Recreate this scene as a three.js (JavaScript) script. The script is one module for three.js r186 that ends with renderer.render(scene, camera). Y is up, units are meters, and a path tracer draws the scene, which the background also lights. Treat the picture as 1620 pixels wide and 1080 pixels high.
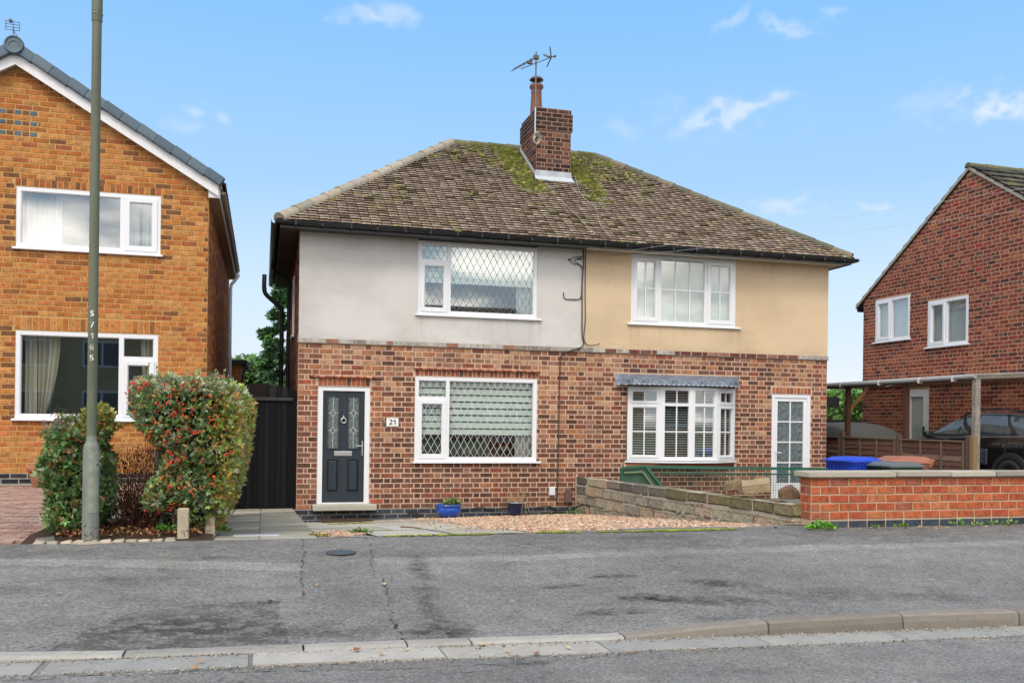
import * as THREE from 'three';
import { mergeGeometries, mergeVertices } from 'three/addons/utils/BufferGeometryUtils.js';
import { FontLoader } from 'three/addons/loaders/FontLoader.js';
import { TextGeometry } from 'three/addons/geometries/TextGeometry.js';
import { RoundedBoxGeometry } from 'three/addons/geometries/RoundedBoxGeometry.js';

// ---------------------------------------------------------------- camera, sky, sun, exposure
const scene = new THREE.Scene();
const renderer = new THREE.WebGLRenderer({ antialias: true });
renderer.toneMapping = THREE.LinearToneMapping;
renderer.toneMappingExposure = 1.0;
renderer.shadowMap.enabled = true;
renderer.shadowMap.type = THREE.PCFSoftShadowMap;

// x runs along the house front, y is up, z points from the front towards the street
const camera = new THREE.PerspectiveCamera(41.09, 1620 / 1080, 0.1, 400);
camera.position.set(-0.57, 1.14, 16.118);
camera.rotation.order = 'YXZ';
camera.rotation.set(0, -0.26684, 0.01301);
camera.setViewOffset(1620, 1080, 0, -123.5, 1620, 1080);   // rising lens: uprights stay parallel

const SUN = new THREE.Vector3(-0.30, 0.80, 0.62).normalize();
const SUN_STRENGTH = 1.5, SKY_STRENGTH = 1.0;
const VIEW = new THREE.Vector3(Math.sin(0.26684), 0, -Math.cos(0.26684));

function rng(seed) { let a = seed >>> 0; return () => { a = (a + 0x6d2b79f5) | 0; let t = Math.imul(a ^ (a >>> 15), 1 | a); t = (t + Math.imul(t ^ (t >>> 7), 61 | t)) ^ t; return ((t ^ (t >>> 14)) >>> 0) / 4294967296; }; }
const sm = (a, b, x) => { const t = Math.min(1, Math.max(0, (x - a) / (b - a))); return t * t * (3 - 2 * t); };
const lerp = (a, b, t) => a + (b - a) * t;
const clamp = (x, a, b) => Math.min(b, Math.max(a, x));
function hash2(x, y, s) { let h = Math.imul(x | 0, 374761393) ^ Math.imul(y | 0, 668265263) ^ Math.imul(s | 0, 2246822519); h = Math.imul(h ^ (h >>> 13), 1274126177); h = Math.imul(h ^ (h >>> 16), 2246822519); return ((h ^ (h >>> 15)) >>> 0) / 4294967296; }
function vnoise(x, y, s, per) {          // value noise, periodic when per is given
  const ix = Math.floor(x), iy = Math.floor(y), fx = x - ix, fy = y - iy, u = fx * fx * (3 - 2 * fx), v = fy * fy * (3 - 2 * fy);
  const w = per ? (k) => ((k % per) + per) % per : (k) => k;
  const a = hash2(w(ix), w(iy), s), b = hash2(w(ix + 1), w(iy), s), c = hash2(w(ix), w(iy + 1), s), d = hash2(w(ix + 1), w(iy + 1), s);
  return a + (b - a) * u + (c - a) * v + (a - b - c + d) * u * v;
}
function fbm(x, y, s, oct = 4, per = 0, gain = 0.5) { let f = 0, a = 1, n = 0; for (let i = 0; i < oct; i++) { f += a * vnoise(x, y, s + i * 17, per); n += a; a *= gain; x *= 2; y *= 2; per *= 2; } return f / n; }
function vnoise3(x, y, z, s) {
  const iz = Math.floor(z), fz = z - iz, w = fz * fz * (3 - 2 * fz);
  return lerp(vnoise(x, y, s + iz * 101), vnoise(x, y, s + (iz + 1) * 101), w);
}

// sky: clear blue with a pale horizon and a few wisps ahead, broken bright cloud overhead and behind
const skyTex = (() => {
  const W = 4096, H = 2048, data = new Float32Array(W * H * 4), deg = 180 / Math.PI;
  const stops = [[-90, [.55, .6, .62]], [-1, [.9, .95, 1.0]], [1.5, [.9, .96, 1.02]], [4, [.78, .9, 1.03]], [8, [.66, .85, 1.04]], [14, [.42, .69, 1.03]], [24, [.265, .575, 1.02]], [42, [.30, .54, .92]], [90, [.40, .58, .88]]];
  // wisps: [azimuth from the view in degrees, elevation, half width, half height, strength, tilt]
  const wisps = [[-8.6, 23.6, 2.3, .8, .55, .05], [13.4, 18.4, 2.9, 1.2, .75, .22], [12, 18, 5, 1.6, .22, .1], [28.4, 17.2, 3.6, .9, .95, .05], [24.5, 17.6, 2, .9, .25, .1], [16.8, 22.6, 1.5, .9, .55, -.2], [13.2, 23.2, 1.3, .7, .42, .5], [19.3, 23.0, 1.1, .6, .4, .1], [16.4, 12.8, 2.2, .7, .5, 0], [21.5, 12.6, 1.4, .45, .42, 0], [-19.6, 17.6, .9, .45, .4, 0], [-17.8, 17.4, .8, .4, .45, 0], [-20.3, 16.7, 1.2, .5, .25, 0], [6.5, 17.6, 1.6, .6, .25, 0]];
  for (let j = 0; j < H; j++) {
    const el = ((j + 0.5) / H - 0.5) * Math.PI, ed = el * deg, ce = Math.cos(el), se = Math.sin(el);
    let k = 0; while (k < stops.length - 2 && ed > stops[k + 1][0]) k++;
    const t = clamp((ed - stops[k][0]) / (stops[k + 1][0] - stops[k][0]), 0, 1);
    const base = [0, 1, 2].map((c) => lerp(stops[k][1][c], stops[k + 1][1][c], t));
    for (let i = 0; i < W; i++) {
      const round = ((i + 0.5) / W - 0.5) * 2 * Math.PI, x = Math.cos(round) * ce, z = Math.sin(round) * ce;
      const o = (j * W + i) * 4; let r = base[0], g = base[1], b = base[2];
      if (se > 0) {
        const front = (x * VIEW.x + z * VIEW.z) / Math.max(ce, 1e-4), back = 1 - sm(-0.35, 0.72, front);
        const q = 1 / (se + 0.22), px = x * q * 1.5, pz = z * q * 1.5;
        const n = fbm(px + 108.6, pz + 55.5, 5, 6), n2 = fbm(px * 2.3, pz * 2.3, 91, 4);
        const over = Math.max(back, sm(0.55, 0.9, se) * 0.9);
        const th = lerp(0.92, 0.36, over), m = sm(th, th + 0.13, n * 0.8 + n2 * 0.2) * over;
        const lit = lerp(1.25, 2.85, sm(0.3, 0.75, n2)) * (0.85 + 0.5 * sm(0.2, 0.95, x * SUN.x + se * SUN.y + z * SUN.z));
        r = lerp(r, lit * 1.03, m); g = lerp(g, lit * .985, m); b = lerp(b, lit * .93, m);
        if (front > 0.6 && ed < 40) {
          const az = Math.atan2(x * Math.cos(0.26684) + z * Math.sin(0.26684), front * ce) * deg;
          let w = 0;
          for (const [a, e, ha, he, s, tilt] of wisps) {
            const wx = fbm(az * 0.8, ed * 1.1, 33, 5) - 0.5, wy = fbm(az * 0.8 + 31, ed * 1.1, 37, 5) - 0.5; if (Math.abs(az - a) > ha * 2.4 + 1 || Math.abs(ed - e) > he * 2.6 + 1.5) continue;
            const da = az - a + wx * ha * 1.9, de = ed - e - da * tilt + wy * he * 2.2;
            const d = Math.hypot(da / ha, de / he), q = fbm(az * 1.3 + 9 + wy * 3, ed * 2.6 + wx * 3, 51, 6);
            w = Math.max(w, s * sm(1.25, 0.05, d) * sm(0.22, 0.72, q + 0.22 * sm(1, 0, d)));
          }
          w *= .78; r = lerp(r, .90, w); g = lerp(g, .95, w); b = lerp(b, 1.03, w);
        }
      }
      data[o] = r; data[o + 1] = g; data[o + 2] = b; data[o + 3] = 1;
    }
  }
  const t = new THREE.DataTexture(data, W, H, THREE.RGBAFormat, THREE.FloatType);
  t.mapping = THREE.EquirectangularReflectionMapping; t.magFilter = THREE.LinearFilter; t.minFilter = THREE.LinearFilter; t.wrapS = THREE.RepeatWrapping; t.needsUpdate = true;
  return t;
})();
scene.background = skyTex; scene.environment = skyTex;
scene.backgroundIntensity = SKY_STRENGTH; scene.environmentIntensity = SKY_STRENGTH;
const sun = new THREE.DirectionalLight(new THREE.Color().setRGB(1.0, 0.93, 0.80), SUN_STRENGTH);
sun.position.copy(SUN).multiplyScalar(60); sun.target.position.set(3, 1, 3);
sun.castShadow = true; sun.shadow.radius = 24; sun.shadow.mapSize.set(4096, 4096);
Object.assign(sun.shadow.camera, { left: -22, right: 22, top: 22, bottom: -22, near: 1, far: 140 });
scene.add(sun, sun.target);

// ---------------------------------------------------------------- helpers
const V3 = (x, y, z) => new THREE.Vector3(x, y, z);
const taken = new Map();
function numbered(name) { const k = taken.get(name) ?? 0; taken.set(name, k + 1); return k ? name + '_' + String(k).padStart(3, '0') : name; }
function tag(o, label, category, group, kind) { if (label) o.userData.label = label; if (category) o.userData.category = category; if (group) o.userData.group = group; if (kind) o.userData.kind = kind; return o; }
function thing(name, label, category, pos = [0, 0, 0], turn = 0, group) { const o = new THREE.Group(); o.name = numbered(name); o.position.set(...pos); o.rotation.y = turn; scene.add(o); return tag(o, label, category, group); }
function grp(name, parent) { const o = new THREE.Group(); o.name = name; parent.add(o); return o; }
function put(name, geo, m, parent) { const o = new THREE.Mesh(geo, m); o.name = parent === scene ? numbered(name) : name; o.castShadow = o.receiveShadow = true; parent.add(o); return o; }

class MB {
  constructor() { this.p = []; this.n = []; this.u = []; this.c = []; this.i = []; this.k = 0; }
  vert(x, y, z, nx, ny, nz, col, u, v) {
    this.p.push(x, y, z); this.n.push(nx, ny, nz);
    if (u === undefined) { const ax = Math.abs(nx), ay = Math.abs(ny), az = Math.abs(nz); if (ay >= ax && ay >= az) { u = x; v = z; } else if (ax >= az) { u = z; v = y; } else { u = x; v = y; } }
    this.u.push(u, v); this.c.push(col[0], col[1], col[2]); return this.k++;
  }
  quad(a, b, c, d, col = [1, 1, 1]) {
    const ux = b[0] - a[0], uy = b[1] - a[1], uz = b[2] - a[2], vx = d[0] - a[0], vy = d[1] - a[1], vz = d[2] - a[2];
    let nx = uy * vz - uz * vy, ny = uz * vx - ux * vz, nz = ux * vy - uy * vx; const l = Math.hypot(nx, ny, nz) || 1; nx /= l; ny /= l; nz /= l;
    const q = [a, b, c, d].map((p) => this.vert(p[0], p[1], p[2], nx, ny, nz, col));
    this.i.push(q[0], q[1], q[2], q[0], q[2], q[3]); return this;
  }
  tri(a, b, c, col = [1, 1, 1]) { const n = V3(...b).sub(V3(...a)).cross(V3(...c).sub(V3(...a))).normalize(); const q = [a, b, c].map((p) => this.vert(p[0], p[1], p[2], n.x, n.y, n.z, col)); this.i.push(...q); return this; }
  hexa(P, col) {   // eight corners: bottom 0-3 counter-clockwise from above, top 4-7
    this.quad(P[3], P[2], P[1], P[0], col); this.quad(P[4], P[5], P[6], P[7], col);
    for (let k = 0; k < 4; k++) { const m = (k + 1) % 4; this.quad(P[k], P[m], P[m + 4], P[k + 4], col); } return this;
  }
  box(x0, y0, z0, x1, y1, z1, col = [1, 1, 1]) { return this.hexa([[x0, y0, z1], [x1, y0, z1], [x1, y0, z0], [x0, y0, z0], [x0, y1, z1], [x1, y1, z1], [x1, y1, z0], [x0, y1, z0]], col); }
  bar(a, b, w, h, up = [0, 1, 0], col = [1, 1, 1]) {   // a rectangular bar from a to b, w across, h along up
    const A = V3(...a), B = V3(...b), d = B.clone().sub(A).normalize(), s = d.clone().cross(V3(...up)).normalize(), t = s.clone().cross(d).normalize();
    const c = (P, i, j) => P.clone().addScaledVector(s, i * w / 2).addScaledVector(t, j * h / 2).toArray();
    return this.hexa([c(A, -1, -1), c(A, 1, -1), c(B, 1, -1), c(B, -1, -1), c(A, -1, 1), c(A, 1, 1), c(B, 1, 1), c(B, -1, 1)], col);
  }
  geo(g, m, col = [1, 1, 1]) {
    const G = m ? g.clone().applyMatrix4(m) : g, P = G.attributes.position, N = G.attributes.normal, U = G.attributes.uv, C = G.attributes.color, k0 = this.k;
    for (let i = 0; i < P.count; i++) this.vert(P.getX(i), P.getY(i), P.getZ(i), N.getX(i), N.getY(i), N.getZ(i), C ? [col[0] * C.getX(i), col[1] * C.getY(i), col[2] * C.getZ(i)] : col, U ? U.getX(i) : 0, U ? U.getY(i) : 0);
    if (G.index) for (let i = 0; i < G.index.count; i++) this.i.push(k0 + G.index.getX(i)); else for (let i = 0; i < P.count; i++) this.i.push(k0 + i);
    return this;
  }
  tube(pts, r, seg = 6, col, steps) { const c = new THREE.CatmullRomCurve3(pts.map((p) => V3(...p))); return this.geo(new THREE.TubeGeometry(c, steps ?? Math.max(2, (pts.length - 1) * 5), r, seg, false), null, col); }
  rod(a, b, r0, r1 = r0, seg = 8, col) { const A = V3(...a), B = V3(...b), L = A.distanceTo(B); const g = new THREE.CylinderGeometry(r1, r0, L, seg, 1); const q = new THREE.Quaternion().setFromUnitVectors(V3(0, 1, 0), B.clone().sub(A).normalize()); return this.geo(g, new THREE.Matrix4().compose(A.add(B).multiplyScalar(.5), q, V3(1, 1, 1)), col); }
  get empty() { return this.k === 0; }
  geometry() {
    const g = new THREE.BufferGeometry();
    g.setAttribute('position', new THREE.Float32BufferAttribute(this.p, 3)); g.setAttribute('normal', new THREE.Float32BufferAttribute(this.n, 3));
    g.setAttribute('uv', new THREE.Float32BufferAttribute(this.u, 2)); g.setAttribute('color', new THREE.Float32BufferAttribute(this.c, 3));
    g.setIndex(this.i); return g;
  }
  build(name, m, parent) { return put(name, this.geometry(), m, parent); }
}
const box = (...a) => new MB().box(...a);
// a box with chamfered edges, centred on the origin, slightly irregular when rnd is given
function chamferBox(w, h, d, c, rnd, jit = 0) {
  const g = new RoundedBoxGeometry(w, h, d, 1, c), P = g.attributes.position, U = g.attributes.uv, N = g.attributes.normal;
  const key = new Map();
  for (let i = 0; i < P.count; i++) {
    const k = [P.getX(i), P.getY(i), P.getZ(i)].map((x) => x.toFixed(4)).join();
    if (jit) { if (!key.has(k)) key.set(k, [rnd() - .5, rnd() - .5, rnd() - .5]); const j = key.get(k); P.setXYZ(i, P.getX(i) + j[0] * jit, P.getY(i) + j[1] * jit, P.getZ(i) + j[2] * jit); }
    const ax = Math.abs(N.getX(i)), ay = Math.abs(N.getY(i)), az = Math.abs(N.getZ(i)), x = P.getX(i), y = P.getY(i), z = P.getZ(i);
    if (ay >= ax && ay >= az) U.setXY(i, x, z); else if (ax >= az) U.setXY(i, z, y); else U.setXY(i, x, y);
  }
  g.deleteAttribute('tangent'); return g;
}

// ---------------------------------------------------------------- textures (uv in metres) and materials
function dataTex(w, h, f, srgb = false) {
  const d = new Uint8Array(w * h * 4);
  for (let y = 0; y < h; y++) for (let x = 0; x < w; x++) { const c = f(x, y), o = (y * w + x) * 4; if (typeof c === 'number') { d[o] = d[o + 1] = d[o + 2] = clamp(c * 255, 0, 255); } else { d[o] = clamp(c[0] * 255, 0, 255); d[o + 1] = clamp(c[1] * 255, 0, 255); d[o + 2] = clamp(c[2] * 255, 0, 255); } d[o + 3] = 255; }
  const t = new THREE.DataTexture(d, w, h, THREE.RGBAFormat); t.wrapS = t.wrapT = THREE.RepeatWrapping; t.magFilter = THREE.LinearFilter; t.minFilter = THREE.LinearMipmapLinearFilter; t.generateMipmaps = true;
  if (srgb) t.colorSpace = THREE.SRGBColorSpace; t.needsUpdate = true; return t;
}
const scaled = (t, m) => { const c = t.clone(); c.repeat.set(1 / m, 1 / m); c.needsUpdate = true; return c; };
const tBrick = dataTex(512, 512, (x, y) => { const a = fbm(x / 64, y / 64, 3, 3, 8), b = fbm(x / 9.14, y / 9.14, 7, 3, 56), s = hash2(x >> 1, y >> 1, 9); const d = fbm(x / 20, y / 20, 19, 3, 0); return .64 + .34 * a + .50 * (b - .5) - .34 * sm(.60, .78, fbm(x / 23.27, y / 23.27, 19, 3, 22)) - (s > .965 ? .2 : 0) + (s < .02 ? .12 : 0) + 0 * d; });
const tStain = dataTex(512, 512, (x, y) => { const a = fbm(x / 64, y / 64, 83, 6, 8), b = fbm(x / 16, y / 21.33, 89, 5, 32); return .52 + .62 * (a - .2) - .34 * sm(.5, .72, b) + .26 * (fbm(x / 5.12, y / 5.12, 97, 3, 100) - .5); });
const tConc = dataTex(512, 512, (x, y) => .76 + .22 * fbm(x / 128, y / 128, 123, 5, 4) + .22 * (fbm(x / 5.12, y / 5.12, 127, 3, 100) - .5) + .16 * (hash2(x >> 1, y >> 1, 131) - .5) - .14 * sm(.6, .8, fbm(x / 32, y / 32, 129, 4, 16)));
const tSoft = dataTex(512, 512, (x, y) => .90 + .10 * fbm(x / 64, y / 64, 53, 5, 8) + .05 * (fbm(x / 8, y / 8, 57, 3, 64) - .5));
const tSpeck = dataTex(512, 512, (x, y) => .68 + .26 * fbm(x / 32, y / 32, 13, 4, 16) + .34 * (fbm(x / 4, y / 4, 4, 2, 128) - .5) + .12 * (hash2(x, y, 4) - .5));
const tBlotch = dataTex(512, 512, (x, y) => { const a = fbm(x / 128, y / 128, 23, 6, 4); return .80 + .2 * sm(.3, .7, a) - .10 * sm(.62, .8, fbm(x / 32, y / 64, 29, 4, 16)) + .16 * (fbm(x / 5.12, y / 5.12, 31, 3, 100) - .5); });
const tWood = dataTex(256, 256, (x, y) => { const a = fbm(x / 5.12, y / 85.33, 43, 4, 50), b = fbm(x / 32, y / 64, 47, 3, 8); return .5 + .42 * a + .22 * (b - .5); });
const tFine = dataTex(512, 512, (x, y) => .5 * hash2(x, y, 77) + .5 * fbm(x / 4, y / 4, 71, 2, 128));
const tLump = dataTex(256, 256, (x, y) => fbm(x / 16, y / 16, 61, 5, 16));
function mat(c, rough = .9, o = {}) {
  const { map, size = 1, bump, bumpSize = .25, bumpScale = .002, ...rest } = o, M = rest.transmission || rest.clearcoat || rest.sheen || rest.ior ? THREE.MeshPhysicalMaterial : THREE.MeshStandardMaterial;
  const m = new M({ roughness: rough, ...rest }); if (rough >= .9 && m.isMeshStandardMaterial && !m.isMeshPhysicalMaterial && !rest.metalness) return mat(c, rough, { ...o, specularIntensity: .35, ior: 1.5 }); m.color.setRGB(...c);
  if (map) m.map = scaled(map, size);
  if (bump) { m.bumpMap = scaled(bump, bumpSize); m.bumpScale = bumpScale; }
  m.side = THREE.DoubleSide; return m;
}
const M = {
  upvc: mat([.69, .70, .735], .35), upvcOld: mat([.70, .69, .68], .45, { map: tBlotch, size: 1.3 }),
  glass: mat([.96, .98, .97], .02, { transmission: 1, thickness: 0, ior: 2.3 }),
  frosted: mat([.8, .86, .84], .35, { transmission: .8, thickness: 0, ior: 1.6 }),
  lead: mat([.24, .25, .25], .5, { metalness: .3 }), leadPale: mat([.50, .52, .52], .4),
  black: mat([.012, .013, .016], .32), blackMatt: mat([.02, .02, .02], .7),
  soffitDark: mat([.06, .05, .045], .7), soffitPale: mat([.62, .56, .47], .7),
  roomDark: mat([.035, .035, .038], .9), roomGrey: mat([.2, .22, .24], .9), roomMid: mat([.10, .105, .11], .9),
  blind: mat([.80, .87, .83], .8), blindPale: mat([.40, .49, .485], .8), blindWhite: mat([.74, .76, .74], .7),
  curtain: mat([.52, .53, .51], .9), curtainCream: mat([.58, .56, .44], .9),
  steel: mat([.55, .56, .58], .28, { metalness: .9 }), galv: mat([.35, .36, .37], .45, { metalness: .6 }),
};
// ---------------------------------------------------------------- brickwork: every brick a frustum standing proud of the mortar
const FRONT = { U: V3(1, 0, 0), N: V3(0, 0, 1) }, LEFTSIDE = { U: V3(0, 0, 1), N: V3(-1, 0, 0) }, RIGHTSIDE = { U: V3(0, 0, -1), N: V3(1, 0, 0) };
const UPV = V3(0, 1, 0);
const brickGeos = new Map();
function brickGeo(w, h, p, variant) {
  const key = [w.toFixed(3), h.toFixed(3), p, variant].join();
  if (!brickGeos.has(key)) {
    const b = new MB(); brickInto(b, -w / 2, -h / 2, w / 2, h / 2, p, (x, y, z) => [x, y, z], [1, 1, 1], variant);
    const g = b.geometry(), U = g.attributes.uv; for (let i = 0; i < U.count; i++) U.setXY(i, U.getX(i) + variant * .371, U.getY(i) + variant * .713);
    brickGeos.set(key, g);
  }
  return brickGeos.get(key);
}
function brickInto(b, u0, v0, u1, v1, p, P, col, seed) {
  const c = Math.min(.006, (u1 - u0) * .2), j = (k) => (hash2(seed, k, 5) - .5) * .004, B = -.004;
  const f = [P(u0 + c + j(1), v0 + c + j(2), p), P(u1 - c + j(3), v0 + c + j(4), p), P(u1 - c + j(5), v1 - c + j(6), p), P(u0 + c + j(7), v1 - c + j(8), p)];
  const k = [P(u0, v0, B), P(u1, v0, B), P(u1, v1, B), P(u0, v1, B)];
  b.quad(f[0], f[1], f[2], f[3], col); for (let i = 0; i < 4; i++) { const m = (i + 1) % 4; b.quad(k[i], k[m], f[m], f[i], col); }
}
const cutRow = (spans, a, b) => spans.flatMap(([p, q]) => (b <= p || a >= q ? [[p, q]] : [...(a > p ? [[p, a]] : []), ...(b < q ? [[b, q]] : [])]));
const camPos = camera.position;
const camM = (() => { camera.updateMatrixWorld(true); return new THREE.Matrix4().copy(camera.matrixWorld).invert(); })();
// o: O origin, face {U,N}, v0, rows, ch (course), S, H, j (joint), bond, range(v)->[[a,b]], holes [[u0,v0,u1,v1]], pal [[r,g,b]...], pick(rnd,u,v,len,row), proud, singles, see(P), extra [[u0,v0,u1,v1,pal]]
function brickwork(o, parent, seed) {
  const R = rng(seed), { U, N } = o.face, list = [], { S, H, j, ch } = o, bh = ch - j;
  for (let r = 0; r < o.rows; r++) {
    const a = o.v0 + r * ch + j / 2, mid = a + bh / 2;
    let spans = o.range(mid);
    const uMin = o.uStart ?? spans[0]?.[0] ?? 0, uMax = Math.max(...spans.map((s) => s[1]), uMin);
    for (const h of o.holes ?? []) if (Math.min(a + bh, h[3]) - Math.max(a, h[1]) > .38 * bh) spans = cutRow(spans, h[0], h[2]);
    const cuts = []; let u = uMin;
    if (o.bond === 'flemish') { if (r % 2) { cuts.push([u, u + H]); u += H + j; cuts.push([u, u + H / 2 - j / 2]); u += H / 2 + j / 2; } let s = 1; while (u < uMax) { const L = s ? S : H; cuts.push([u, u + L]); u += L + j; s = 1 - s; } }
    else if (o.bond === 'garden' && r % 4 === 1) { u -= H / 2; while (u < uMax) { cuts.push([u, u + H]); u += H + j; } }
    else { if (r % 2) u -= (S + j) / 2; if (o.drift) u -= o.drift * ((r * 7) % 3) / 3; while (u < uMax) { cuts.push([u, u + S]); u += S + j; } }
    for (const [p, q] of cuts) for (const [x, y] of spans) {
      const c0 = Math.max(p, x + .003), c1 = Math.min(q, y - .003); if (c1 - c0 < .028) continue;
      list.push({ u0: c0, u1: c1, v0: a, v1: a + bh, full: c0 === p && c1 === q, pi: o.pick(R, (c0 + c1) / 2, mid, c1 - c0, r), id: list.length });
    }
  }
  for (const [u0, v0, u1, v1, pi] of o.extra ?? []) list.push({ u0, v0, u1, v1, full: true, pi: pi ?? o.pick(R, (u0 + u1) / 2, (v0 + v1) / 2, u1 - u0, 0), id: list.length });
  const world = (u, v, n) => [o.O.x + U.x * u + N.x * n, o.O.y + v, o.O.z + U.z * u + N.z * n];
  const size = (b) => { const p = V3(...world((b.u0 + b.u1) / 2, (b.v0 + b.v1) / 2, 0)); if (o.see && !o.see(p)) return -1; const c = p.clone().applyMatrix4(camM), z = -c.z; if (z < 1) return -1; const sx = c.x / z * 1440.9 + 810, sy = 663.5 - c.y / z * 1440.9; if (sx < 4 || sx > 1616 || sy < 4 || sy > 1076) return -1; return (b.u1 - b.u0) * Math.abs(N.dot(V3().subVectors(camPos, p).normalize())) / z; };
  const ranked = list.filter((b) => b.full).map((b) => [size(b), b]).filter((x) => x[0] > 0).sort((x, y) => y[0] - x[0] || x[1].id - y[1].id).slice(0, o.singles ?? 0);
  const single = new Set(ranked.map((x) => x[1]));
  const mats = o.mats, rest = new MB(), q = new THREE.Quaternion().setFromRotationMatrix(new THREE.Matrix4().makeBasis(U, UPV, N)), p0 = o.proud ?? .006;
  for (const b of list) {
    const w = b.u1 - b.u0, h = b.v1 - b.v0, pr = p0 + (hash2(b.id, 3, seed) - .5) * .003;
    if (single.has(b)) {
      const vr = b.id % 4, m = put('brick', brickGeo(w, h, p0 + (vr - 1.5) * .0009, vr), mats[b.pi], parent);
      m.position.set(...world(b.u0 + w / 2, b.v0 + h / 2, 0)); m.quaternion.copy(q); if (o.local) m.position.sub(o.local);
    } else {
      const f = .88 + .24 * hash2(b.id, 1, seed), c = mats[b.pi].color, jit = [c.r * f, c.g * f, c.b * f];
      brickInto(rest, b.u0, b.v0, b.u1, b.v1, pr, (u, v, n) => { const k = world(u, v, n); return o.local ? [k[0] - o.local.x, k[1] - o.local.y, k[2] - o.local.z] : k; }, jit, b.id);
    }
  }
  if (!rest.empty) { const m = rest.build(single.size ? 'brickwork' : 'brickwork', o.restMat, parent); m.userData.kind = 'stuff'; }
  return single.size;
}
const brickMats = (pal) => pal.map((c) => mat(c, .92, { map: tBrick, size: .55, bump: tFine, bumpSize: .3, bumpScale: .0015 }));
const brickRest = mat([1, 1, 1], .92, { map: tBrick, size: .55, bump: tFine, bumpSize: .3, bumpScale: .0015, vertexColors: true });
const weighted = (w) => { const s = w.reduce((a, b) => a + b, 0); return (x) => { x *= s; for (let i = 0; i < w.length; i++) { x -= w[i]; if (x < 0) return i; } return w.length - 1; }; };
// a flat wall with openings: outline and holes in (u, v), thickness going inwards
function wallShape(outline, holes, depth) {
  const s = new THREE.Shape(outline.map(([a, b]) => new THREE.Vector2(a, b)));
  for (const [a, b, c, d] of holes) s.holes.push(new THREE.Path([[a, b], [a, d], [c, d], [c, b]].map(([x, y]) => new THREE.Vector2(x, y))));
  const g = new THREE.ExtrudeGeometry(s, { depth, bevelEnabled: false }); g.translate(0, 0, -depth); return g;
}
const onFace = (geo, O, { U, N }) => geo.applyMatrix4(new THREE.Matrix4().makeBasis(U, UPV, N).setPosition(O));

// ---------------------------------------------------------------- roof tiles: each a cambered slab lapping the one below
const tileGeos = new Map();
function tileGeo(w, L, t, g, variant, tail) {
  const key = [w, L, t, g, variant, tail].join();
  if (!tileGeos.has(key)) { const b = new MB(); tileInto(b, (x, y, z) => [x, y, z], w, L, t, g, variant, [1, 1, 1], tail); tileGeos.set(key, b.geometry()); }
  return tileGeos.get(key);
}
function tileInto(b, P, w, L, t, g, id, col, tail) {
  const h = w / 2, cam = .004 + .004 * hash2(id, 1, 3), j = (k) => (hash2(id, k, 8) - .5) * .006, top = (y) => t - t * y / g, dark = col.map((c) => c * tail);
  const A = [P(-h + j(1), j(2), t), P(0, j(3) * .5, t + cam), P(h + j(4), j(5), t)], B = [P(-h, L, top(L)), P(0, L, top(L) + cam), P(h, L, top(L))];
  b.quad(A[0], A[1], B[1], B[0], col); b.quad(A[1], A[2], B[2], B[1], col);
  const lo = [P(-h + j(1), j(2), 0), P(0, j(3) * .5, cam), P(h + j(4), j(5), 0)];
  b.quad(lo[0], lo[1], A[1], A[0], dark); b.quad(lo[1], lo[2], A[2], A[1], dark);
  b.quad(P(-h, L, top(L) - t), lo[0], A[0], B[0], dark); b.quad(lo[2], P(h, L, top(L) - t), B[2], A[2], dark);
}
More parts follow.
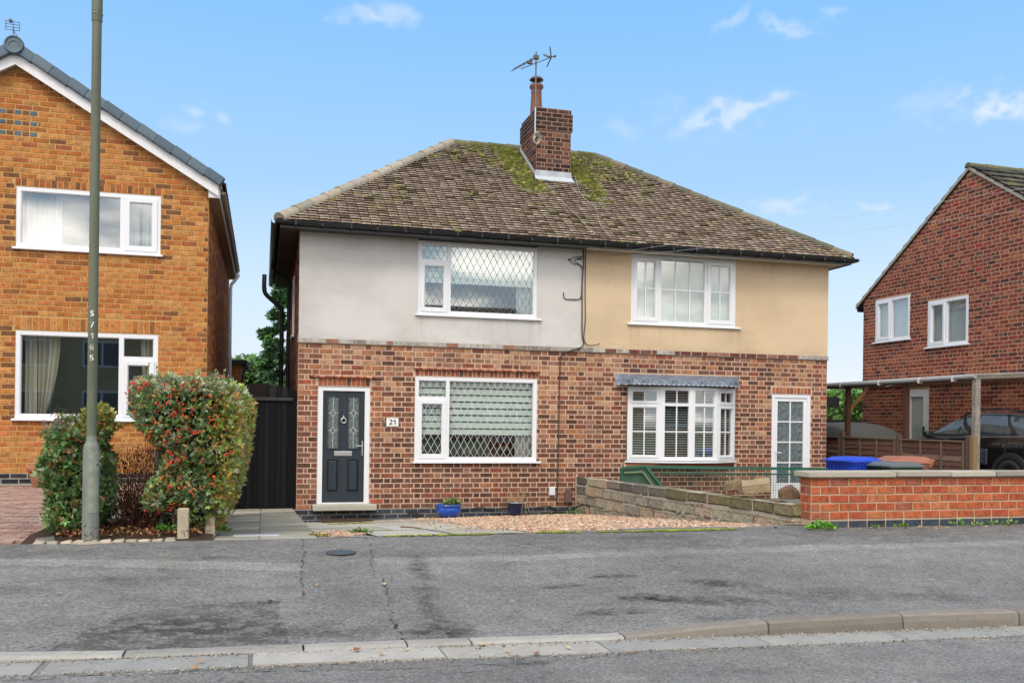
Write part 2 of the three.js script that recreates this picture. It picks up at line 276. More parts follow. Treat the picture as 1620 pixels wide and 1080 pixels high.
// o: O (eave, left), U along, W up the slope, n courses, g gauge, w width, t thickness, range(s)->[a,b] along U at slope distance s, mats, pick, singles, tail
function tiles(o, parent, seed) {
  o.gap ??= .006;
  const R = rng(seed), N = o.U.clone().cross(o.W).normalize(), list = [];
  for (let k = 0; k < o.n; k++) {
    const s = k * o.g, [a, b] = o.range(s + o.g * .3); let u = a - (k % 2 ? o.w / 2 : 0) - R() * .02;
    while (u < b) { const u0 = Math.max(u, a), u1 = Math.min(u + o.w - o.gap, b); if (u1 - u0 > .03 && !(o.skip && o.skip((u0 + u1) / 2, s))) list.push({ u: (u0 + u1) / 2, w: u1 - u0, s, full: u1 - u0 > o.w - o.gap - .001, pi: o.pick(R, (u0 + u1) / 2, s), id: list.length, lift: R() }); u += o.w; }
  }
  const at = (b) => o.O.clone().addScaledVector(o.U, b.u).addScaledVector(o.W, b.s);
  const ranked = list.filter((b) => b.full).map((b) => { const p = at(b), c = p.clone().applyMatrix4(camM), z = -c.z, sx = c.x / z * 1440.9 + 810, sy = 663.5 - c.y / z * 1440.9; return [sx > 4 && sx < 1616 && sy > 4 ? N.dot(V3().subVectors(camPos, p).normalize()) / z : -1, b]; }).filter((x) => x[0] > 0).sort((x, y) => y[0] - x[0] || x[1].id - y[1].id).slice(0, o.singles ?? 0);
  const single = new Set(ranked.map((x) => x[1])), rest = new MB(), q = new THREE.Quaternion().setFromRotationMatrix(new THREE.Matrix4().makeBasis(o.U, o.W, N));
  const L = o.g * 1.45;
  for (const b of list) {
    const p = at(b).addScaledVector(N, .002 + b.lift * .004);
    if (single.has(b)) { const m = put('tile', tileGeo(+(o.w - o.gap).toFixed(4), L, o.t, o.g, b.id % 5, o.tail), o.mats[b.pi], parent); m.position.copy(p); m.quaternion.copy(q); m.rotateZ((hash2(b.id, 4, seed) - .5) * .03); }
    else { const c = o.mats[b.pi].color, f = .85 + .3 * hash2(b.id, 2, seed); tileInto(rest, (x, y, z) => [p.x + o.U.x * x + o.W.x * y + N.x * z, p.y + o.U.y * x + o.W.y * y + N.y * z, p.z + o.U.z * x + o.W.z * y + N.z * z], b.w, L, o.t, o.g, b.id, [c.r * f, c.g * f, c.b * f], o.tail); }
  }
  if (!rest.empty) rest.build('tiling', o.restMat, parent).userData.kind = 'stuff';
}
function ridgeTiles(a, b, n, r, parent, mats, seed, name = 'ridge_tile') {     // half-round tiles bedded from a to b
  const A = V3(...a), B = V3(...b), d = B.clone().sub(A), L = d.length() / n; d.normalize();
  const side = V3(0, 1, 0).cross(d).normalize(), up = d.clone().cross(side).normalize();
  for (let k = 0; k < n; k++) {
    const g = new THREE.CylinderGeometry(r * .94, r * 1.06, L * 1.04, 10, 1, false, -Math.PI / 2 - .25, Math.PI + .5);
    const m = put(name, g, mats[Math.floor(hash2(k, seed, 1) * mats.length)], parent);
    m.quaternion.setFromRotationMatrix(new THREE.Matrix4().makeBasis(d.clone().cross(up), d, up));
    m.position.copy(A).addScaledVector(d, (k + .5) * L).addScaledVector(up, -.02 + (hash2(k, seed, 2) - .5) * .012);
  }
}
// ---------------------------------------------------------------- windows
function lattice(x0, y0, x1, y1, z, px, py, t) {      // diamond leads clipped to the pane
  const b = new MB(), w = x1 - x0, h = y1 - y0, k = py / px;
  for (const s of [1, -1]) for (let c = -h / k - px; c < w + h / k + px; c += px) {   // x = c + s*(y)/k
    const p = []; for (const [X, Y] of [[c, 0], [c + s * h / k, h]]) p.push([X, Y]);
    let [[ax, ay], [bx, by]] = p; const cl = (X) => ay + (by - ay) * (X - ax) / (bx - ax);
    const lo = Math.min(ax, bx), hi = Math.max(ax, bx); if (hi < 0 || lo > w) continue;
    const A = [ax, ay], B = [bx, by]; for (const q of [A, B]) { if (q[0] < 0) { q[1] = cl(0); q[0] = 0; } if (q[0] > w) { q[1] = cl(w); q[0] = w; } }
    if (Math.hypot(A[0] - B[0], A[1] - B[1]) < .02) continue;
    b.bar([x0 + A[0], y0 + A[1], z + s * .0012], [x0 + B[0], y0 + B[1], z + s * .0012], t, .004, [0, 0, 1]);
  }
  return b;
}
function frameRing(b, x0, y0, x1, y1, w, z0, z1) {     // four bars butted at the corners, with a small inner bead
  b.box(x0, y0, z0, x0 + w, y1, z1); b.box(x1 - w, y0, z0, x1, y1, z1); b.box(x0 + w, y0, z0, x1 - w, y0 + w, z1); b.box(x0 + w, y1 - w, z0, x1 - w, y1, z1);
  const e = .012, zz = z1 - .014; b.box(x0 + w, y0 + w, z0, x0 + w + e, y1 - w, zz); b.box(x1 - w - e, y0 + w, z0, x1 - w, y1 - w, zz); b.box(x0 + w + e, y0 + w, z0, x1 - w - e, y0 + w + e, zz); b.box(x0 + w + e, y1 - w - e, z0, x1 - w - e, y1 - w, zz);
}
function curtainGeo(x0, y0, x1, y1, z, n, amp, gather = 0) {   // hanging folds; gather pulls the foot towards x0
  const b = new MB(), cols = n * 6, rows = 8, P = (i, j) => { const u = i / cols, v = j / rows, g = 1 - gather * (1 - v) * (1 - v); return [x0 + (x1 - x0) * u * g, y0 + (y1 - y0) * v, z + amp * Math.sin(u * n * 2 * Math.PI + v * .6) + amp * .4 * Math.sin(u * n * 4.4 + 2 + v)]; };
  for (let i = 0; i < cols; i++) for (let j = 0; j < rows; j++) b.quad(P(i, j), P(i + 1, j), P(i + 1, j + 1), P(i, j + 1));
  return b;
}
function roomBox(x0, y0, x1, y1, z, d, m, parent) {     // the inside of the room that shows through the panes
  const b = new MB(); b.quad([x0, y0, z - d], [x1, y0, z - d], [x1, y1, z - d], [x0, y1, z - d]).quad([x0, y0, z], [x0, y0, z - d], [x0, y1, z - d], [x0, y1, z]).quad([x1, y0, z - d], [x1, y0, z], [x1, y1, z], [x1, y1, z - d]).quad([x0, y0, z], [x1, y0, z], [x1, y0, z - d], [x0, y0, z - d]).quad([x0, y1, z - d], [x1, y1, z - d], [x1, y1, z], [x0, y1, z]);
  b.build('room', m, parent);
}
function pane(x0, y0, x1, y1, z, parent, m = M.glass) { const e = .018; return new MB().quad([x0, y0, z], [x1, y0, z], [x1, y1, z], [x0, y1, z]).quad([x0, y0, z - e], [x1, y0, z - e], [x1, y1, z - e], [x0, y1, z - e]).build('pane', m, parent); }   // double glazing
function sill(x0, x1, y, z, out, parent, h = .035) { const g = chamferBox(x1 - x0, h, out + .06, .006); g.translate((x0 + x1) / 2, y - h / 2, z - .06 + (out + .06) / 2); put('sill', g, M.upvc, parent); }

// ================================================================ the pair of semi-detached houses
const W = 10.445, PL = -.465, BAND = 2.42, PT = 4.36, HD = -6.9;
const semi = thing('semi_detached_houses', 'pair of hipped-roof semi-detached houses, left half rendered pale grey, right half cream', 'house');
const palMain = [[.165, .07, .05], [.245, .10, .066], [.40, .185, .115], [.45, .185, .092], [.095, .052, .044], [.50, .275, .15], [.29, .088, .055], [.20, .105, .08], [.45, .115, .055], [.32, .185, .135], [.54, .325, .205]];
palMain.forEach((c) => { const m = [.235, .115, .08]; for (let k = 0; k < 3; k++) c[k] = lerp(c[k], m[k], .2); });
const matsMain = brickMats(palMain);
const mortarMain = mat([.585, .405, .295], .95, { map: tBlotch, size: 1.3, bump: tFine, bumpSize: .2, bumpScale: .002 });
const wLow = weighted([32, 25, 4, 2, 13, 1.0, 14, 18, .3, 4, .3]), wHigh = weighted([9, 13, 22, 13, 9, 21, 4, 8, .9, 12, 15]), wMid = weighted([26, 24, 9, 6, 12, 6, 8, 15, .4, 8, 2.5]), wOrange = weighted([4, 8, 12, 30, 3, 12, 14, 2, 18, 2, 6]);
function pickMain(R, u, v) {
  const n = fbm(u * .9, v * 1.1, 301, 3), r = R();
  if (u < 1.45 && v > 1.45 && v < 2.05) return wOrange(r);
  const hi = sm(.9, 2.1, v + (n - .5) * 1.6) * (1 - .55 * sm(5.5, 8, u)) + .3 * sm(.35, .0, Math.abs(u - 4.55)) * sm(.5, .7, n);
  return r < hi ? wHigh(R()) : v + (n - .5) * 1.5 > .7 ? wMid(R()) : wLow(R());
}
// openings of the brick storey and of the rendered storey
const D1 = [.34, -.372, 1.24, 1.675], WL = [2.035, .36, 4.31, 1.888], BAY = [6.1, .31, 8.37, 1.82], D2 = [9.2, -.35, 10.08, 1.722];
const UL = [2.06, 2.985, 4.283, 4.325], UR = [6.15, 2.985, 8.365, 4.325];
{
  const holes = [D1, WL, BAY, D2];
  const wall = put('front_wall', onFace(wallShape([[0, PL], [W, PL], [W, BAND], [0, BAND]], holes, .24), V3(0, 0, 0), FRONT), mortarMain, semi);
  const soldiers = [];
  for (let x = 2.035, k = 0; x < 4.29; x += .0803, k++) soldiers.push([x + .004, 1.905, x + .0765, 2.022, k % 13 === 10 ? 4 : [6, 3, 6, 6, 2, 6][k % 6]]);
  for (let x = .34, k = 0; x < 1.23; x += .0816, k++) soldiers.push([x + .003, 1.69, x + .079, 1.835, [8, 8, 3, 8, 8, 8, 0, 8, 8, 8, 4][k]]);
  for (let x = 9.2, k = 0; x < 10.06; x += .08, k++) soldiers.push([x + .004, 1.73, x + .076, 1.85, [3, 8, 3, 3, 8, 6][k % 6]]);
  brickwork({ O: V3(0, 0, 0), face: FRONT, v0: PL, rows: 32, ch: (BAND - PL) / 32, S: .2265, H: .1075, j: .0135, bond: 'flemish', range: () => [[0, W]], holes: [...holes.map(([a, b, c, d]) => [a, b - .03, c, d]), [2.0, 1.888, 4.33, 2.045], [.3, 1.675, 1.27, 1.86], [9.17, 1.72, 10.1, 1.86], [5.86, 1.8, 8.4, 2.03], [6.05, -.65, 8.42, .31]], mats: matsMain, restMat: brickRest, pick: pickMain, singles: 190, see: (p) => !(p.x > 5.25 && p.y < .15), extra: soldiers }, wall, 11);
  // brick panel under the bay, seen through the green mesh
  brickwork({ O: V3(0, 0, .012), face: FRONT, v0: PL, rows: 8, ch: .0902, S: .2265, H: .1075, j: .0135, bond: 'flemish', range: () => [[6.06, 8.41]], mats: matsMain, restMat: brickRest, pick: (R) => wLow(R()), singles: 0 }, wall, 12);
  box(6.05, PL, -.1, 8.42, .31, .012).build('apron_wall', mortarMain, semi);
  // blue plinth and its courses
  const pb = brickMats([[.055, .065, .085], [.08, .09, .11], [.045, .05, .06], [.12, .12, .12]]), pm = mat([.3, .29, .27], .95, { map: tSpeck, size: .6 });
  const pl = box(-.03, -1.0, -.2, W + .03, PL - .002, .018).build('plinth', pm, semi);
  brickwork({ O: V3(-.03, 0, .018), face: FRONT, v0: PL - .265, rows: 3, ch: .088, S: .2265, H: .1075, j: .012, bond: 'stretcher', range: () => [[0, W + .06]], mats: pb, restMat: brickRest, pick: (R) => weighted([5, 4, 3, 1])(R()), singles: 40, see: (p) => p.x < 5 }, pl, 13);
  const vent = new MB(); for (let i = 0; i < 6; i++) for (let k = 0; k < 3; k++) vent.box(1.93 + i * .036, -.6 + k * .036, .02, 1.955 + i * .036, -.575 + k * .036, .031); vent.build('air_brick', mat([.03, .03, .035], .8), semi);
  // projecting band of headers, limewashed on the left
  const bandM = brickMats([[.40, .36, .32], [.50, .47, .43], [.30, .26, .23], [.36, .17, .12], [.17, .055, .045], [.22, .09, .07]]);
  const bandCore = box(-.012, BAND, -.2, W + .012, BAND + .082, .03).build('brick_band', mat([.44, .38, .33], .95, { map: tSpeck, size: .5 }), semi);
  const bl = [], rb = rng(21); for (let x = -.012, k = 0; x < W; k++) { const w = rb() < .25 ? .11 : .222; const i = x < 5.2 ? weighted([5, 6, 3, 1.4, .1, .6])(rb()) : x < 7.4 ? weighted([3, 2, 2, 3, 2, 3])(rb()) : weighted([.6, .3, 1, 2, 6, 5])(rb()); bl.push([x + .004, BAND + .004, Math.min(x + w, W + .012), BAND + .079, i]); x += w + .012; }
  brickwork({ O: V3(0, 0, .03), face: FRONT, v0: 0, rows: 0, ch: .09, S: .2, H: .1, j: .01, range: () => [], mats: bandM, restMat: brickRest, pick: () => 0, extra: bl, singles: 60 }, bandCore, 22);
  // the side and back walls
  const side = put('side_wall', onFace(wallShape([[HD, -1], [-.243, -1], [-.243, PT + .02], [HD, PT + .02]], [[-2.9, 2.75, -2.2, 3.9], [-4.0, -.4, -3.2, 1.6]], .24), V3(-.002, 0, 0), LEFTSIDE), mortarMain, semi);
  brickwork({ O: V3(-.002, 0, -.006), face: LEFTSIDE, v0: -.55, rows: 54, ch: .0902, S: .2265, H: .1075, j: .0135, bond: 'flemish', range: () => [[HD + .01, 0]], holes: [[-2.9, 2.75, -2.2, 3.9], [-4.0, -.4, -3.2, 1.6]], mats: matsMain, restMat: brickRest, pick: (R, u, v) => (v > 2.4 ? wMid : wLow)(R()), singles: 0 }, side, 14);
  const sw = grp('side_window', semi); const sf = new MB(); sf.box(-.03, 2.75, -2.9, .02, 2.81, -2.2).box(-.03, 3.84, -2.9, .02, 3.9, -2.2).box(-.03, 2.81, -2.9, .02, 3.84, -2.84).box(-.03, 2.81, -2.26, .02, 3.84, -2.2).box(-.06, 2.70, -2.94, .02, 2.749, -2.16); sf.build('frame', M.upvcOld, sw); new MB().quad([.0, 2.81, -2.84], [.0, 2.81, -2.26], [.0, 3.84, -2.26], [.0, 3.84, -2.84]).build('pane', M.frosted, sw);
  const sd = box(-.01, -.5, -4.0, .05, 1.6, -3.2).build('side_door', mat([.35, .33, .3], .6), semi);
  put('end_wall', onFace(wallShape([[.243, -1], [-HD, -1], [-HD, PT + .02], [.243, PT + .02]], [], .24), V3(W + .002, 0, 0), RIGHTSIDE), mat([.23, .10, .07], .95, { map: tBrick, size: .8 }), semi);
  box(.25, -1, HD, W - .25, PT, HD + .24).build('back_wall', mat([.25, .12, .08], .95, { map: tBrick, size: .8 }), semi);
  box(.25, 2.2, HD + .25, W - .25, 2.4, -.25).build('floor_slab', M.roomDark, semi);
}
{ // render panels with the two upper windows cut out; the cream one has its own tone
  const panel = (c, u0, u1, sl, seed) => {   // weathered render: mottling, dirt under the eaves, runs below the sill ends, hairline cracks
    const w = 1024, h = 384, v0 = 2.45, v1 = 4.45, cv = document.createElement('canvas'); cv.width = w; cv.height = h; const g = cv.getContext('2d'), R = rng(seed), X = (x) => (x - u0) / (u1 - u0) * w, Y = (y) => (y - v0) / (v1 - v0) * h; g.fillStyle = '#fff'; g.fillRect(0, 0, w, h);
    for (let k = 0; k < 70; k++) { const x = R() < .45 ? lerp(sl[0] - .1, sl[1] + .1, R() < .5 ? R() * .12 : 1 - R() * .12) : lerp(u0, u1, R()), top = x > sl[0] - .1 && x < sl[1] + .1 ? sl[2] : 4.36, L = .15 + .6 * R(), gr = g.createLinearGradient(0, Y(top), 0, Y(top - L)), a = .03 + .07 * R(); gr.addColorStop(0, `rgba(90,80,68,${a})`); gr.addColorStop(1, 'rgba(90,80,68,0)'); g.fillStyle = gr; g.fillRect(X(x), Y(top - L), 2 + 9 * R(), Y(top) - Y(top - L)); }
    g.strokeStyle = 'rgba(80,72,62,.35)'; g.lineWidth = 1; for (const [x, y, dx, dy] of [[sl[0] - .02, sl[2], -.35, -.42], [sl[1] + .02, sl[2], .3, -.45], [u0 + .5, 4.3, .15, -.7], [sl[1] + .4, 4.3, .1, -.5]]) { g.beginPath(); for (let i = 0; i <= 24; i++) { const t = i / 24; g.lineTo(X(x + dx * t + (R() - .5) * .02), Y(y + dy * t + (R() - .5) * .02)); } g.stroke(); }
    const px = g.getImageData(0, 0, w, h).data, t = dataTex(w, h, (i, j) => { const x = u0 + (i / w) * (u1 - u0), y = v0 + (j / h) * (v1 - v0), o = (j * w + i) * 4, n = fbm(x * 1.1, y * 1.4, seed, 5), n2 = fbm(x * 6, y * 9, seed + 7, 4), trowel = fbm(x * 1.5, y * 22, seed + 11, 3), d = .87 + .13 * sm(.25, .7, n) + .07 * (n2 - .5) + .045 * (trowel - .5) - .13 * sm(4.30, 4.40, y) - .10 * sm(2.66, 2.50, y) * sm(.35, .6, n2); const wm = .03 * sm(.5, .75, fbm(x * .8 + 5, y * .9, seed + 3, 3)); return [px[o] / 255 * d, px[o + 1] / 255 * (d - wm * .5), px[o + 2] / 255 * (d - wm)]; });
    t.wrapS = t.wrapT = THREE.ClampToEdgeWrapping; t.repeat.set(1 / (u1 - u0), 1 / (v1 - v0)); t.offset.set(-u0 / (u1 - u0), -v0 / (v1 - v0)); const m = mat(c, .95, { bump: tLump, bumpSize: .22, bumpScale: .004 }); m.map = t; return m; };
  const grey = panel([.57, .55, .535], 0, 5.2, [2.06, 4.28, 2.96], 501), cream = panel([.605, .465, .315], 5.2, W, [6.15, 8.37, 2.96], 511);
  const y0 = BAND + .084; put('grey_render', onFace(wallShape([[0, y0], [5.2, y0], [5.2, PT + .04], [0, PT + .04]], [[UL[0], UL[1], UL[2], UL[3] + .02]], .24), V3(0, 0, .012), FRONT), grey, semi).userData.label = 'pale grey rendered upper storey of the left half';
  put('cream_render', onFace(wallShape([[5.2, y0], [W, y0], [W, PT + .04], [5.2, PT + .04]], [[UR[0], UR[1], UR[2], UR[3] + .02]], .24), V3(0, 0, .012), FRONT), cream, semi).userData.label = 'cream rendered upper storey of the right half';
}
const ZF = .0;   // window frames sit almost flush
{ // upper left window, diamond leads, pleated blind half way down
  const w = grp('upper_window', semi); w.userData.label = 'upper leaded window in the grey render'; const [x0, y0, x1, y1] = [2.06, 3.005, 4.283, 4.318], f = new MB();
  frameRing(f, x0, y0, x1, y1, .062, -.07, ZF); f.box(2.595, y0 + .062, -.07, 2.66, y1 - .062, ZF - .001); f.box(x0 + .062, 3.93, -.07, 2.595, 3.99, ZF - .001); f.build('frame', M.upvc, w);
  const s = new MB(); frameRing(s, x0 + .05, y0 + .05, 2.602, 3.945, .066, -.06, ZF + .014); s.build('sash', M.upvc, w);
  for (const [a, b, c, d] of [[2.122, 3.99, 2.595, 4.256], [2.18, 3.125, 2.53, 3.87], [2.66, 3.067, 4.221, 4.256]]) { pane(a, b, c, d, -.022, w); lattice(a, b, c, d, -.018, .124, .235, .0065).build('leads', M.lead, w); }
  for (let k = 0; k < 6; k++) { const top = 4.27 - k * .118, h = k === 5 ? .09 : .116; const b = new MB(); b.quad([2.13, top - h, -.115 + .012], [4.22, top - h, -.103], [4.22, top, -.12], [2.13, top, -.12]); b.build('blind_fold', M.blind, w); }
  curtainGeo(3.93, 3.02, 4.24, 4.2, -.17, 4, .018).build('curtain', M.curtain, w); curtainGeo(2.1, 3.02, 2.25, 4.2, -.17, 2, .015).build('curtain', M.curtain, w);
  roomBox(1.6, 2.6, 4.9, 4.34, -.24, 3, M.roomGrey, w); sill(2.015, 4.366, 3.004, 0, .06, w);
  box(2.07, 4.327, -.07, 4.28, 4.40, .005).build('head_board', M.blackMatt, w);
}
{ // lower left window, striped blind
  const w = grp('lower_window', semi); w.userData.label = 'lower leaded window with a striped blind, beside the door'; const [x0, y0, x1, y1] = [2.038, .375, 4.308, 1.885], f = new MB();
  frameRing(f, x0, y0, x1, y1, .062, -.07, ZF); f.box(2.60, y0 + .062, -.07, 2.664, y1 - .062, ZF - .001); f.box(x0 + .062, 1.455, -.07, 2.60, 1.53, ZF - .001); f.build('frame', M.upvc, w);
  const s = new MB(); frameRing(s, x0 + .05, y0 + .05, 2.606, 1.475, .068, -.06, ZF + .014); s.build('sash', M.upvc, w);
  for (const [a, b, c, d] of [[2.10, 1.53, 2.60, 1.823], [2.156, .50, 2.535, 1.395], [2.664, .437, 4.246, 1.823]]) { pane(a, b, c, d, -.022, w); lattice(a, b, c, d, -.018, .124, .222, .0065).build('leads', M.leadPale, w); }
  for (let k = 0; k < 8; k++) { const top = 1.80 - k * .122; box(2.1, top - (k === 7 ? .095 : .094), -.125, 4.25, top, -.12).build('blind_stripe', M.blind, w); }
  new MB().quad([2.1, .86, -.135], [4.25, .86, -.135], [4.25, 1.83, -.135], [2.1, 1.83, -.135]).build('blind_backing', mat([.10, .14, .125], .9), w);
  curtainGeo(3.95, .4, 4.26, 1.8, -.2, 5, .02).build('curtain', M.curtain, w);
  const leafy = new MB(), r = rng(7); for (let k = 0; k < 26; k++) { const a = r() * 6.3, e = r() * .14, c = V3(3.05 + Math.cos(a) * e * 1.6, .5 + r() * .14, -.35 + Math.sin(a) * e); leafy.quad([c.x - .03, c.y, c.z], [c.x, c.y - .012, c.z + .03], [c.x + .04, c.y + .02, c.z + .01], [c.x, c.y + .03, c.z - .02]); } leafy.build('house_plant', mat([.07, .17, .03], .7), w);
  box(2.8, .40, -.5, 3.9, .46, -.3).build('inner_shelf', mat([.12, .07, .03], .6), w);
  roomBox(1.5, -.3, 5.0, 2.2, -.24, 3.4, M.roomDark, w); sill(1.998, 4.385, .374, 0, .075, w);
}
{ // upper right window, white glazing bars, pale closed blinds
  const w = grp('upper_window', semi); w.userData.label = 'upper window with white glazing bars in the cream render'; const [x0, y0, x1, y1] = [6.15, 3.005, 8.365, 4.318], f = new MB();
  frameRing(f, x0, y0, x1, y1, .055, -.07, ZF); for (const x of [6.71, 7.69]) f.box(x, y0 + .055, -.07, x + .07, y1 - .055, ZF - .001); f.build('frame', M.upvc, w);
  for (const [a, c, n] of [[6.20, 6.72, 1], [6.78, 7.69, 2], [7.752, 8.315, 1]]) {
    const op = n === 1, e = op ? .062 : .0; if (op) { const s = new MB(); frameRing(s, a, y0 + .05, c, y1 - .05, .066, -.06, ZF + .014); s.build('sash', M.upvc, w); }
    const A = a + e + (op ? .012 : 0), B = y0 + .055 + e, C = c - e - (op ? .012 : 0), D = y1 - .055 - e; pane(A, B, C, D, -.024, w);
    const g = new MB(), my = (B + D) / 2 + .02; for (let k = 1; k <= n; k++) { const x = A + (C - A) * k / (n + 1); g.box(x - .011, B, -.034, x + .011, D, -.018); } g.box(A, my - .011, -.0335, C, my + .011, -.0185); g.build('glazing_bar', M.upvc, w);
  }
  for (const [a, c] of [[6.2, 6.74], [6.76, 7.72], [7.74, 8.32]]) { const b = new MB(); for (let k = 0; k < 26; k++) { const y = 3.03 + k * .049; b.quad([a, y, -.13], [c, y, -.13], [c, y + .049, -.122], [a, y + .049, -.122]); } b.build('blind', M.blindPale, w); }
  roomBox(5.8, 2.6, 8.7, 4.34, -.24, 2.5, M.roomMid, w); sill(6.075, 8.462, 3.004, 0, .06, w);
  box(6.16, 4.327, -.07, 8.36, 4.40, .005).build('head_board', M.soffitPale, w);
}
{ // shallow bow window with venetian blinds under a scalloped lead apron
  const w = grp('bay_window', semi); w.userData.label = 'white bow window with venetian blinds under a lead apron';
  const P = [[6.10, .03], [6.70, .25], [7.30, .33], [7.86, .27], [8.37, .03]], y0 = .40, y1 = 1.80, slats = new MB();
  for (let i = 0; i < 4; i++) {
    const [ax, az] = P[i], [bx, bz] = P[i + 1], L = Math.hypot(bx - ax, bz - az), T = new THREE.Matrix4().makeBasis(V3((bx - ax) / L, 0, (bz - az) / L), UPV, V3(-(bz - az) / L, 0, (bx - ax) / L)).setPosition(ax, 0, az);
    const local = (b, name, m) => { const g = b.geometry(); g.applyMatrix4(T); put(name, g, m, w); };
    const f = new MB(), op = i === 0 || i === 3; frameRing(f, .0, y0, L, y1, .06, -.06, 0); f.box(.06, 1.435, -.059, L - .06, 1.49, -.001); local(f, 'frame', M.upvc);
    const e = op ? .034 : .0;
    if (op) { const s = new MB(); frameRing(s, .05, 1.48, L - .05, y1 - .05, .038, -.05, .014); frameRing(s, .05, y0 + .05, L - .05, 1.445, .038, -.05, .014); local(s, 'sash', M.upvc); }
    for (const [b, d, rows] of [[1.49 + e, y1 - .06 - e, 1], [y0 + .06 + e, 1.435 - e, 2]]) {
      const a = .06 + e, c = L - .06 - e; local(new MB().quad([a, b, -.02], [c, b, -.02], [c, d, -.02], [a, d, -.02]).quad([a, b, -.038], [c, b, -.038], [c, d, -.038], [a, d, -.038]), 'pane', M.glass);
      const g = new MB(), mx = (a + c) / 2; g.box(mx - .011, b, -.032, mx + .011, d, -.014); if (rows === 2) { const my = (b + d) / 2; g.box(a, my - .01, -.0315, c, my + .01, -.0145); } local(g, 'glazing_bar', M.upvc);
    }
    const s = new MB(); for (let y = y0 + .05; y < y1 - .04; y += .046) { s.quad([.04, y, -.075], [L - .04, y, -.075], [L - .04, y + .009, -.10], [.04, y + .009, -.10]); } const g = s.geometry(); g.applyMatrix4(T); slats.geo(g);
  }
  slats.build('venetian_blind', M.blindWhite, w);
  const ring = (y, o) => P.map(([x, z], k) => [x + (k === 0 ? -o : k === 4 ? o : 0), y, z + (k === 0 || k === 4 ? 0 : o)]);
  const sillP = new MB(), lo = ring(.357, .045), hi = ring(.39, .045), inn = ring(.39, -.03); for (let k = 0; k < 4; k++) { sillP.quad(lo[k], lo[k + 1], hi[k + 1], hi[k]); sillP.quad(hi[k], hi[k + 1], inn[k + 1], inn[k]); sillP.quad([lo[k][0], .357, -.03], [lo[k + 1][0], .357, -.03], lo[k + 1], lo[k]); } sillP.build('sill', M.upvc, w);
  const under = new MB(), ul = ring(.357, -.01), ud = P.map(([x, z]) => [x, .27, Math.max(.015, z * .55)]); for (let k = 0; k < 4; k++) under.quad(ud[k], ud[k + 1], ul[k + 1], ul[k]); under.build('corbel', mat([.32, .12, .08], .9), w);
  // lead apron, dressed over the head, its foot cut in scallops
  const ap = new MB(), n = 72, top = (u) => [lerp(5.84, 8.42, u), 2.035, .02], mid = (u) => { const x = lerp(5.83, 8.43, u), e = sm(0, .12, u) * sm(1, .88, u); return [x, 1.93, .06 + .32 * e]; }, foot = (u, k) => { const m = mid(u); return [m[0], 1.835 - .022 * Math.abs(Math.sin(u * 26 * Math.PI)) + .006 * (hash2(k, 1, 3) - .5), m[2] + .025]; };
  for (let k = 0; k < n; k++) { const a = k / n, b = (k + 1) / n; ap.quad(mid(a), mid(b), top(b), top(a)); ap.quad(foot(a, k), foot(b, k + 1), mid(b), mid(a)); }
  ap.build('lead_apron', mat([.24, .29, .37], .55, { map: tStain, size: .6, metalness: .2, bump: tLump, bumpSize: .3, bumpScale: .01 }), w);
  const dr = new MB(); for (let k = 0; k < 26; k++) { const u = (k + .5) / 26, m = mid(u); dr.geo(new THREE.IcosahedronGeometry(.011, 1), new THREE.Matrix4().makeTranslation(m[0], 1.832, m[2] + .02)); } dr.build('apron_lining', M.upvc, w);
  const cap = new MB(); for (let k = 0; k < 4; k++) { cap.quad([P[k][0], 1.8, P[k][1]], [P[k + 1][0], 1.8, P[k + 1][1]], [P[k + 1][0], 1.8, -.1], [P[k][0], 1.8, -.1]); } cap.build('head_board', M.upvc, w);
  roomBox(5.7, -.2, 8.8, 2.2, -.24, 2.6, M.roomDark, w);
}
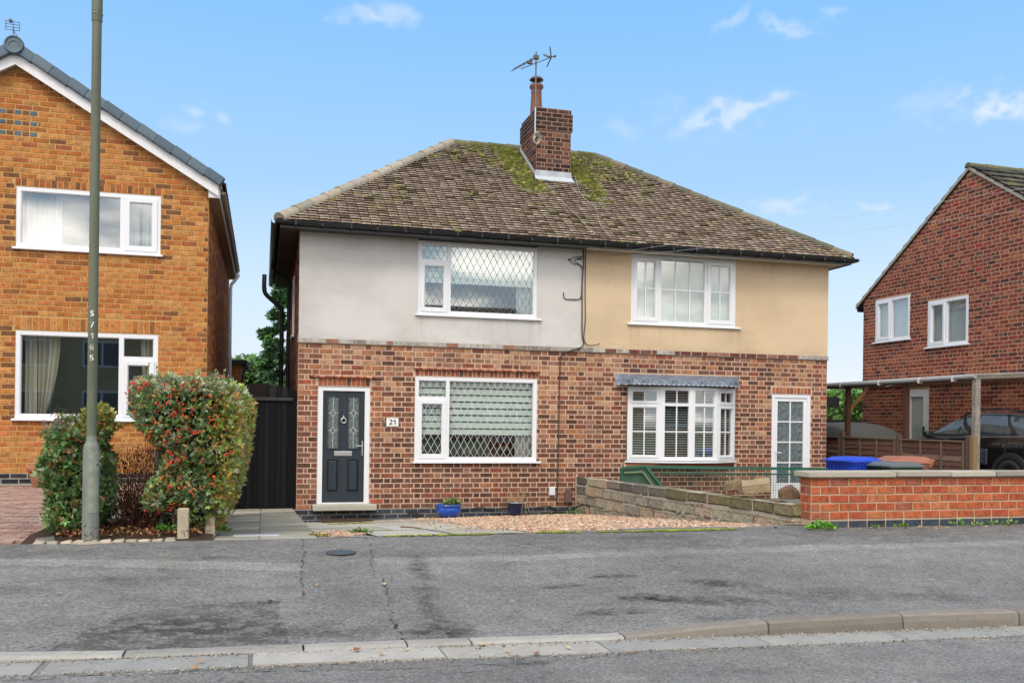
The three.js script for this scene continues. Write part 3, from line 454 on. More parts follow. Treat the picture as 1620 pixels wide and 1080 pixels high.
{ // front door of the left house
  const d = grp('front_door', semi); d.userData.label = 'anthracite panelled front door with two glazed lights'; const f = new MB();
  f.box(.34, -.37, -.09, .428, 1.67, -.012).box(1.152, -.37, -.09, 1.24, 1.67, -.012).box(.428, 1.602, -.09, 1.152, 1.67, -.012).box(.428, -.37, -.09, 1.152, -.348, -.012); f.build('door_frame', M.upvc, d);
  const anth = mat([.017, .029, .044], .5, { map: tWood, size: .6, bump: tWood, bumpSize: .25, bumpScale: .0012 }), z0 = -.085, z1 = -.045;
  const lx0 = .428, lx1 = 1.152, ly0 = -.348, ly1 = 1.602, gl = [[.515, .60, .70, 1.515], [.868, .60, 1.053, 1.515]], pn = [[.515, -.155, .70, .40], [.868, -.155, 1.053, .40]];
  put('door_leaf', onFace(wallShape([[lx0, ly0], [lx1, ly0], [lx1, ly1], [lx0, ly1]], [...gl, ...pn], .04), V3(0, 0, z1), FRONT), anth, d);
  for (const [a, b, c, e] of gl) {
    const m = new MB(); const t = .02; m.box(a - .022, b - .022, z1, a, e + .022, z1 + .012).box(c, b - .022, z1, c + .022, e + .022, z1 + .012).box(a, b - .022, z1, c, b, z1 + .012).box(a, e, z1, c, e + .022, z1 + .012); m.build('bead', anth, d);
    new MB().quad([a, b, z1 - .02], [c, b, z1 - .02], [c, e, z1 - .02], [a, e, z1 - .02]).build('pane', mat([.20, .25, .25], .22, { map: tLump, size: .3, bump: tLump, bumpSize: .12, bumpScale: .006 }), d);
    const g = new MB(), mx = (a + c) / 2, z = z1 - .016, bar = (p, q) => g.bar([...p, z], [...q, z], .007, .005, [0, 0, 1]);
    const ys = [1.215, .91], dx = .045, dy = .066; bar([mx, b], [mx, ys[1] - dy]); bar([mx, ys[1] + dy], [mx, ys[0] - dy]); bar([mx, ys[0] + dy], [mx, e]);
    for (const y of ys) { bar([a, y], [mx - dx, y]); bar([mx + dx, y], [c, y]); for (const [sx, sy] of [[1, 1], [1, -1], [-1, 1], [-1, -1]]) bar([mx + sx * dx, y], [mx, y + sy * dy]); }
    g.build('pane_leads', M.leadPale, d);
  }
  for (const [a, b, c, e] of pn) { const m = new MB(), i = .03; m.hexa([[a, b, z1 - .02], [c, b, z1 - .02], [c, e, z1 - .02], [a, e, z1 - .02], [a + i, b + i, z1 - .002], [c - i, b + i, z1 - .002], [c - i, e - i, z1 - .002], [a + i, e - i, z1 - .002]]); m.build('door_panel', anth, d); const bd = new MB(); bd.box(a - .016, b - .016, z1, a, e + .016, z1 + .007).box(c, b - .016, z1, c + .016, e + .016, z1 + .007).box(a, b - .016, z1, c, b, z1 + .007).box(a, e, z1, c, e + .016, z1 + .007); bd.build('bead', anth, d); }
  const lb = new MB(); lb.geo(chamferBox(.315, .085, .02, .008), new THREE.Matrix4().makeTranslation(.784, .507, z1 + .008)); lb.box(.655, .485, z1 + .018, .913, .53, z1 + .022); lb.build('letterbox', M.steel, d);
  const kn = new MB(); kn.geo(new THREE.TorusGeometry(.043, .011, 8, 20), new THREE.Matrix4().makeTranslation(.787, 1.085, z1 + .025)); kn.geo(new THREE.SphereGeometry(.02, 10, 8), new THREE.Matrix4().makeTranslation(.787, 1.14, z1 + .02)); kn.rod([.787, 1.14, z1 + .01], [.787, 1.185, z1 + .01], .008); kn.build('knocker', M.steel, d);
  const hd = new MB(); hd.geo(chamferBox(.026, .25, .014, .006), new THREE.Matrix4().makeTranslation(1.118, .60, z1 + .006)); hd.rod([1.118, .64, z1 + .045], [1.005, .645, z1 + .045], .0095); hd.rod([1.118, .64, z1], [1.118, .64, z1 + .05], .01); hd.build('handle', M.steel, d);
  const st = chamferBox(1.09, .098, .34, .012, rng(3), .004); st.translate(.81, -.42, .06); put('door_step', st, mat([.40, .385, .33], .95, { map: tBlotch, size: .9, bump: tFine, bumpSize: .4, bumpScale: .002 }), d);
}
{ // white glazed door of the right house
  const d = grp('front_door', semi); d.userData.label = 'white glazed front door of the cream half'; const f = new MB(); frameRing(f, 9.2, -.35, 10.08, 1.72, .07, -.09, -.012); f.build('door_frame', M.upvc, d);
  const s = new MB(); s.box(9.27, -.28, -.08, 9.345, 1.65, -.03).box(9.935, -.28, -.08, 10.01, 1.65, -.03).box(9.345, 1.575, -.08, 9.935, 1.65, -.03).box(9.345, -.28, -.08, 9.935, -.06, -.03); s.box(9.38, -.24, -.03, 9.9, -.10, -.022); s.build('door_leaf', M.upvc, d);
  new MB().quad([9.345, -.06, -.055], [9.935, -.06, -.055], [9.935, 1.575, -.055], [9.345, 1.575, -.055]).build('pane', mat([.16, .22, .24], .12, { map: tLump, size: .5, bump: tLump, bumpSize: .14, bumpScale: .01, ior: 1.8 }), d);
  const g = new MB(); g.box(9.628, -.06, -.058, 9.652, 1.575, -.038); for (let k = 1; k < 4; k++) g.box(9.345, -.06 + k * .409 - .012, -.0575, 9.935, -.06 + k * .409 + .012, -.0385); g.build('glazing_bar', M.upvc, d);
  const h = new MB(); h.geo(chamferBox(.025, .2, .012, .005), new THREE.Matrix4().makeTranslation(9.305, .52, -.024)); h.rod([9.305, .56, .01], [9.42, .545, .012], .009); h.rod([9.305, .56, -.03], [9.305, .56, .014], .009); h.build('handle', M.upvc, d);
  box(9.15, -.46, -.1, 10.13, -.352, .12).build('door_step', mat([.38, .36, .33], .95, { map: tBlotch, size: .9 }), d);
  roomBox(9.0, -.4, 10.3, 2, -.26, 1.5, M.roomMid, d);
}
{ // tile creasings over door and window
  const m = brickMats([[.42, .15, .09], [.50, .20, .12], [.36, .13, .09]]);
  for (const [x0, x1, y, n] of [[.21, 1.42, 1.845, 9], [1.985, 4.335, 2.03, 17]]) for (let k = 0; k < n; k++) { const w = (x1 - x0) / n, b = new MB(), a = x0 + k * w; for (let i = 0; i < 4; i++) { const u = i / 4, v = (i + 1) / 4, h = (t) => y - .016 * Math.sin(Math.PI * t) - .004 * (k % 2); b.hexa([[a + u * w, h(u), .055], [a + v * w, h(v), .055], [a + v * w, h(v) + .008, -.02], [a + u * w, h(u) + .008, -.02], [a + u * w, h(u) + .02, .055], [a + v * w, h(v) + .02, .055], [a + v * w, h(v) + .034, -.02], [a + u * w, h(u) + .034, -.02]]); } b.build('creasing_tile', m[k % 3], semi); }
}
// ---- roof: hipped, plain tiles, clay half-round hips
const EY = 4.43, EX0 = -.40, EX1 = 10.78, EZ = .40, RZ = -3.45, RX0 = 3.32, RX1 = 6.66, RY = 7.17;
{
  const roof = new MB(), zb = 2 * RZ - EZ, A = [EX0, EY, EZ], B = [EX1, EY, EZ], C = [EX1, EY, zb], D = [EX0, EY, zb], R0 = [RX0, RY, RZ], R1 = [RX1, RY, RZ];
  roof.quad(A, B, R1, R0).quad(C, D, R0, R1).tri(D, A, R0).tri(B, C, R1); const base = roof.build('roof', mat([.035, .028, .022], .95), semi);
  const pal = [[.42, .325, .24], [.33, .245, .18], [.50, .40, .30], [.25, .175, .125], [.38, .28, .22], [.15, .11, .07], [.42, .34, .18], [.11, .10, .035]];
  const ms = pal.map((c) => mat(c, .95, { map: tBrick, size: .4, bump: tFine, bumpSize: .2, bumpScale: .002, vertexColors: true })), rm = mat([1, 1, 1], .95, { map: tBrick, size: .4, vertexColors: true });
  const wA = weighted([26, 22, 17, 10, 16, 5, 2, .6]), wM = weighted([9, 12, 5, 12, 9, 16, 8, 22]);
  const Wf = V3(0, RY - EY, RZ - EZ), Ls = Wf.length(); Wf.normalize();
  const mossy = (x, s) => { const n = fbm(x * 1.1, s * 1.1, 401, 4); let d = .9 * sm(3.4, 4.75, s) * sm(.36, .6, n) * sm(2.6, 3.6, x) * sm(8.2, 6.9, x); d = Math.max(d, .95 * sm(.55, .1, Math.abs(x - 4.62 + (s - 2.9) * .05)) * sm(1.9, 2.5, s), .9 * sm(.5, .05, Math.abs(x - 5.95)) * sm(1.5, 2.4, s) * sm(.3, .5, n)); return Math.max(d, .55 * sm(.56, .76, n) * sm(1.0, 2.4, x) * sm(8.6, 6.4, x), .42 * sm(2.2, 4.4, s) * sm(.4, .62, fbm(x * 2.6, s * 2.6, 411, 3)), .3 * sm(.6, .78, fbm(x * 2.1, s * 2.2, 409, 3))); };
  const rangeF = (s) => { const t = clamp(s / Ls, 0, 1); return [lerp(EX0, RX0, t), lerp(EX1, RX1, t)]; };
  const g = .1055, n = Math.floor(Ls / g);
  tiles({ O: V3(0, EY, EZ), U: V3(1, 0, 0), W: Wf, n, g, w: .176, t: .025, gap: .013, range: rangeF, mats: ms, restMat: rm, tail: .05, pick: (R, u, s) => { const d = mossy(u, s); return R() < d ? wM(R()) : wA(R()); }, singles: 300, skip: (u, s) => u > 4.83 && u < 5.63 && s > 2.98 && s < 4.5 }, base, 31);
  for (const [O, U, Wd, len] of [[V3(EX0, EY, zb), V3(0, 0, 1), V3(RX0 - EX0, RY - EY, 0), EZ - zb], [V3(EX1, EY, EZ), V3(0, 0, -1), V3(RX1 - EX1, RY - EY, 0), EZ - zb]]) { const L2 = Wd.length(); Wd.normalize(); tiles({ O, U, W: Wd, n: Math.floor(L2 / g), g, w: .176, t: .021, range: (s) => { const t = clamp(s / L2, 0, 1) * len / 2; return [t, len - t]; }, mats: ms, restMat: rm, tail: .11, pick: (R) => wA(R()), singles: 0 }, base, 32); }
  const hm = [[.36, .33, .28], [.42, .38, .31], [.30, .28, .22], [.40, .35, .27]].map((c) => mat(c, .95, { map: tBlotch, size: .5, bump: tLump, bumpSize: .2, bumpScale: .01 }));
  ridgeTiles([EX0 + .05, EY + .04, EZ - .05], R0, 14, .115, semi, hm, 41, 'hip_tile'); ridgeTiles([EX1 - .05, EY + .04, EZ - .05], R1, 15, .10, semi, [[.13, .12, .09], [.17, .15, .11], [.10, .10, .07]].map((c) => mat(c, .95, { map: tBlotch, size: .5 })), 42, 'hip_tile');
  ridgeTiles([EX0 + .05, EY + .04, zb + .05], R0, 14, .11, semi, hm, 43, 'hip_tile'); ridgeTiles([EX1 - .05, EY + .04, zb + .05], R1, 14, .11, semi, hm, 44, 'hip_tile');
  ridgeTiles(R0, R1, 8, .10, semi, [[.16, .16, .07], [.22, .20, .12], [.13, .14, .05]].map((c) => mat(c, .95, { map: tBlotch, size: .4, bump: tLump, bumpSize: .15, bumpScale: .012 })), 45);
  // moss cushions
  const R = rng(51), mm = [], mc = [], ico = new THREE.IcosahedronGeometry(1, 1); const o3 = new THREE.Object3D(), nrm = V3(0, -Wf.z, Wf.y);
  for (let k = 0; k < 26000 && mm.length < 5200; k++) {
    const s = R() * Ls, [a, b] = rangeF(s), x = lerp(a, b, R()), d = mossy(x, s); if (R() > d * d * 1.25 || (x > 4.86 && x < 5.6 && s > 2.98)) continue;
    const z = .012 + .030 * R() * (.4 + d); o3.position.set(x, EY, EZ).addScaledVector(Wf, Math.floor(s / g) * g + (R() - .5) * .03).addScaledVector(nrm, .012); o3.scale.set(z * (1 + R()), z * (.5 + .3 * R()), z * (.8 + .6 * R())); o3.rotation.set(.62, R() * .6 - .3, 0); o3.updateMatrix(); mm.push(o3.matrix.clone());
    const h = R(); mc.push(new THREE.Color().setRGB(...(h < .4 ? [.075, .08, .014] : h < .6 ? [.115, .115, .02] : h < .94 ? [.05, .055, .014] : [.2, .17, .07])).multiplyScalar(.7 + .6 * R()));
  }
  const im = new THREE.InstancedMesh(ico, mat([1, 1, 1], 1), mm.length); mm.forEach((m, k) => { im.setMatrixAt(k, m); im.setColorAt(k, mc[k]); }); im.name = 'moss'; im.castShadow = im.receiveShadow = true; im.userData.kind = 'stuff'; base.add(im);
  // eaves: fascia, soffit, half-round gutters, downpipes
  const fs = new MB(); fs.box(EX0 + .06, 4.31, .345, EX1 - .06, 4.41, .37).box(EX0 + .06, 4.31, zb + .06, EX0 + .085, 4.41, .345).box(EX1 - .085, 4.31, zb + .06, EX1 - .06, 4.41, .345); fs.build('fascia', M.black, semi);
  const so = new MB(); so.box(EX0 + .085, 4.335, .013, 5.2, 4.35, .345).box(EX0 + .085, 4.335, zb + .06, -.005, 4.35, .013); so.build('soffit', M.soffitDark, semi); box(5.2, 4.335, .013, EX1 - .085, 4.35, .345).box(W + .005, 4.335, zb + .06, EX1 - .085, 4.35, .013).build('soffit', M.soffitPale, semi);
  const gut = (a, b, name = 'gutter') => { const sh = new THREE.Shape(); sh.absarc(0, 0, .058, Math.PI, 2 * Math.PI); sh.lineTo(.05, 0); sh.absarc(0, 0, .05, 2 * Math.PI, Math.PI, true); const A = V3(...a), d = V3(...b).sub(A), L = d.length(); d.normalize(); const g = new THREE.ExtrudeGeometry(sh, { depth: L, bevelEnabled: false, curveSegments: 10 }); const s = UPV.clone().cross(d); g.applyMatrix4(new THREE.Matrix4().makeBasis(s, UPV, d).setPosition(A)); put(name, g, M.black, semi); };
  gut([EX0 - .02, 4.415, .43], [EX1 + .02, 4.415, .43]); gut([EX0 - .03, 4.415, zb], [EX0 - .03, 4.415, .43]); gut([EX1 + .03, 4.415, .43], [EX1 + .03, 4.415, zb]);
  const br = new MB(); for (let x = -.1; x < 10.7; x += .92) br.box(x, 4.345, .37, x + .03, 4.425, .492).box(x + .44, 4.352, .372, x + .47, 4.40, .4905); br.build('gutter_bracket', M.black, semi);
  const dp = new MB(); dp.tube([[-.42, 4.37, -3.9], [-.42, 4.28, -3.9], [-.2, 4.12, -3.95], [-.075, 4.0, -3.95], [-.075, 3.7, -3.95], [-.075, 1, -3.95], [-.075, -.5, -3.95]], .038, 10, undefined, 60); dp.build('downpipe', M.black, semi);
  const sp = new MB(), zz = -6.6; sp.tube([[-.585, 4.55, zz], [-.585, 4.2, zz], [-.56, 4.1, zz], [-.27, 3.83, zz], [-.18, 3.72, zz], [-.17, 3.6, zz], [-.17, 2, zz], [-.17, -.5, zz]], .055, 10, undefined, 90); sp.geo(new THREE.CylinderGeometry(.08, .07, .12, 12), new THREE.Matrix4().makeTranslation(-.2, 2.6, zz + .05)); sp.build('soil_pipe', M.black, semi);
  const wl = new MB(); wl.tube([[5.66, 6.2, -1.93], [5.55, 5.65, -1.22], [5.62, 5.2, -.55], [5.5, 4.75, .06], [5.53, 4.47, .46]].map(([x, y, z]) => [x, y + .05, z]), .004, 5); wl.tube([[4.98, 5.5, -1.0], [5.1, 5.1, -.42], [5.2, 4.75, .06], [5.24, 4.5, .45]].map(([x, y, z]) => [x, y + .05, z]), .004, 5); wl.build('roof_cable', mat([.34, .30, .26], .6), semi);
}
{ // chimney stack
  const ch = grp('chimney', semi), x0 = 4.845, x1 = 5.60, z0 = -3.18, z1 = -2.05, cb = 7.19, ct = 7.645, mm = mat([.36, .235, .175], .95, { map: tSpeck, size: .5 });
  const pal = [[.04, .026, .026], [.07, .038, .035], [.115, .05, .04], [.165, .07, .052], [.24, .11, .075], [.10, .055, .05]], ms = brickMats(pal);
  const core = new MB(); core.box(x0, 5.1, z0, x1, cb, z1).box(x0 - .03, cb, z0 - .03, x1 + .03, ct - .09, z1 + .03).box(x0 - .005, ct - .09, z0 - .005, x1 + .005, ct + .005, z1 + .005); const stack = core.build('stack', mm, ch);
  const pk = (R, u, v) => weighted(v > cb - .02 ? [14, 7, 1, .3, 0, 3] : v < 6.4 ? [7, 9, 4, 1.5, .4, 4] : [5, 7, 5, 4, 2.4, 4])(R());
  for (const [O, face, len, sg] of [[V3(x0, 0, z1), FRONT, x1 - x0, 62], [V3(x0, 0, z0), LEFTSIDE, z1 - z0, 44]]) {
    const e = .03 * (face === FRONT ? 1 : 1), off = (d) => O.clone().addScaledVector(face.N, d).addScaledVector(face.U, -d);
    brickwork({ O, face, v0: 5.79, rows: 15, ch: .0905, S: .2265, H: .1075, j: .0125, bond: 'flemish', range: () => [[0, len]], mats: ms, restMat: brickRest, pick: pk, singles: Math.round(sg * .6) }, stack, 63 + sg);
    brickwork({ O: off(e), face, v0: cb + .002, rows: 4, ch: .0895, S: .2265, H: .1075, j: .0125, bond: 'stretcher', range: () => [[0, len + 2 * e]], mats: ms, restMat: brickRest, pick: pk, singles: Math.round(sg * .3) }, stack, 64 + sg);
    brickwork({ O: off(.005), face, v0: ct - .088, rows: 1, ch: .0895, S: .2265, H: .1075, j: .0125, bond: 'stretcher', range: () => [[0, len + .01]], mats: ms, restMat: brickRest, pick: pk, singles: Math.round(sg * .1) }, stack, 65 + sg);
  }
  const fl = new MB(), k = (RY - EY) / (EZ - RZ), ry = (z) => EY + (EZ - z) * k; fl.quad([x0 - .05, ry(z1 + .16) + .035, z1 + .16], [x1 + .05, ry(z1 + .16) + .035, z1 + .16], [x1 + .03, ry(z1) + .05, z1 + .012], [x0 - .03, ry(z1) + .05, z1 + .012]).quad([x0 - .03, ry(z1) + .05, z1 + .012], [x1 + .03, ry(z1) + .05, z1 + .012], [x1 + .02, ry(z1) + .17, z1 + .010], [x0 - .02, ry(z1) + .17, z1 + .010]);
  fl.build('flashing', mat([.40, .43, .47], .5, { map: tBlotch, size: .4 }), ch);
  const f2 = new MB(); for (let z = z1 + .02, i = 0; z > z0; z -= .14, i++) f2.hexa([[x0 - .014, ry(z) + .03, z], [x0 - .004, ry(z) + .03, z], [x0 - .004, ry(z - .14) + .03, z - .14], [x0 - .014, ry(z - .14) + .03, z - .14], [x0 - .014, ry(z) + .13, z], [x0 - .004, ry(z) + .13, z], [x0 - .004, ry(z - .14) + .11, z - .14], [x0 - .014, ry(z - .14) + .11, z - .14]]); f2.build('flashing', mat([.40, .43, .47], .5), ch);
  const L = (pts, x, z, seg = 20) => new THREE.LatheGeometry(pts.map(([r, y]) => new THREE.Vector2(r, y)), seg).translate(x, 0, z);
  const clay = mat([.20, .085, .058], .8, { map: tBlotch, size: .4 });
  put('chimney_pot', L([[.13, 7.58], [.125, 7.75], [.11, 8.05], [.112, 8.16], [.145, 8.19], [.15, 8.23], [.13, 8.26], [.105, 8.26], [.1, 8.1]], 4.95, -2.45), clay, ch);
  put('pot_cowl', L([[.0, 8.43], [.12, 8.405], [.15, 8.36], [.145, 8.355], [.0, 8.38]], 4.95, -2.45), mat([.09, .05, .04], .6), ch); const pr = new MB(); for (let a = 0; a < 4; a++) pr.rod([4.95 + .1 * Math.cos(a * 1.57 + .5), 8.25, -2.45 + .1 * Math.sin(a * 1.57 + .5)], [4.95 + .1 * Math.cos(a * 1.57 + .5), 8.37, -2.45 + .1 * Math.sin(a * 1.57 + .5)], .008); pr.build('cowl_prong', M.galv, ch);
  const wr = new MB(); wr.geo(new THREE.TorusGeometry(.112, .006, 6, 24).rotateX(Math.PI / 2), new THREE.Matrix4().makeTranslation(4.95, 8.1, -2.45)); wr.build('pot_strap', M.galv, ch);
  put('capped_flue', L([[.0, 7.73], [.075, 7.72], [.085, 7.69], [.06, 7.685], [.06, 7.56]], 5.32, -2.55), mat([.22, .17, .10], .8), ch);
  box(x0 + .03, ct, z0 + .03, x1 - .03, ct + .02, z1 - .03).build('flaunching', mat([.3, .27, .23], .95), ch);
}
{ // services on the front wall
  const cb = new MB(), T = (p, r = .009) => cb.tube(p, r, 6);
  T([[5.17, 4.33, .03], [5.18, 4.1, .03], [5.155, 3.8, .032], [5.16, 3.2, .03], [5.17, 2.7, .032], [5.2, 2.56, .035], [5.13, 2.5, .05], [4.9, 2.42, .05], [4.765, 2.36, .02], [4.745, 2.1, .014], [4.735, 1, .016], [4.73, 0, .018], [4.72, -.4, .02]], .011);
  T([[5.22, 4.33, .03], [5.215, 3.6, .028], [5.225, 3, .03], [5.205, 2.66, .03], [5.26, 2.56, .04], [5.42, 2.555, .05], [5.52, 2.59, .045]], .008);
  T([[5.15, 3.66, .03], [5.12, 3.42, .03], [4.95, 3.395, .028], [4.82, 3.40, .026], [4.79, 3.46, .026], [4.795, 3.52, .028]], .009);
  T([[5.16, 3.95, .035], [5.1, 4.04, .04], [4.95, 4.07, .04], [4.92, 4.14, .04], [5.0, 4.19, .04], [5.16, 4.2, .045]], .006); T([[5.17, 4.0, .03], [5.05, 4.08, .035], [4.99, 4.12, .04], [5.05, 4.16, .04], [5.2, 4.185, .05]], .006);
  cb.box(4.875, 4.115, .012, 4.905, 4.145, .05); cb.box(5.06, 4.14, .012, 5.13, 4.165, .05); cb.build('cable', mat([.03, .027, .025], .6), semi);
  const bx = chamferBox(.115, .155, .05, .01); bx.translate(4.615, -.175, .03); put('service_box', bx, mat([.62, .66, .70], .4), semi);
  const vb = new MB(); vb.hexa([[4.86, -.39, .075], [5.0, -.39, .075], [5.0, -.39, .006], [4.86, -.39, .006], [4.875, -.15, .03], [4.985, -.15, .03], [4.985, -.12, .006], [4.875, -.12, .006]]); vb.build('gas_terminal', mat([.10, .055, .045], .6), semi);
  const pb = chamferBox(.213, .146, .012, .003); pb.translate(1.637, 1.067, .018); put('number_plate', pb, mat([.74, .74, .72], .5), semi);
  const bell = new MB(); bell.geo(new THREE.SphereGeometry(.018, 12, 8), new THREE.Matrix4().makeTranslation(1.475, 1.095, .018)); bell.build('door_bell', mat([.25, .2, .12], .4, { metalness: .5 }), semi);
}
const font = await new FontLoader().loadAsync('fonts/droid/droid_sans_regular.typeface.json'), fontBold = await new FontLoader().loadAsync('fonts/droid/droid_sans_bold.typeface.json');
function textGeo(s, size, depth, f = font) { const g = new TextGeometry(s, { font: f, size, depth, curveSegments: 5, bevelEnabled: false }); g.computeBoundingBox(); const b = g.boundingBox; g.translate(-(b.min.x + b.max.x) / 2, -(b.min.y + b.max.y) / 2, 0); return g; }
put('number', textGeo('21', .088, .003, fontBold).translate(1.637, 1.068, .0241), mat([.03, .035, .045], .5), semi);
// ================================================================ the orange-brick neighbour on the left
const LX = -1.45, LZ = .85, LAX = -4.22, LW = 2.77, LEY = 4.72, LAY = 6.38;    // right corner, front, apex x, half width, eave, apex height
const lh = thing('gable_house', 'orange brick gable-fronted house with white bargeboard and two wide windows', 'house');
const palL = [[.53, .212, .062], [.44, .155, .045], [.57, .272, .09], [.22, .098, .048], [.39, .118, .05], [.50, .232, .08], [.31, .122, .05], [.54, .188, .068], [.12, .17, .21]];
const matsL = brickMats(palL), mortarL = mat([.60, .36, .145], .95, { map: tSpeck, size: .5, bump: tFine, bumpSize: .2, bumpScale: .002 });
{
  const roofY = (x) => LAY - (LAY - LEY) / LW * Math.abs(x - LAX), ch = .0797, x0 = LAX - LW;
  const up = [-4.215, 3.632, -2.165, 4.572], lo = [-4.2, 1.04, -2.18, 2.395], y0 = .07;
  const toU = (h) => [h[0] - x0, h[1], h[2] - x0, h[3]], holes = [toU(up), toU(lo)];
  const wall = put('front_wall', onFace(wallShape([[0, -.2], [2 * LW, -.2], [2 * LW, roofY(LX)], [LW, LAY], [0, roofY(x0)]], holes, .26), V3(x0, 0, LZ), FRONT), mortarL, lh);
  const sold = []; for (let x = up[0] - .02, k = 0; x < up[2] + .01; x += .083, k++) sold.push([x - x0 + .004, 4.585, x - x0 + .078, 4.695, [4, 3, 0, 6, 4, 1, 3, 7, 6, 0, 3, 4, 5][k % 13]]);
  for (let x = lo[0] - .02, k = 0; x < lo[2] + .01; x += .083, k++) sold.push([x - x0 + .004, 2.408, x - x0 + .078, 2.60, [0, 2, 5, 0, 0, 7, 2, 0, 1, 5, 0, 6][k % 12]]);
  for (let r = 0; r < 3; r++) for (let c = 0; c < 6; c++) { const x = -5.115 + c * .215 - x0, y = .23 + .0797 * (64 + 2 * r) + .005; sold.push([x, y, x + .098, y + .068, 8]); if (c < 5) sold.push([x + .108, y, x + .205, y + .068, 3]); }
  const quoin = (u, v, r) => r % 2 === 0 && (u > 2 * LW - .13 || (v > 3.5 && v < 4.75 && (Math.abs(u - holes[0][0] + .07) < .07 || Math.abs(u - holes[0][2] - .07) < .07)) || (v > 1 && v < 2.5 && Math.abs(u - holes[1][0] + .07) < .07));
  const wl = weighted([36, 22, 18, 1.4, 4, 15, 3, 11]), wt = weighted([30, 28, 8, 2.2, 6, 9, 7, 9]);
  brickwork({ O: V3(x0, 0, LZ), face: FRONT, v0: y0 + .16, rows: 78, ch, S: .2285, H: .109, j: .0105, bond: 'stretcher', drift: .06, uStart: 0, range: (v) => { const e = v < LEY ? 0 : (v - LEY) / (LAY - LEY) * LW; return e > LW - .1 ? [[LW, LW]] : [[e, 2 * LW - e]]; }, holes: [...holes, [holes[0][0] - .03, 4.57, holes[0][2] + .03, 4.70], [holes[1][0] - .03, 2.395, holes[1][2] + .03, 2.605], ...[0, 1, 2].map((r) => [-5.12 - x0, .23 + .0797 * (64 + 2 * r), -3.935 - x0, .23 + .0797 * (65 + 2 * r)])], mats: matsL, restMat: brickRest, pick: (R, u, v, len, r) => (quoin(u, v, r) && R() < .8 ? 3 : R() < sm(3.9, 5.5, v) * .8 ? wt(R()) : wl(R())), singles: 290, see: (p) => p.x > -5.05 && !(p.x > -2.3 && p.y < 1.55) && !(p.y < 1.25 && p.x > -3.7), extra: sold }, wall, 71);
  const pb = brickMats([[.035, .037, .045], [.055, .055, .065]]), pl = box(x0 - .01, -.4, LZ - .2, LX + .01, y0 + .158, LZ + .012).build('plinth', mat([.42, .38, .33], .95, { map: tSpeck, size: .5 }), lh);
  brickwork({ O: V3(x0 - .01, 0, LZ + .012), face: FRONT, v0: y0 - .0, rows: 2, ch, S: .2285, H: .109, j: .011, bond: 'stretcher', range: () => [[0, 2 * LW + .02]], mats: pb, restMat: brickRest, pick: (R) => (R() < .6 ? 0 : 1), singles: 10 }, pl, 72);
  // side wall facing the passage
  const side = box(LX - .25, -.4, -8, LX, LEY, LZ - .265).build('side_wall', mat([.40, .20, .085], .95, { map: tSpeck, size: .5 }), lh);
  brickwork({ O: V3(LX, 0, LZ), face: RIGHTSIDE, v0: y0, rows: 58, ch, S: .2285, H: .109, j: .0105, bond: 'stretcher', range: () => [[0, 8.8]], mats: matsL, restMat: brickRest, pick: (R) => weighted([12, 22, 4, 12, 18, 6, 22, 6])(R()), singles: 0 }, side, 73);
  box(x0, -.4, -8, x0 + .25, LEY, LZ - .265).build('side_wall', mat([.42, .17, .06], .95, { map: tBrick, size: .8 }), lh); box(x0 + .25, -.4, -8, LX - .25, LEY, -7.75).build('back_wall', mat([.42, .17, .06], .95, { map: tBrick, size: .8 }), lh);
  // roof: two slopes, dry verge caps, bargeboard
  const ov = .16, zf = LZ + ov, sl = (LAY - LEY) / LW, eo = .20, hy = .21;
  const rb = new MB(); for (const s of [-1, 1]) { const ax = LAX, ex = LAX + s * (LW + eo), ay = LAY + hy, ey = LAY + hy - sl * (LW + eo); rb.hexa(s > 0 ? [[ax, ay - .09, zf - .03], [ex, ey - .09, zf - .03], [ex, ey - .09, -8.2], [ax, ay - .09, -8.2], [ax, ay, zf - .03], [ex, ey, zf - .03], [ex, ey, -8.2], [ax, ay, -8.2]] : [[ex, ey - .09, zf - .03], [ax, ay - .09, zf - .03], [ax, ay - .09, -8.2], [ex, ey - .09, -8.2], [ex, ey, zf - .03], [ax, ay, zf - .03], [ax, ay, -8.2], [ex, ey, -8.2]]); }
  const roof = rb.build('roof', mat([.30, .22, .165], .9, { map: tBlotch, size: .8 }), lh);
  const tp = [[.30, .22, .165], [.36, .27, .2], [.25, .18, .14], [.24, .2, .16]].map((c) => mat(c, .9, { map: tBrick, size: .4, vertexColors: true })), Lr = Math.hypot(LW + eo, sl * (LW + eo));
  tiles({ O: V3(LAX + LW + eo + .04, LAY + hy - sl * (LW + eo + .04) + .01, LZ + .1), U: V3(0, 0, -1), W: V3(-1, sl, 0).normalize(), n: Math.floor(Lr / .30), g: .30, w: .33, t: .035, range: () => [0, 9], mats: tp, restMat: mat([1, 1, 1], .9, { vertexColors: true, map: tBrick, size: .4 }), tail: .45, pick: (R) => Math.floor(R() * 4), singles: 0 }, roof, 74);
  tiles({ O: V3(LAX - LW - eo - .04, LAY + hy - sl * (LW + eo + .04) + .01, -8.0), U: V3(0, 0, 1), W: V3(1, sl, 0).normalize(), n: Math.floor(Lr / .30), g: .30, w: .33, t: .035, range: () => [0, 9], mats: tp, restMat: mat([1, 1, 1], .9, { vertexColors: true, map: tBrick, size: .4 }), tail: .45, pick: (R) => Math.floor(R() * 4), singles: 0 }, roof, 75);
  const slateM = [[.07, .112, .15], [.085, .128, .165], [.058, .096, .132]].map((c) => mat(c, .55, { map: tBlotch, size: .3 }));
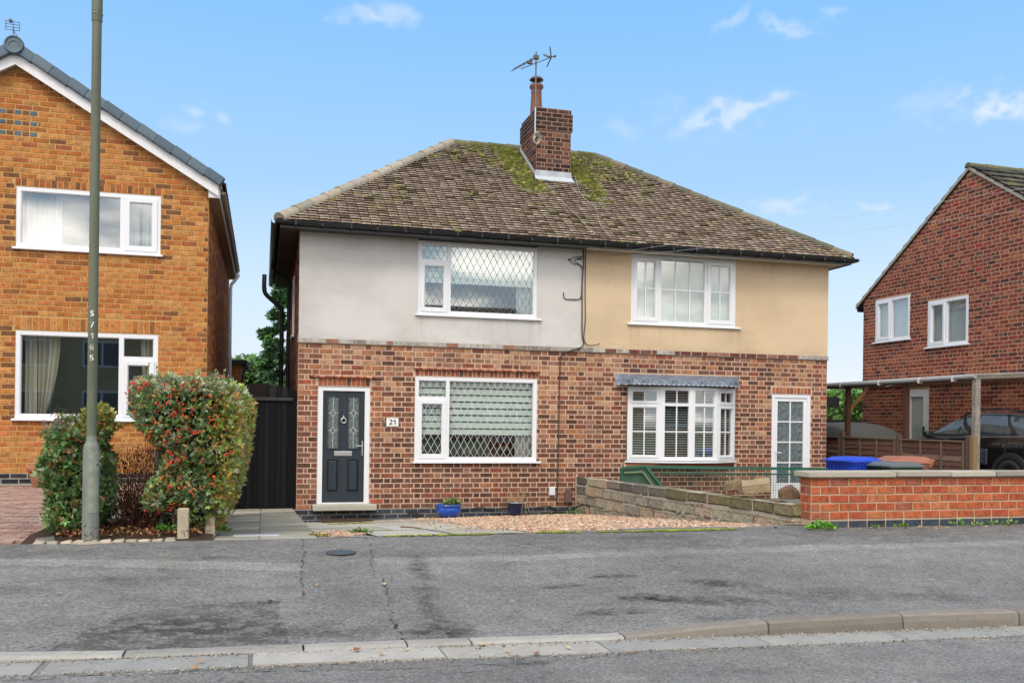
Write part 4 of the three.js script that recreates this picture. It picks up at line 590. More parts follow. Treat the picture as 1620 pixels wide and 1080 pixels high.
  for (const s of [-1, 1]) { const n = 12, dx = (LW + eo) / n, a = Math.atan(sl) * -s; for (let k = 0; k < n; k++) { const g = chamferBox(dx / Math.cos(a) * 1.02, .15, .13, .014, rng(k + 5), .004), m = put('verge_cap', g, slateM[(k * 7) % 3], lh); m.position.set(LAX + s * (k + .55) * dx, LAY + hy - sl * (k + .55) * dx + .02 + .006 * (k % 2), zf + .0); m.rotation.z = a - s * .035; } }
  const rd = new MB(); rd.geo(new THREE.CylinderGeometry(.135, .135, .06, 22).rotateX(Math.PI / 2), new THREE.Matrix4().makeTranslation(LAX, LAY + hy + .03, zf + .05)); rd.geo(new THREE.TorusGeometry(.12, .016, 6, 22), new THREE.Matrix4().makeTranslation(LAX, LAY + hy + .03, zf + .08)); rd.geo(new THREE.TorusGeometry(.07, .008, 6, 18, Math.PI), new THREE.Matrix4().makeTranslation(LAX, LAY + hy + .015, zf + .082)); rd.build('ridge_end', slateM[1], lh);
  ridgeTiles([LAX, LAY + hy + .0, zf], [LAX, LAY + hy + .0, -8.2], 20, .13, lh, slateM, 76);
  const bt = .055, bd = .175, bb = new MB(); for (const s of [-1, 1]) { const ex = LAX + s * (LW + eo - .05), ay = LAY + hy - .055, ey = LAY + hy - .055 - sl * (LW + eo - .05), z0 = zf - .06, z1 = zf - .012; const A = [LAX, ay - bd], B = [ex, ey - bd], C = [ex, ey], D = [LAX, ay]; const f = s > 0 ? [A, B, C, D] : [B, A, D, C]; bb.hexa([[...f[0], z1], [...f[1], z1], [...f[1], z0], [...f[0], z0], [...f[3], z1], [...f[2], z1], [...f[2], z0], [...f[3], z0]]); const fx = LX + (s > 0 ? 0 : -2 * LW); }
  bb.build('bargeboard', mat([.70, .69, .72], .5), lh);
  const ux = new MB(); for (const s of [-1, 1]) { const ex = LAX + s * (LW + .14), ay = LAY + hy - .055 - bd + .012, ey = ay - sl * (LW + .14); const f = s > 0 ? [[LAX, ay], [ex, ey]] : [[ex, ey], [LAX, ay]]; ux.quad([...f[0], zf - .06], [...f[1], zf - .06], [...f[1], LZ], [...f[0], LZ]); } ux.build('verge_soffit', mat([.30, .27, .24], .7), lh);
  // boxed right eave
  const ex = LX + .155; box(LX + .002, 4.60, -8.1, ex, 4.625, zf - .065).build('soffit', mat([.34, .24, .17], .7), lh); box(ex, 4.585, -8.1, ex + .02, 4.735, zf - .062).build('fascia', mat([.50, .47, .44], .6), lh); box(LX - .0, 4.59, zf - .062, ex + .02, 4.80, zf - .058).build('eave_end', mat([.70, .69, .72], .5), lh);
  const g2 = new MB(); g2.geo(new THREE.CylinderGeometry(.04, .04, 9, 10, 1, false, -Math.PI / 2, Math.PI).rotateX(Math.PI / 2), new THREE.Matrix4().makeTranslation(ex + .062, 4.70, -3.6)); g2.build('gutter', mat([.26, .20, .155], .6), lh);
  const dp = new MB(); dp.tube([[ex + .075, 4.62, -7.0], [ex + .075, 4.5, -7.0], [LX + .09, 4.32, -7.0], [LX + .08, 4.1, -7.0], [LX + .08, 2, -7.0], [LX + .08, 0, -7.0]], .04, 10, undefined, 40); dp.build('downpipe', mat([.62, .63, .68], .4), lh);
  // the low extension behind
  box(-2.4, -.4, -11, -1.12, 2.45, -8.02).build('rear_extension', mat([.42, .19, .08], .95, { map: tBrick, size: .7 }), lh); box(-2.5, 2.45, -11.1, -.98, 2.56, -7.95).build('rear_extension_roof', M.blackMatt, lh); const rp = new MB(); rp.tube([[-1.02, 2.5, -8.05], [-1.02, 2.4, -8.05], [-1.07, 2.25, -8.02], [-1.07, 0, -8.02]], .035, 8); rp.build('downpipe', M.black, lh);
  // windows
  const mk = (name, label, r, mull, fn) => { const w = grp(name, lh); w.userData.label = label; w.position.set(0, 0, LZ); const f = new MB(); frameRing(f, r[0], r[1] + .02, r[2], r[3], .062, -.08, -.004); f.box(mull[0], r[1] + .082, -.08, mull[1], r[3] - .062, -.005); fn(w, f); f.build('frame', M.upvc, w); sill(r[0] - .04, r[2] + .04, r[1] + .02, -.004, .06, w); return w; };
  mk('upper_window', 'upper window reflecting sky, white curtains drawn aside', up, [-2.755, -2.68], (w, f) => {
    const s = new MB(); frameRing(s, -2.69, up[1] + .06, up[2] - .05, up[3] - .05, .068, -.07, .01); s.build('sash', M.upvc, w);
    pane(up[0] + .062, up[1] + .082, -2.755, up[3] - .062, -.03, w); pane(-2.62, up[1] + .13, up[2] - .12, up[3] - .12, -.026, w);
    curtainGeo(-4.12, 3.6, -3.63, 4.6, -.25, 6, .025).build('curtain', M.curtain, w); curtainGeo(-2.45, 3.6, -2.2, 4.6, -.25, 4, .025).build('curtain', M.curtain, w); curtainGeo(-2.66, 3.6, -2.5, 4.6, -.22, 2, .02).build('curtain', M.curtain, w);
    roomBox(-4.9, 3.2, -1.75, 4.6, -.27, 3, M.roomMid, w);
  });
  mk('lower_window', 'lower window with tied-back cream curtains behind the lamp post', lo, [-2.75, -2.68], (w, f) => {
    f.box(-2.68, 1.965, -.08, lo[2] - .062, 2.045, -.005);
    const s = new MB(); frameRing(s, -2.69, lo[1] + .06, lo[2] - .05, 1.98, .066, -.07, .01); s.build('sash', M.upvc, w);
    pane(lo[0] + .062, lo[1] + .082, -2.75, lo[3] - .062, -.03, w); pane(-2.62, lo[1] + .13, lo[2] - .12, 1.91, -.026, w); pane(-2.68, 2.045, lo[2] - .062, lo[3] - .062, -.03, w);
    curtainGeo(-4.12, 1.0, -3.95, 2.4, -.25, 3, .02).build('curtain', M.curtainCream, w); curtainGeo(-3.93, 1.0, -3.62, 2.4, -.24, 4, .03, .75).build('curtain', mat([.52, .48, .40], .9), w); curtainGeo(-2.26, 1.2, -2.46, 2.4, -.25, 3, .025, .5).build('curtain', M.curtainCream, w); 
    roomBox(-4.9, .3, -1.75, 2.6, -.27, 3.4, M.roomDark, w);
  });
}

// ================================================================ the dark red house on the right, gable towards us
const GX = 14.5, GZ0 = -4.37, GZ1 = 3.0, GAZ = -.685, GEY = 4.32, GAY = 6.80;
const rh = thing('end_gable_house', 'dark red brick house end-on, with two small upper windows in its gable', 'house');
{
  const palR = [[.205, .052, .038], [.28, .075, .052], [.34, .105, .06], [.10, .042, .042], [.25, .055, .045], [.17, .075, .058], [.38, .13, .07], [.36, .045, .04]], ms = brickMats(palR), mm = mat([.56, .345, .23], .95, { map: tSpeck, size: .5, bump: tFine, bumpSize: .2, bumpScale: .002 });
  const face = LEFTSIDE, w1 = [-3.87, 3.205, -2.60, 4.292], w2 = [-1.97, 2.94, -.70, 4.035], dr = [-2.70, -.1, -1.91, 1.985], roofY = (z) => GAY - (GAY - GEY) / (GZ1 - GAZ) * Math.abs(z - GAZ);
  const wall = put('gable_wall', onFace(wallShape([[GZ0, -.6], [GZ1, -.6], [GZ1, GEY], [GAZ, GAY], [GZ0, GEY]], [w1, w2, dr], .26), V3(GX, 0, 0), face), mm, rh);
  const pk = weighted([26, 24, 13, 9, 14, 9, 6, 1.2]), pk2 = weighted([16, 24, 24, 5, 10, 7, 14, .5]);
  brickwork({ O: V3(GX, 0, 0), face, v0: -.2, rows: 80, ch: .0873, S: .227, H: .1075, j: .0135, bond: 'garden', uStart: GZ0, range: (v) => { const e = v < GEY ? 0 : (v - GEY) / (GAY - GEY) * (GZ1 - GAZ); return e > 3.55 ? [[GAZ, GAZ]] : [[GZ0 + e, GZ1 - e]]; }, holes: [w1, w2, dr, [-2.72, 1.98, -1.88, 2.06]], mats: ms, restMat: brickRest, pick: (R, u, v) => (R() < .75 * sm(4.3, 2.4, v + fbm(u, v, 7, 3) * 1.2) ? pk2 : pk)(R()), singles: 290, see: (p) => p.y > 2.3 }, wall, 81);
  box(GX + .26, -.6, GZ1 - .26, 23, GEY, GZ1).build('front_wall', mat([.27, .08, .055], .95, { map: tBrick, size: .8 }), rh); box(GX + .26, -.6, GZ0, 23, GEY, GZ0 + .26).build('back_wall', mat([.27, .08, .055], .95, { map: tBrick, size: .8 }), rh);
  const win = (r, op) => { const w = grp('upper_window', rh); w.rotation.y = -Math.PI / 2; w.position.set(GX, 0, 0); const f = new MB(), m = r[0] + .54; frameRing(f, r[0], r[1] + .02, r[2], r[3], .065, -.07, .012); f.box(m, r[1] + .085, -.07, m + .07, r[3] - .065, .011); f.build('frame', M.upvc, w); const s = new MB(); frameRing(s, r[0] + .05, r[1] + .07, m + .015, r[3] - .05, .06, -.06, .026); s.build('sash', M.upvc, w); pane(r[0] + .12, r[1] + .13, m - .05, r[3] - .11, -.02, w); pane(m + .07, r[1] + .085, r[2] - .065, r[3] - .065, -.02, w); new MB().quad([r[0], r[1], -.12], [r[2], r[1], -.12], [r[2], r[3], -.12], [r[0], r[3], -.12]).build('blind', mat(op ? [.40, .46, .5] : [.5, .55, .58], .8), w); roomBox(r[0], r[1], r[2], r[3], -.27, 1, M.roomGrey, w); sill(r[0] - .06, r[2] + .06, r[1] + .02, .012, .06, w); return w; };
  win(w1, true).userData.label = 'upper window nearer the rear corner'; win(w2, false).userData.label = 'upper window below the ridge';
  const d = grp('side_door', rh); d.rotation.y = -Math.PI / 2; d.position.set(GX, 0, 0); const f = new MB(); frameRing(f, dr[0], dr[1], dr[2], dr[3], .07, -.09, .01); frameRing(f, dr[0] + .08, dr[1] + .08, dr[2] - .08, dr[3] - .08, .09, -.08, .02); f.build('door_frame', mat([.60, .59, .62], .4), d); new MB().quad([dr[0] + .17, .15, -.03], [dr[2] - .17, .15, -.03], [dr[2] - .17, dr[3] - .17, -.03], [dr[0] + .17, dr[3] - .17, -.03]).build('pane', mat([.28, .32, .29], .25), d); box(dr[2] - .14, .82, .02, dr[2] - .11, 1.1, .05).build('handle', M.black, d);
  const bv = new MB(); for (let k = 0; k < 8; k++) bv.box(-.09 + k * .06 - .9, 1.62, 0, -.055 + k * .06 - .9, 1.78, .012); const bvm = bv.geometry(); bvm.applyMatrix4(new THREE.Matrix4().makeBasis(V3(0, 0, 1), UPV, V3(-1, 0, 0)).setPosition(GX, 0, .55)); put('vent_bricks', bvm, ms[0], rh);
  const run = GZ1 - GAZ, sl = (GAY - GEY) / run, oh = .25, hy = .09;
  const rb = new MB(), zr = GAZ - run - oh, zf = GAZ + run + oh, yE = GAY + hy - sl * (run + oh), yR = GAY + hy, xa = GX - .05, xb = 23.2;
  rb.hexa([[xa, yE - .08, zf], [xb, yE - .08, zf], [xb, yR - .08, GAZ], [xa, yR - .08, GAZ], [xa, yE, zf], [xb, yE, zf], [xb, yR, GAZ], [xa, yR, GAZ]]).hexa([[xa, yR - .08, GAZ], [xb, yR - .08, GAZ], [xb, yE - .08, zr], [xa, yE - .08, zr], [xa, yR, GAZ], [xb, yR, GAZ], [xb, yE, zr], [xa, yE, zr]]);
  const roof = rb.build('roof', mat([.055, .05, .04], .95), rh);
  const tp = [[.075, .07, .055], [.11, .10, .075], [.055, .052, .045], [.12, .125, .05]].map((c) => mat(c, .95, { map: tBrick, size: .5, vertexColors: true })), Wn = V3(0, sl, -1).normalize(), Lr = Math.hypot(run + oh, sl * (run + oh));
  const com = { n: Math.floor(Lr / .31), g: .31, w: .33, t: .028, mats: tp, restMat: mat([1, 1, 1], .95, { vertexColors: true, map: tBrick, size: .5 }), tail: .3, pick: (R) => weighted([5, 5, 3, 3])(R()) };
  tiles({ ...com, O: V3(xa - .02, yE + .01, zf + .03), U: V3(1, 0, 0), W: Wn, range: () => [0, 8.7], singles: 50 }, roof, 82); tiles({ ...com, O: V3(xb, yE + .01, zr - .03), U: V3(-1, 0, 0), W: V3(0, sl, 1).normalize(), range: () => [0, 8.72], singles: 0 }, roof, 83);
  ridgeTiles([xa - .03, yR + .0, GAZ], [xb, yR + .0, GAZ], 19, .085, rh, [[.12, .12, .06], [.15, .14, .08]].map((c) => mat(c, .95, { map: tBlotch, size: .4 })), 84);
  const vg = new MB(); for (const s of [-1, 1]) { const ze = GAZ + s * (run + oh), A = [xa - .012, yR - .04, GAZ], B = [xa - .012, yE - .04, ze]; const q = s > 0 ? [[xa - .012, yR - .085, GAZ], [xa - .012, yE - .085, ze], [xa - .012, yE + .0, ze], [xa - .012, yR + .0, GAZ]] : [[xa - .012, yE - .085, ze], [xa - .012, yR - .085, GAZ], [xa - .012, yR + .0, GAZ], [xa - .012, yE + .0, ze]]; vg.quad(...q); } vg.build('verge_mortar', mat([.40, .36, .30], .95, { map: tSpeck, size: .4 }), rh);
  box(xa + .02, yE - .16, zr + .02, xb, yE - .06, zr + .05).build('rear_gutter', M.black, rh);
}

// ================================================================ houses across the street: only their mirror images show, in the window panes
for (const [x0, x1, z, eave, ridge, wallC, label] of [[-19, -5, 31, 5.3, 8.0, [.46, .36, .22], 'beige house mirrored in the lower window behind the lamp post'], [3, 15, 31.5, 5.0, 7.6, [.40, .20, .14], 'red brick house mirrored in the lower leaded window']]) {
  const h = thing('opposite_house', label, 'house'), d = 7; const ms = mat(wallC, .95, { map: tBlotch, size: 2 });
  const w = new MB(); w.box(x0, -.5, z, x1, eave, z + d); w.build('wall', ms, h);
  const r = new MB(), e = .4, zc = z + d / 2; r.quad([x1 + e, eave, z - e], [x0 - e, eave, z - e], [x0 + 1.5, ridge, zc], [x1 - 1.5, ridge, zc]).quad([x0 - e, eave, z + d + e], [x1 + e, eave, z + d + e], [x1 - 1.5, ridge, zc], [x0 + 1.5, ridge, zc]).tri([x0 - e, eave, z - e], [x0 - e, eave, z + d + e], [x0 + 1.5, ridge, zc]).tri([x1 + e, eave, z + d + e], [x1 + e, eave, z - e], [x1 - 1.5, ridge, zc]); r.build('roof', mat([.09, .065, .05], .95, { map: tBlotch, size: 1 }), h);
  for (let k = 0; k < 4; k++) for (const [y0, y1] of [[.9, 2.2], [3.3, 4.5]]) { const a = x0 + 1 + k * (x1 - x0 - 2) / 4 + .4, win = grp('window', h); const f = new MB(); f.box(a, y0, z - .04, a + .07, y1, z - .002).box(a + 1.63, y0, z - .04, a + 1.7, y1, z - .002).box(a + .07, y0, z - .04, a + 1.63, y0 + .07, z - .002).box(a + .07, y1 - .07, z - .04, a + 1.63, y1, z - .002).box(a + .8, y0 + .07, z - .039, a + .87, y1 - .07, z - .002); f.build('frame', M.upvc, win); new MB().quad([a + 1.63, y0 + .07, z - .01], [a + .07, y0 + .07, z - .01], [a + .07, y1 - .07, z - .01], [a + 1.63, y1 - .07, z - .01]).build('pane', mat([.05, .06, .07], .1), win); }
}
// ================================================================ the ground
const kTopPts = [[-9, .02], [-1.85, -.098], [-1.27, -.122], [.6, -.149], [1.5, -.168], [2.05, -.138], [2.53, -.120], [3.5, -.117], [4.5, -.137], [13, -.29]];
const roadY = (x) => -.157 - .0178 * x, kerbTop = (x) => { let k = 0; while (k < kTopPts.length - 2 && x > kTopPts[k + 1][0]) k++; const [a, b] = [kTopPts[k], kTopPts[k + 1]]; return lerp(a[1], b[1], clamp((x - a[0]) / (b[0] - a[0]), 0, 1)); };
const PB = 7.42, KZ0 = 10.875, KZ1 = 11.0;                 // back of pavement, kerb
const paveY = (x, z) => lerp(-.004 * Math.max(0, x - 6), kerbTop(x) - .006, sm(0, 1, clamp((z - PB) / (KZ0 - PB), 0, 1)) * .35 + .65 * clamp((z - PB) / (KZ0 - PB), 0, 1));
const yardY = (x, z) => (-.69 + .013 * x) * (1 - clamp(z, -1, PB) / PB), pathY = (z) => lerp(-.46, -.004, clamp((z + .2) / (PB + .2), 0, 1.2));
function sheet(xs, zs, f, uvf) {          // a sheet over a grid, y = f(x, z)
  const g = new THREE.BufferGeometry(), P = [], U = [], I = [], nx = xs.length, nz = zs.length;
  for (const z of zs) for (const x of xs) { P.push(x, f(x, z), z); U.push(...(uvf ? uvf(x, z) : [x, z])); }
  for (let j = 0; j < nz - 1; j++) for (let i = 0; i < nx - 1; i++) { const a = j * nx + i, b = a + 1, c = a + nx, d = c + 1; I.push(a, c, b, b, c, d); }
  g.setAttribute('position', new THREE.Float32BufferAttribute(P, 3)); g.setAttribute('uv', new THREE.Float32BufferAttribute(U, 2)); g.setIndex(I); g.computeVertexNormals(); return g;
}
const steps = (a, b, n) => Array.from({ length: n + 1 }, (_, i) => a + (b - a) * i / n);
const structure = (name, geo, m, parent = scene) => { const o = put(name, geo, m, parent); o.userData.kind = 'structure'; return o; };
structure('ground', sheet(steps(-300, 300, 2), steps(-300, 300, 2), () => -1.0), mat([.10, .11, .06], 1, { map: tBlotch, size: 6 }));

// asphalt is painted as it is worn: patches, cracks, trench scars, gum; the drawing works in metres
function asphalt(x0, x1, z0, z1, ppm, draw, tone, seed) {
  const w = Math.min(2048, Math.round((x1 - x0) * ppm)), h = Math.round((z1 - z0) * w / (x1 - x0)), cv = document.createElement('canvas'); cv.width = w; cv.height = h;
  const c = cv.getContext('2d'), s = w / (x1 - x0); c.fillStyle = 'rgb(128,128,128)'; c.fillRect(0, 0, w, h);
  const R = rng(seed), X = (x) => (x - x0) * s, Z = (z) => (z - z0) * s;
  const api = {
    blob(x, z, rx, rz, v, a, rot = 0) { c.save(); c.translate(X(x), Z(z)); c.rotate(rot); c.scale(rx * s, rz * s); const g = c.createRadialGradient(0, 0, .1, 0, 0, 1); g.addColorStop(0, `rgba(${v},${v},${v},${a})`); g.addColorStop(.55, `rgba(${v},${v},${v},${a * .6})`); g.addColorStop(1, `rgba(${v},${v},${v},0)`); c.fillStyle = g; c.beginPath(); c.arc(0, 0, 1, 0, 7); c.fill(); c.restore(); },
    poly(pts, v, a) { c.fillStyle = `rgba(${v},${v},${v},${a})`; c.beginPath(); const q = api.wob(pts, .05, .10); q.forEach(([x, z], k) => (k ? c.lineTo(X(x), Z(z)) : c.moveTo(X(x), Z(z)))); c.fill(); },
    wob(pts, amp, step) { const o = []; for (let k = 0; k < pts.length - 1; k++) { const [a, b] = [pts[k], pts[k + 1]], L = Math.hypot(b[0] - a[0], b[1] - a[1]), n = Math.max(1, Math.round(L / step)); for (let i = 0; i < n; i++) { const t = i / n; o.push([lerp(a[0], b[0], t) + (R() - .5) * amp, lerp(a[1], b[1], t) + (R() - .5) * amp]); } } o.push(pts[pts.length - 1]); return o; },
    crack(pts, wd, v = 20, a = .9, amp = .035) { const q = api.wob(pts, amp, .05); for (let k = 0; k < q.length - 1; k++) { if (R() < .12) continue; c.strokeStyle = `rgba(${v},${v},${v},${a * (.5 + .5 * R())})`; c.lineWidth = Math.max(.8, wd * s * (.5 + R())); c.beginPath(); c.moveTo(X(q[k][0]), Z(q[k][1])); c.lineTo(X(q[k + 1][0]), Z(q[k + 1][1])); c.stroke(); } },
    R,
  };
  draw(api);
  const px = c.getImageData(0, 0, w, h).data;
  const t = dataTex(w, h, (i, j) => {
    const x = x0 + i / s, z = z0 + j / s, v = px[(j * w + i) * 4] / 128;
    const big = fbm(x * .7 + 3, z * .9, seed, 4), mid = fbm(x * 5, z * 5, seed + 3, 3), fine = hash2(i, j, seed), g3 = vnoise(i / 3.1, j / 3.1, seed + 41), f2 = hash2(i >> 1, j >> 1, seed + 9);
    const ve = v < .97 ? lerp(1, v, clamp(.15 + .7 * g3 + 1.0 * sm(.40, .62, fbm(x * 11, z * 13, seed + 51, 4)), 0, 1.2)) : v; const spot = fine > .988 ? .16 : fine < .05 ? -.10 : 0, g4 = vnoise(i / 2.6, j / 2.6, seed + 21), l = tone * ve * (.66 + .42 * big + .34 * (mid - .5)) * (.34 + .50 * fine + .42 * f2 + .46 * g4) + spot * .6;
    const warm = .03 * sm(.55, .8, fbm(x * 1.7, z * 1.7, seed + 5, 3)); return [l * (1.03 + warm), l * (1.0 + warm * .3), l * (.965 - warm)];
  });
  t.wrapS = t.wrapT = THREE.ClampToEdgeWrapping; return t;
}
{
  const [x0, x1, z0, z1] = [-4.2, 9.2, 7.2, 11.0];
  const t = asphalt(x0, x1, z0, z1, 152, ({ blob, poly, crack, R }) => {
    poly([[-4.2, 7.2], [9.2, 7.2], [9.2, 8.3], [6.6, 8.38], [.32, 8.40], [-.24, 8.5], [-2.6, 8.02], [-4.2, 7.9]], 98, .62);
    poly([[-4.2, 7.95], [-2.5, 8.1], [-.24, 8.55], [-.24, 8.86], [-2.5, 8.4], [-4.2, 8.25]], 178, .78); poly([[.34, 8.42], [3.2, 8.48], [6.6, 8.36], [9.2, 8.2], [9.2, 8.45], [6.6, 8.62], [3.2, 8.72], [.34, 8.66]], 172, .66);
    poly([[-1.72, 10.95], [-1.36, 10.02], [-.9, 9.82], [-.46, 9.78], [-.42, 10.95]], 70, .82); poly([[-.28, 7.3], [.42, 7.3], [.24, 9.6], [.22, 11], [-.4, 11], [-.3, 9.7]], 118, .35);
    poly([[-4.2, 9.0], [-2.2, 9.3], [-1.5, 9.7], [-1.4, 10.0], [-1.8, 10.95], [-4.2, 10.95]], 140, .35);
    crack([[-.2, 7.4], [-.22, 8.2], [-.26, 8.76], [-.28, 9.3], [-.30, 9.75]], .016); crack([[.39, 7.6], [.38, 7.9], [.30, 8.6], [.27, 9.2]], .011); crack([[.33, 9.15], [.30, 9.6], [.24, 10.3], [.23, 10.85]], .016); crack([[.23, 10.8], [.34, 10.9]], .02);
    crack([[-1.5, 9.92], [-1.25, 9.8], [-.9, 9.88], [-.5, 9.78]], .014, 30); crack([[-.5, 9.74], [-.52, 9.95]], .022); crack([[-1.85, 10.9], [-1.6, 10.6]], .014); crack([[-4.2, 7.95], [-2.5, 8.1], [-.26, 8.55]], .009, 26, .8); crack([[-4.2, 8.27], [-2.5, 8.42], [-.26, 8.88]], .008, 34, .6); crack([[-1.75, 10.95], [-1.36, 10.02], [-.9, 9.82], [-.46, 9.78], [-.42, 10.95]], .010, 26, .7); crack([[1.5, 7.62], [1.25, 7.9]], .012); crack([[2.2, 7.7], [2.3, 7.95]], .010); crack([[.36, 8.67], [3.3, 8.74], [7, 8.58]], .008, 34, .6); crack([[.36, 8.41], [3.2, 8.48], [6.6, 8.37], [9, 8.2]], .008, 30, .7); crack([[4.0, 8.5], [7.5, 8.3]], .008, 40, .6); crack([[-3.4, 9.4], [-2.2, 9.55], [-1.6, 9.45]], .01, 50, .6); crack([[1.4, 8.8], [2.0, 8.82]], .012, 40, .8);
    for (let k = 0; k < 12; k++) blob(.70 - k * .022 + (R() - .5) * .06, 8.5 + k * .21, .05 + .10 * R(), .12 + .1 * R(), 52, .6); blob(.66, 8.85, .10, .25, 40, .7); blob(.45, 10.75, .32, .16, 36, .9); blob(-.1, 10.6, .4, .22, 50, .6); blob(2.1, 9.42, .26, .08, 28, .95, .1); blob(1.62, 9.62, .22, .06, 40, .8); blob(2.05, 10.12, .3, .14, 26, 1, .45); blob(1.78, 10.42, .34, .1, 40, .9, .2); blob(2.8, 9.85, .34, .16, 40, .85, .5); blob(2.55, 10.35, .5, .18, 40, .8, .3); blob(3.4, 10.3, .6, .3, 62, .6); blob(4.2, 10.5, .5, .2, 55, .6); blob(-1.1, 10.35, .5, .34, 46, .7); blob(-2.6, 9.3, .7, .2, 60, .6); blob(-1.6, 9.0, .6, .12, 62, .5); blob(-.9, 8.25, .5, .1, 56, .5); poly([[1.15, 7.55], [1.45, 7.5], [2.25, 7.55], [2.35, 7.95], [1.3, 7.98]], 96, .5); crack([[1.15, 7.6], [1.3, 7.98], [2.35, 7.95]], .012, 26); poly([[3.0, 7.5], [9.2, 7.5], [9.2, 7.95], [3.2, 8.2]], 104, .5); crack([[5.3, 7.6], [5.6, 7.9], [5.9, 8.3]], .01, 40, .7); crack([[2.6, 9.1], [3.0, 9.3], [3.2, 9.2]], .008, 40, .7); blob(.50, 10.6, .25, .2, 50, .6); blob(2.05, 9.4, .22, .09, 48, .55); blob(1.6, 9.6, .2, .08, 60, .5); blob(2.1, 10.15, .26, .2, 42, .65, .4); blob(1.7, 10.4, .35, .12, 60, .4); blob(2.9, 10.0, .5, .25, 64, .45, .5); blob(2.4, 10.75, .5, .12, 62, .5); blob(.5, 7.75, .16, .1, 60, .5); blob(-.75, 10.5, .5, .3, 50, .5); blob(-2.9, 7.8, .8, .4, 92, .4); blob(-1.2, 7.75, .3, .15, 70, .4); blob(5.8, 8.0, .9, .25, 90, .3); blob(3, 7.75, .8, .16, 66, .45);
    for (let k = 0; k < 40; k++) { const x = R() * 10.5 - 3.2, z = 7.7 + R() * 2.4, s = .018 + .022 * R(); blob(x, z, s, s, 215, .8); } for (let k = 0; k < 14; k++) { const x = 4.2 + R() * 3.6, z = 7.9 + R() * .7, s = .03 + .03 * R(); blob(x, z, s * 1.6, s * .8, 205, .75); } for (let k = 0; k < 60; k++) blob(R() * 13 - 4, 7.3 + R() * 3.6, .25 + .5 * R(), .12 + .25 * R(), R() < .6 ? 96 : 158, .22);
  }, .182, 900);
  const m = mat([1, 1, 1], .92, { bump: tFine, bumpSize: .35, bumpScale: .006 }); m.map = t;
  const R = (x, z) => (fbm(x * 1.3, z * 1.3, 17, 3) - .5) * .012 * sm(PB, PB + .3, z) * sm(KZ0, KZ0 - .25, z);
  structure('pavement', sheet(steps(x0, x1, 130), steps(PB - .06, KZ0 + .002, 40), (x, z) => paveY(x, z) + R(x, z), (x, z) => [(x - x0) / (x1 - x0), (z - z0) / (z1 - z0)]), m);
  const m2 = mat([.15, .15, .152], .92, { map: tSpeck, size: .8, bump: tFine, bumpSize: .35, bumpScale: .006 });
  structure('pavement', sheet(steps(x1, 60, 8), steps(PB - .06, KZ0, 4), (x, z) => paveY(Math.min(x, 13), z)), m2); structure('pavement', sheet(steps(-60, x0, 8), steps(PB - .06, KZ0, 4), (x, z) => paveY(Math.max(x, -9), z)), m2);
  // road
  const [rx0, rx1, rz0, rz1] = [-3.6, 6.4, 10.95, 13.4];
  const rt = asphalt(rx0, rx1, rz0, rz1, 205, ({ blob, poly, crack, R }) => {
    crack([[-.75, 11.5], [-.7, 11.35], [.2, 11.42], [1.0, 11.38], [1.2, 11.36], [1.28, 11.27]], .014, 24, .95); crack([[-.75, 11.5], [-.3, 11.62], [.3, 11.55], [.8, 11.48]], .01, 30, .9); blob(.8, 11.42, .25, .05, 36, .8); crack([[2.4, 11.33], [4.6, 11.42]], .012, 45, .7); crack([[-1.8, 11.33], [-.6, 11.3]], .014, 24, .9);
    poly([[-3.6, 11.5], [6.4, 11.6], [6.4, 13.4], [-3.6, 13.4]], 120, .25); poly([[2.4, 11.1], [6.4, 11.2], [6.4, 11.42], [2.4, 11.36]], 160, .3); blob(1.9, 11.75, .4, .1, 60, .4); blob(3.1, 12.0, .5, .12, 64, .4); blob(.4, 11.9, .5, .1, 60, .4);
    for (let k = 0; k < 40; k++) blob(R() * 10 - 3.6, 11.2 + R() * 2, .2 + .4 * R(), .1 + .2 * R(), R() < .5 ? 96 : 160, .22);
  }, .19, 940);
  const rm = mat([1, 1, 1], .92, { bump: tFine, bumpSize: .35, bumpScale: .009 }); rm.map = rt;
  structure('road', sheet(steps(rx0, rx1, 20), steps(rz0, rz1, 6), (x) => roadY(x), (x, z) => [(x - rx0) / (rx1 - rx0), (z - rz0) / (rz1 - rz0)]), rm);
  const rm2 = mat([.17, .17, .17], .92, { map: tSpeck, size: .9, bump: tFine, bumpSize: .35, bumpScale: .008 });
  structure('road', sheet(steps(rx0, rx1, 4), [rz1, 18], (x) => roadY(x)), rm2); structure('road', sheet([-60, -9, rx0], [KZ1 - .05, 18], (x) => roadY(Math.max(x, -9))), rm2); structure('road', sheet([rx1, 13, 60], [KZ1 - .05, 18], (x) => roadY(Math.min(x, 13))), rm2);
  structure('opposite_pavement', sheet([-60, 60], [18, 20.5], () => 0), m2); structure('opposite_verge', sheet([-60, 60], [20.5, 32], () => .02), mat([.09, .12, .05], 1, { map: tBlotch, size: 3 }));
}
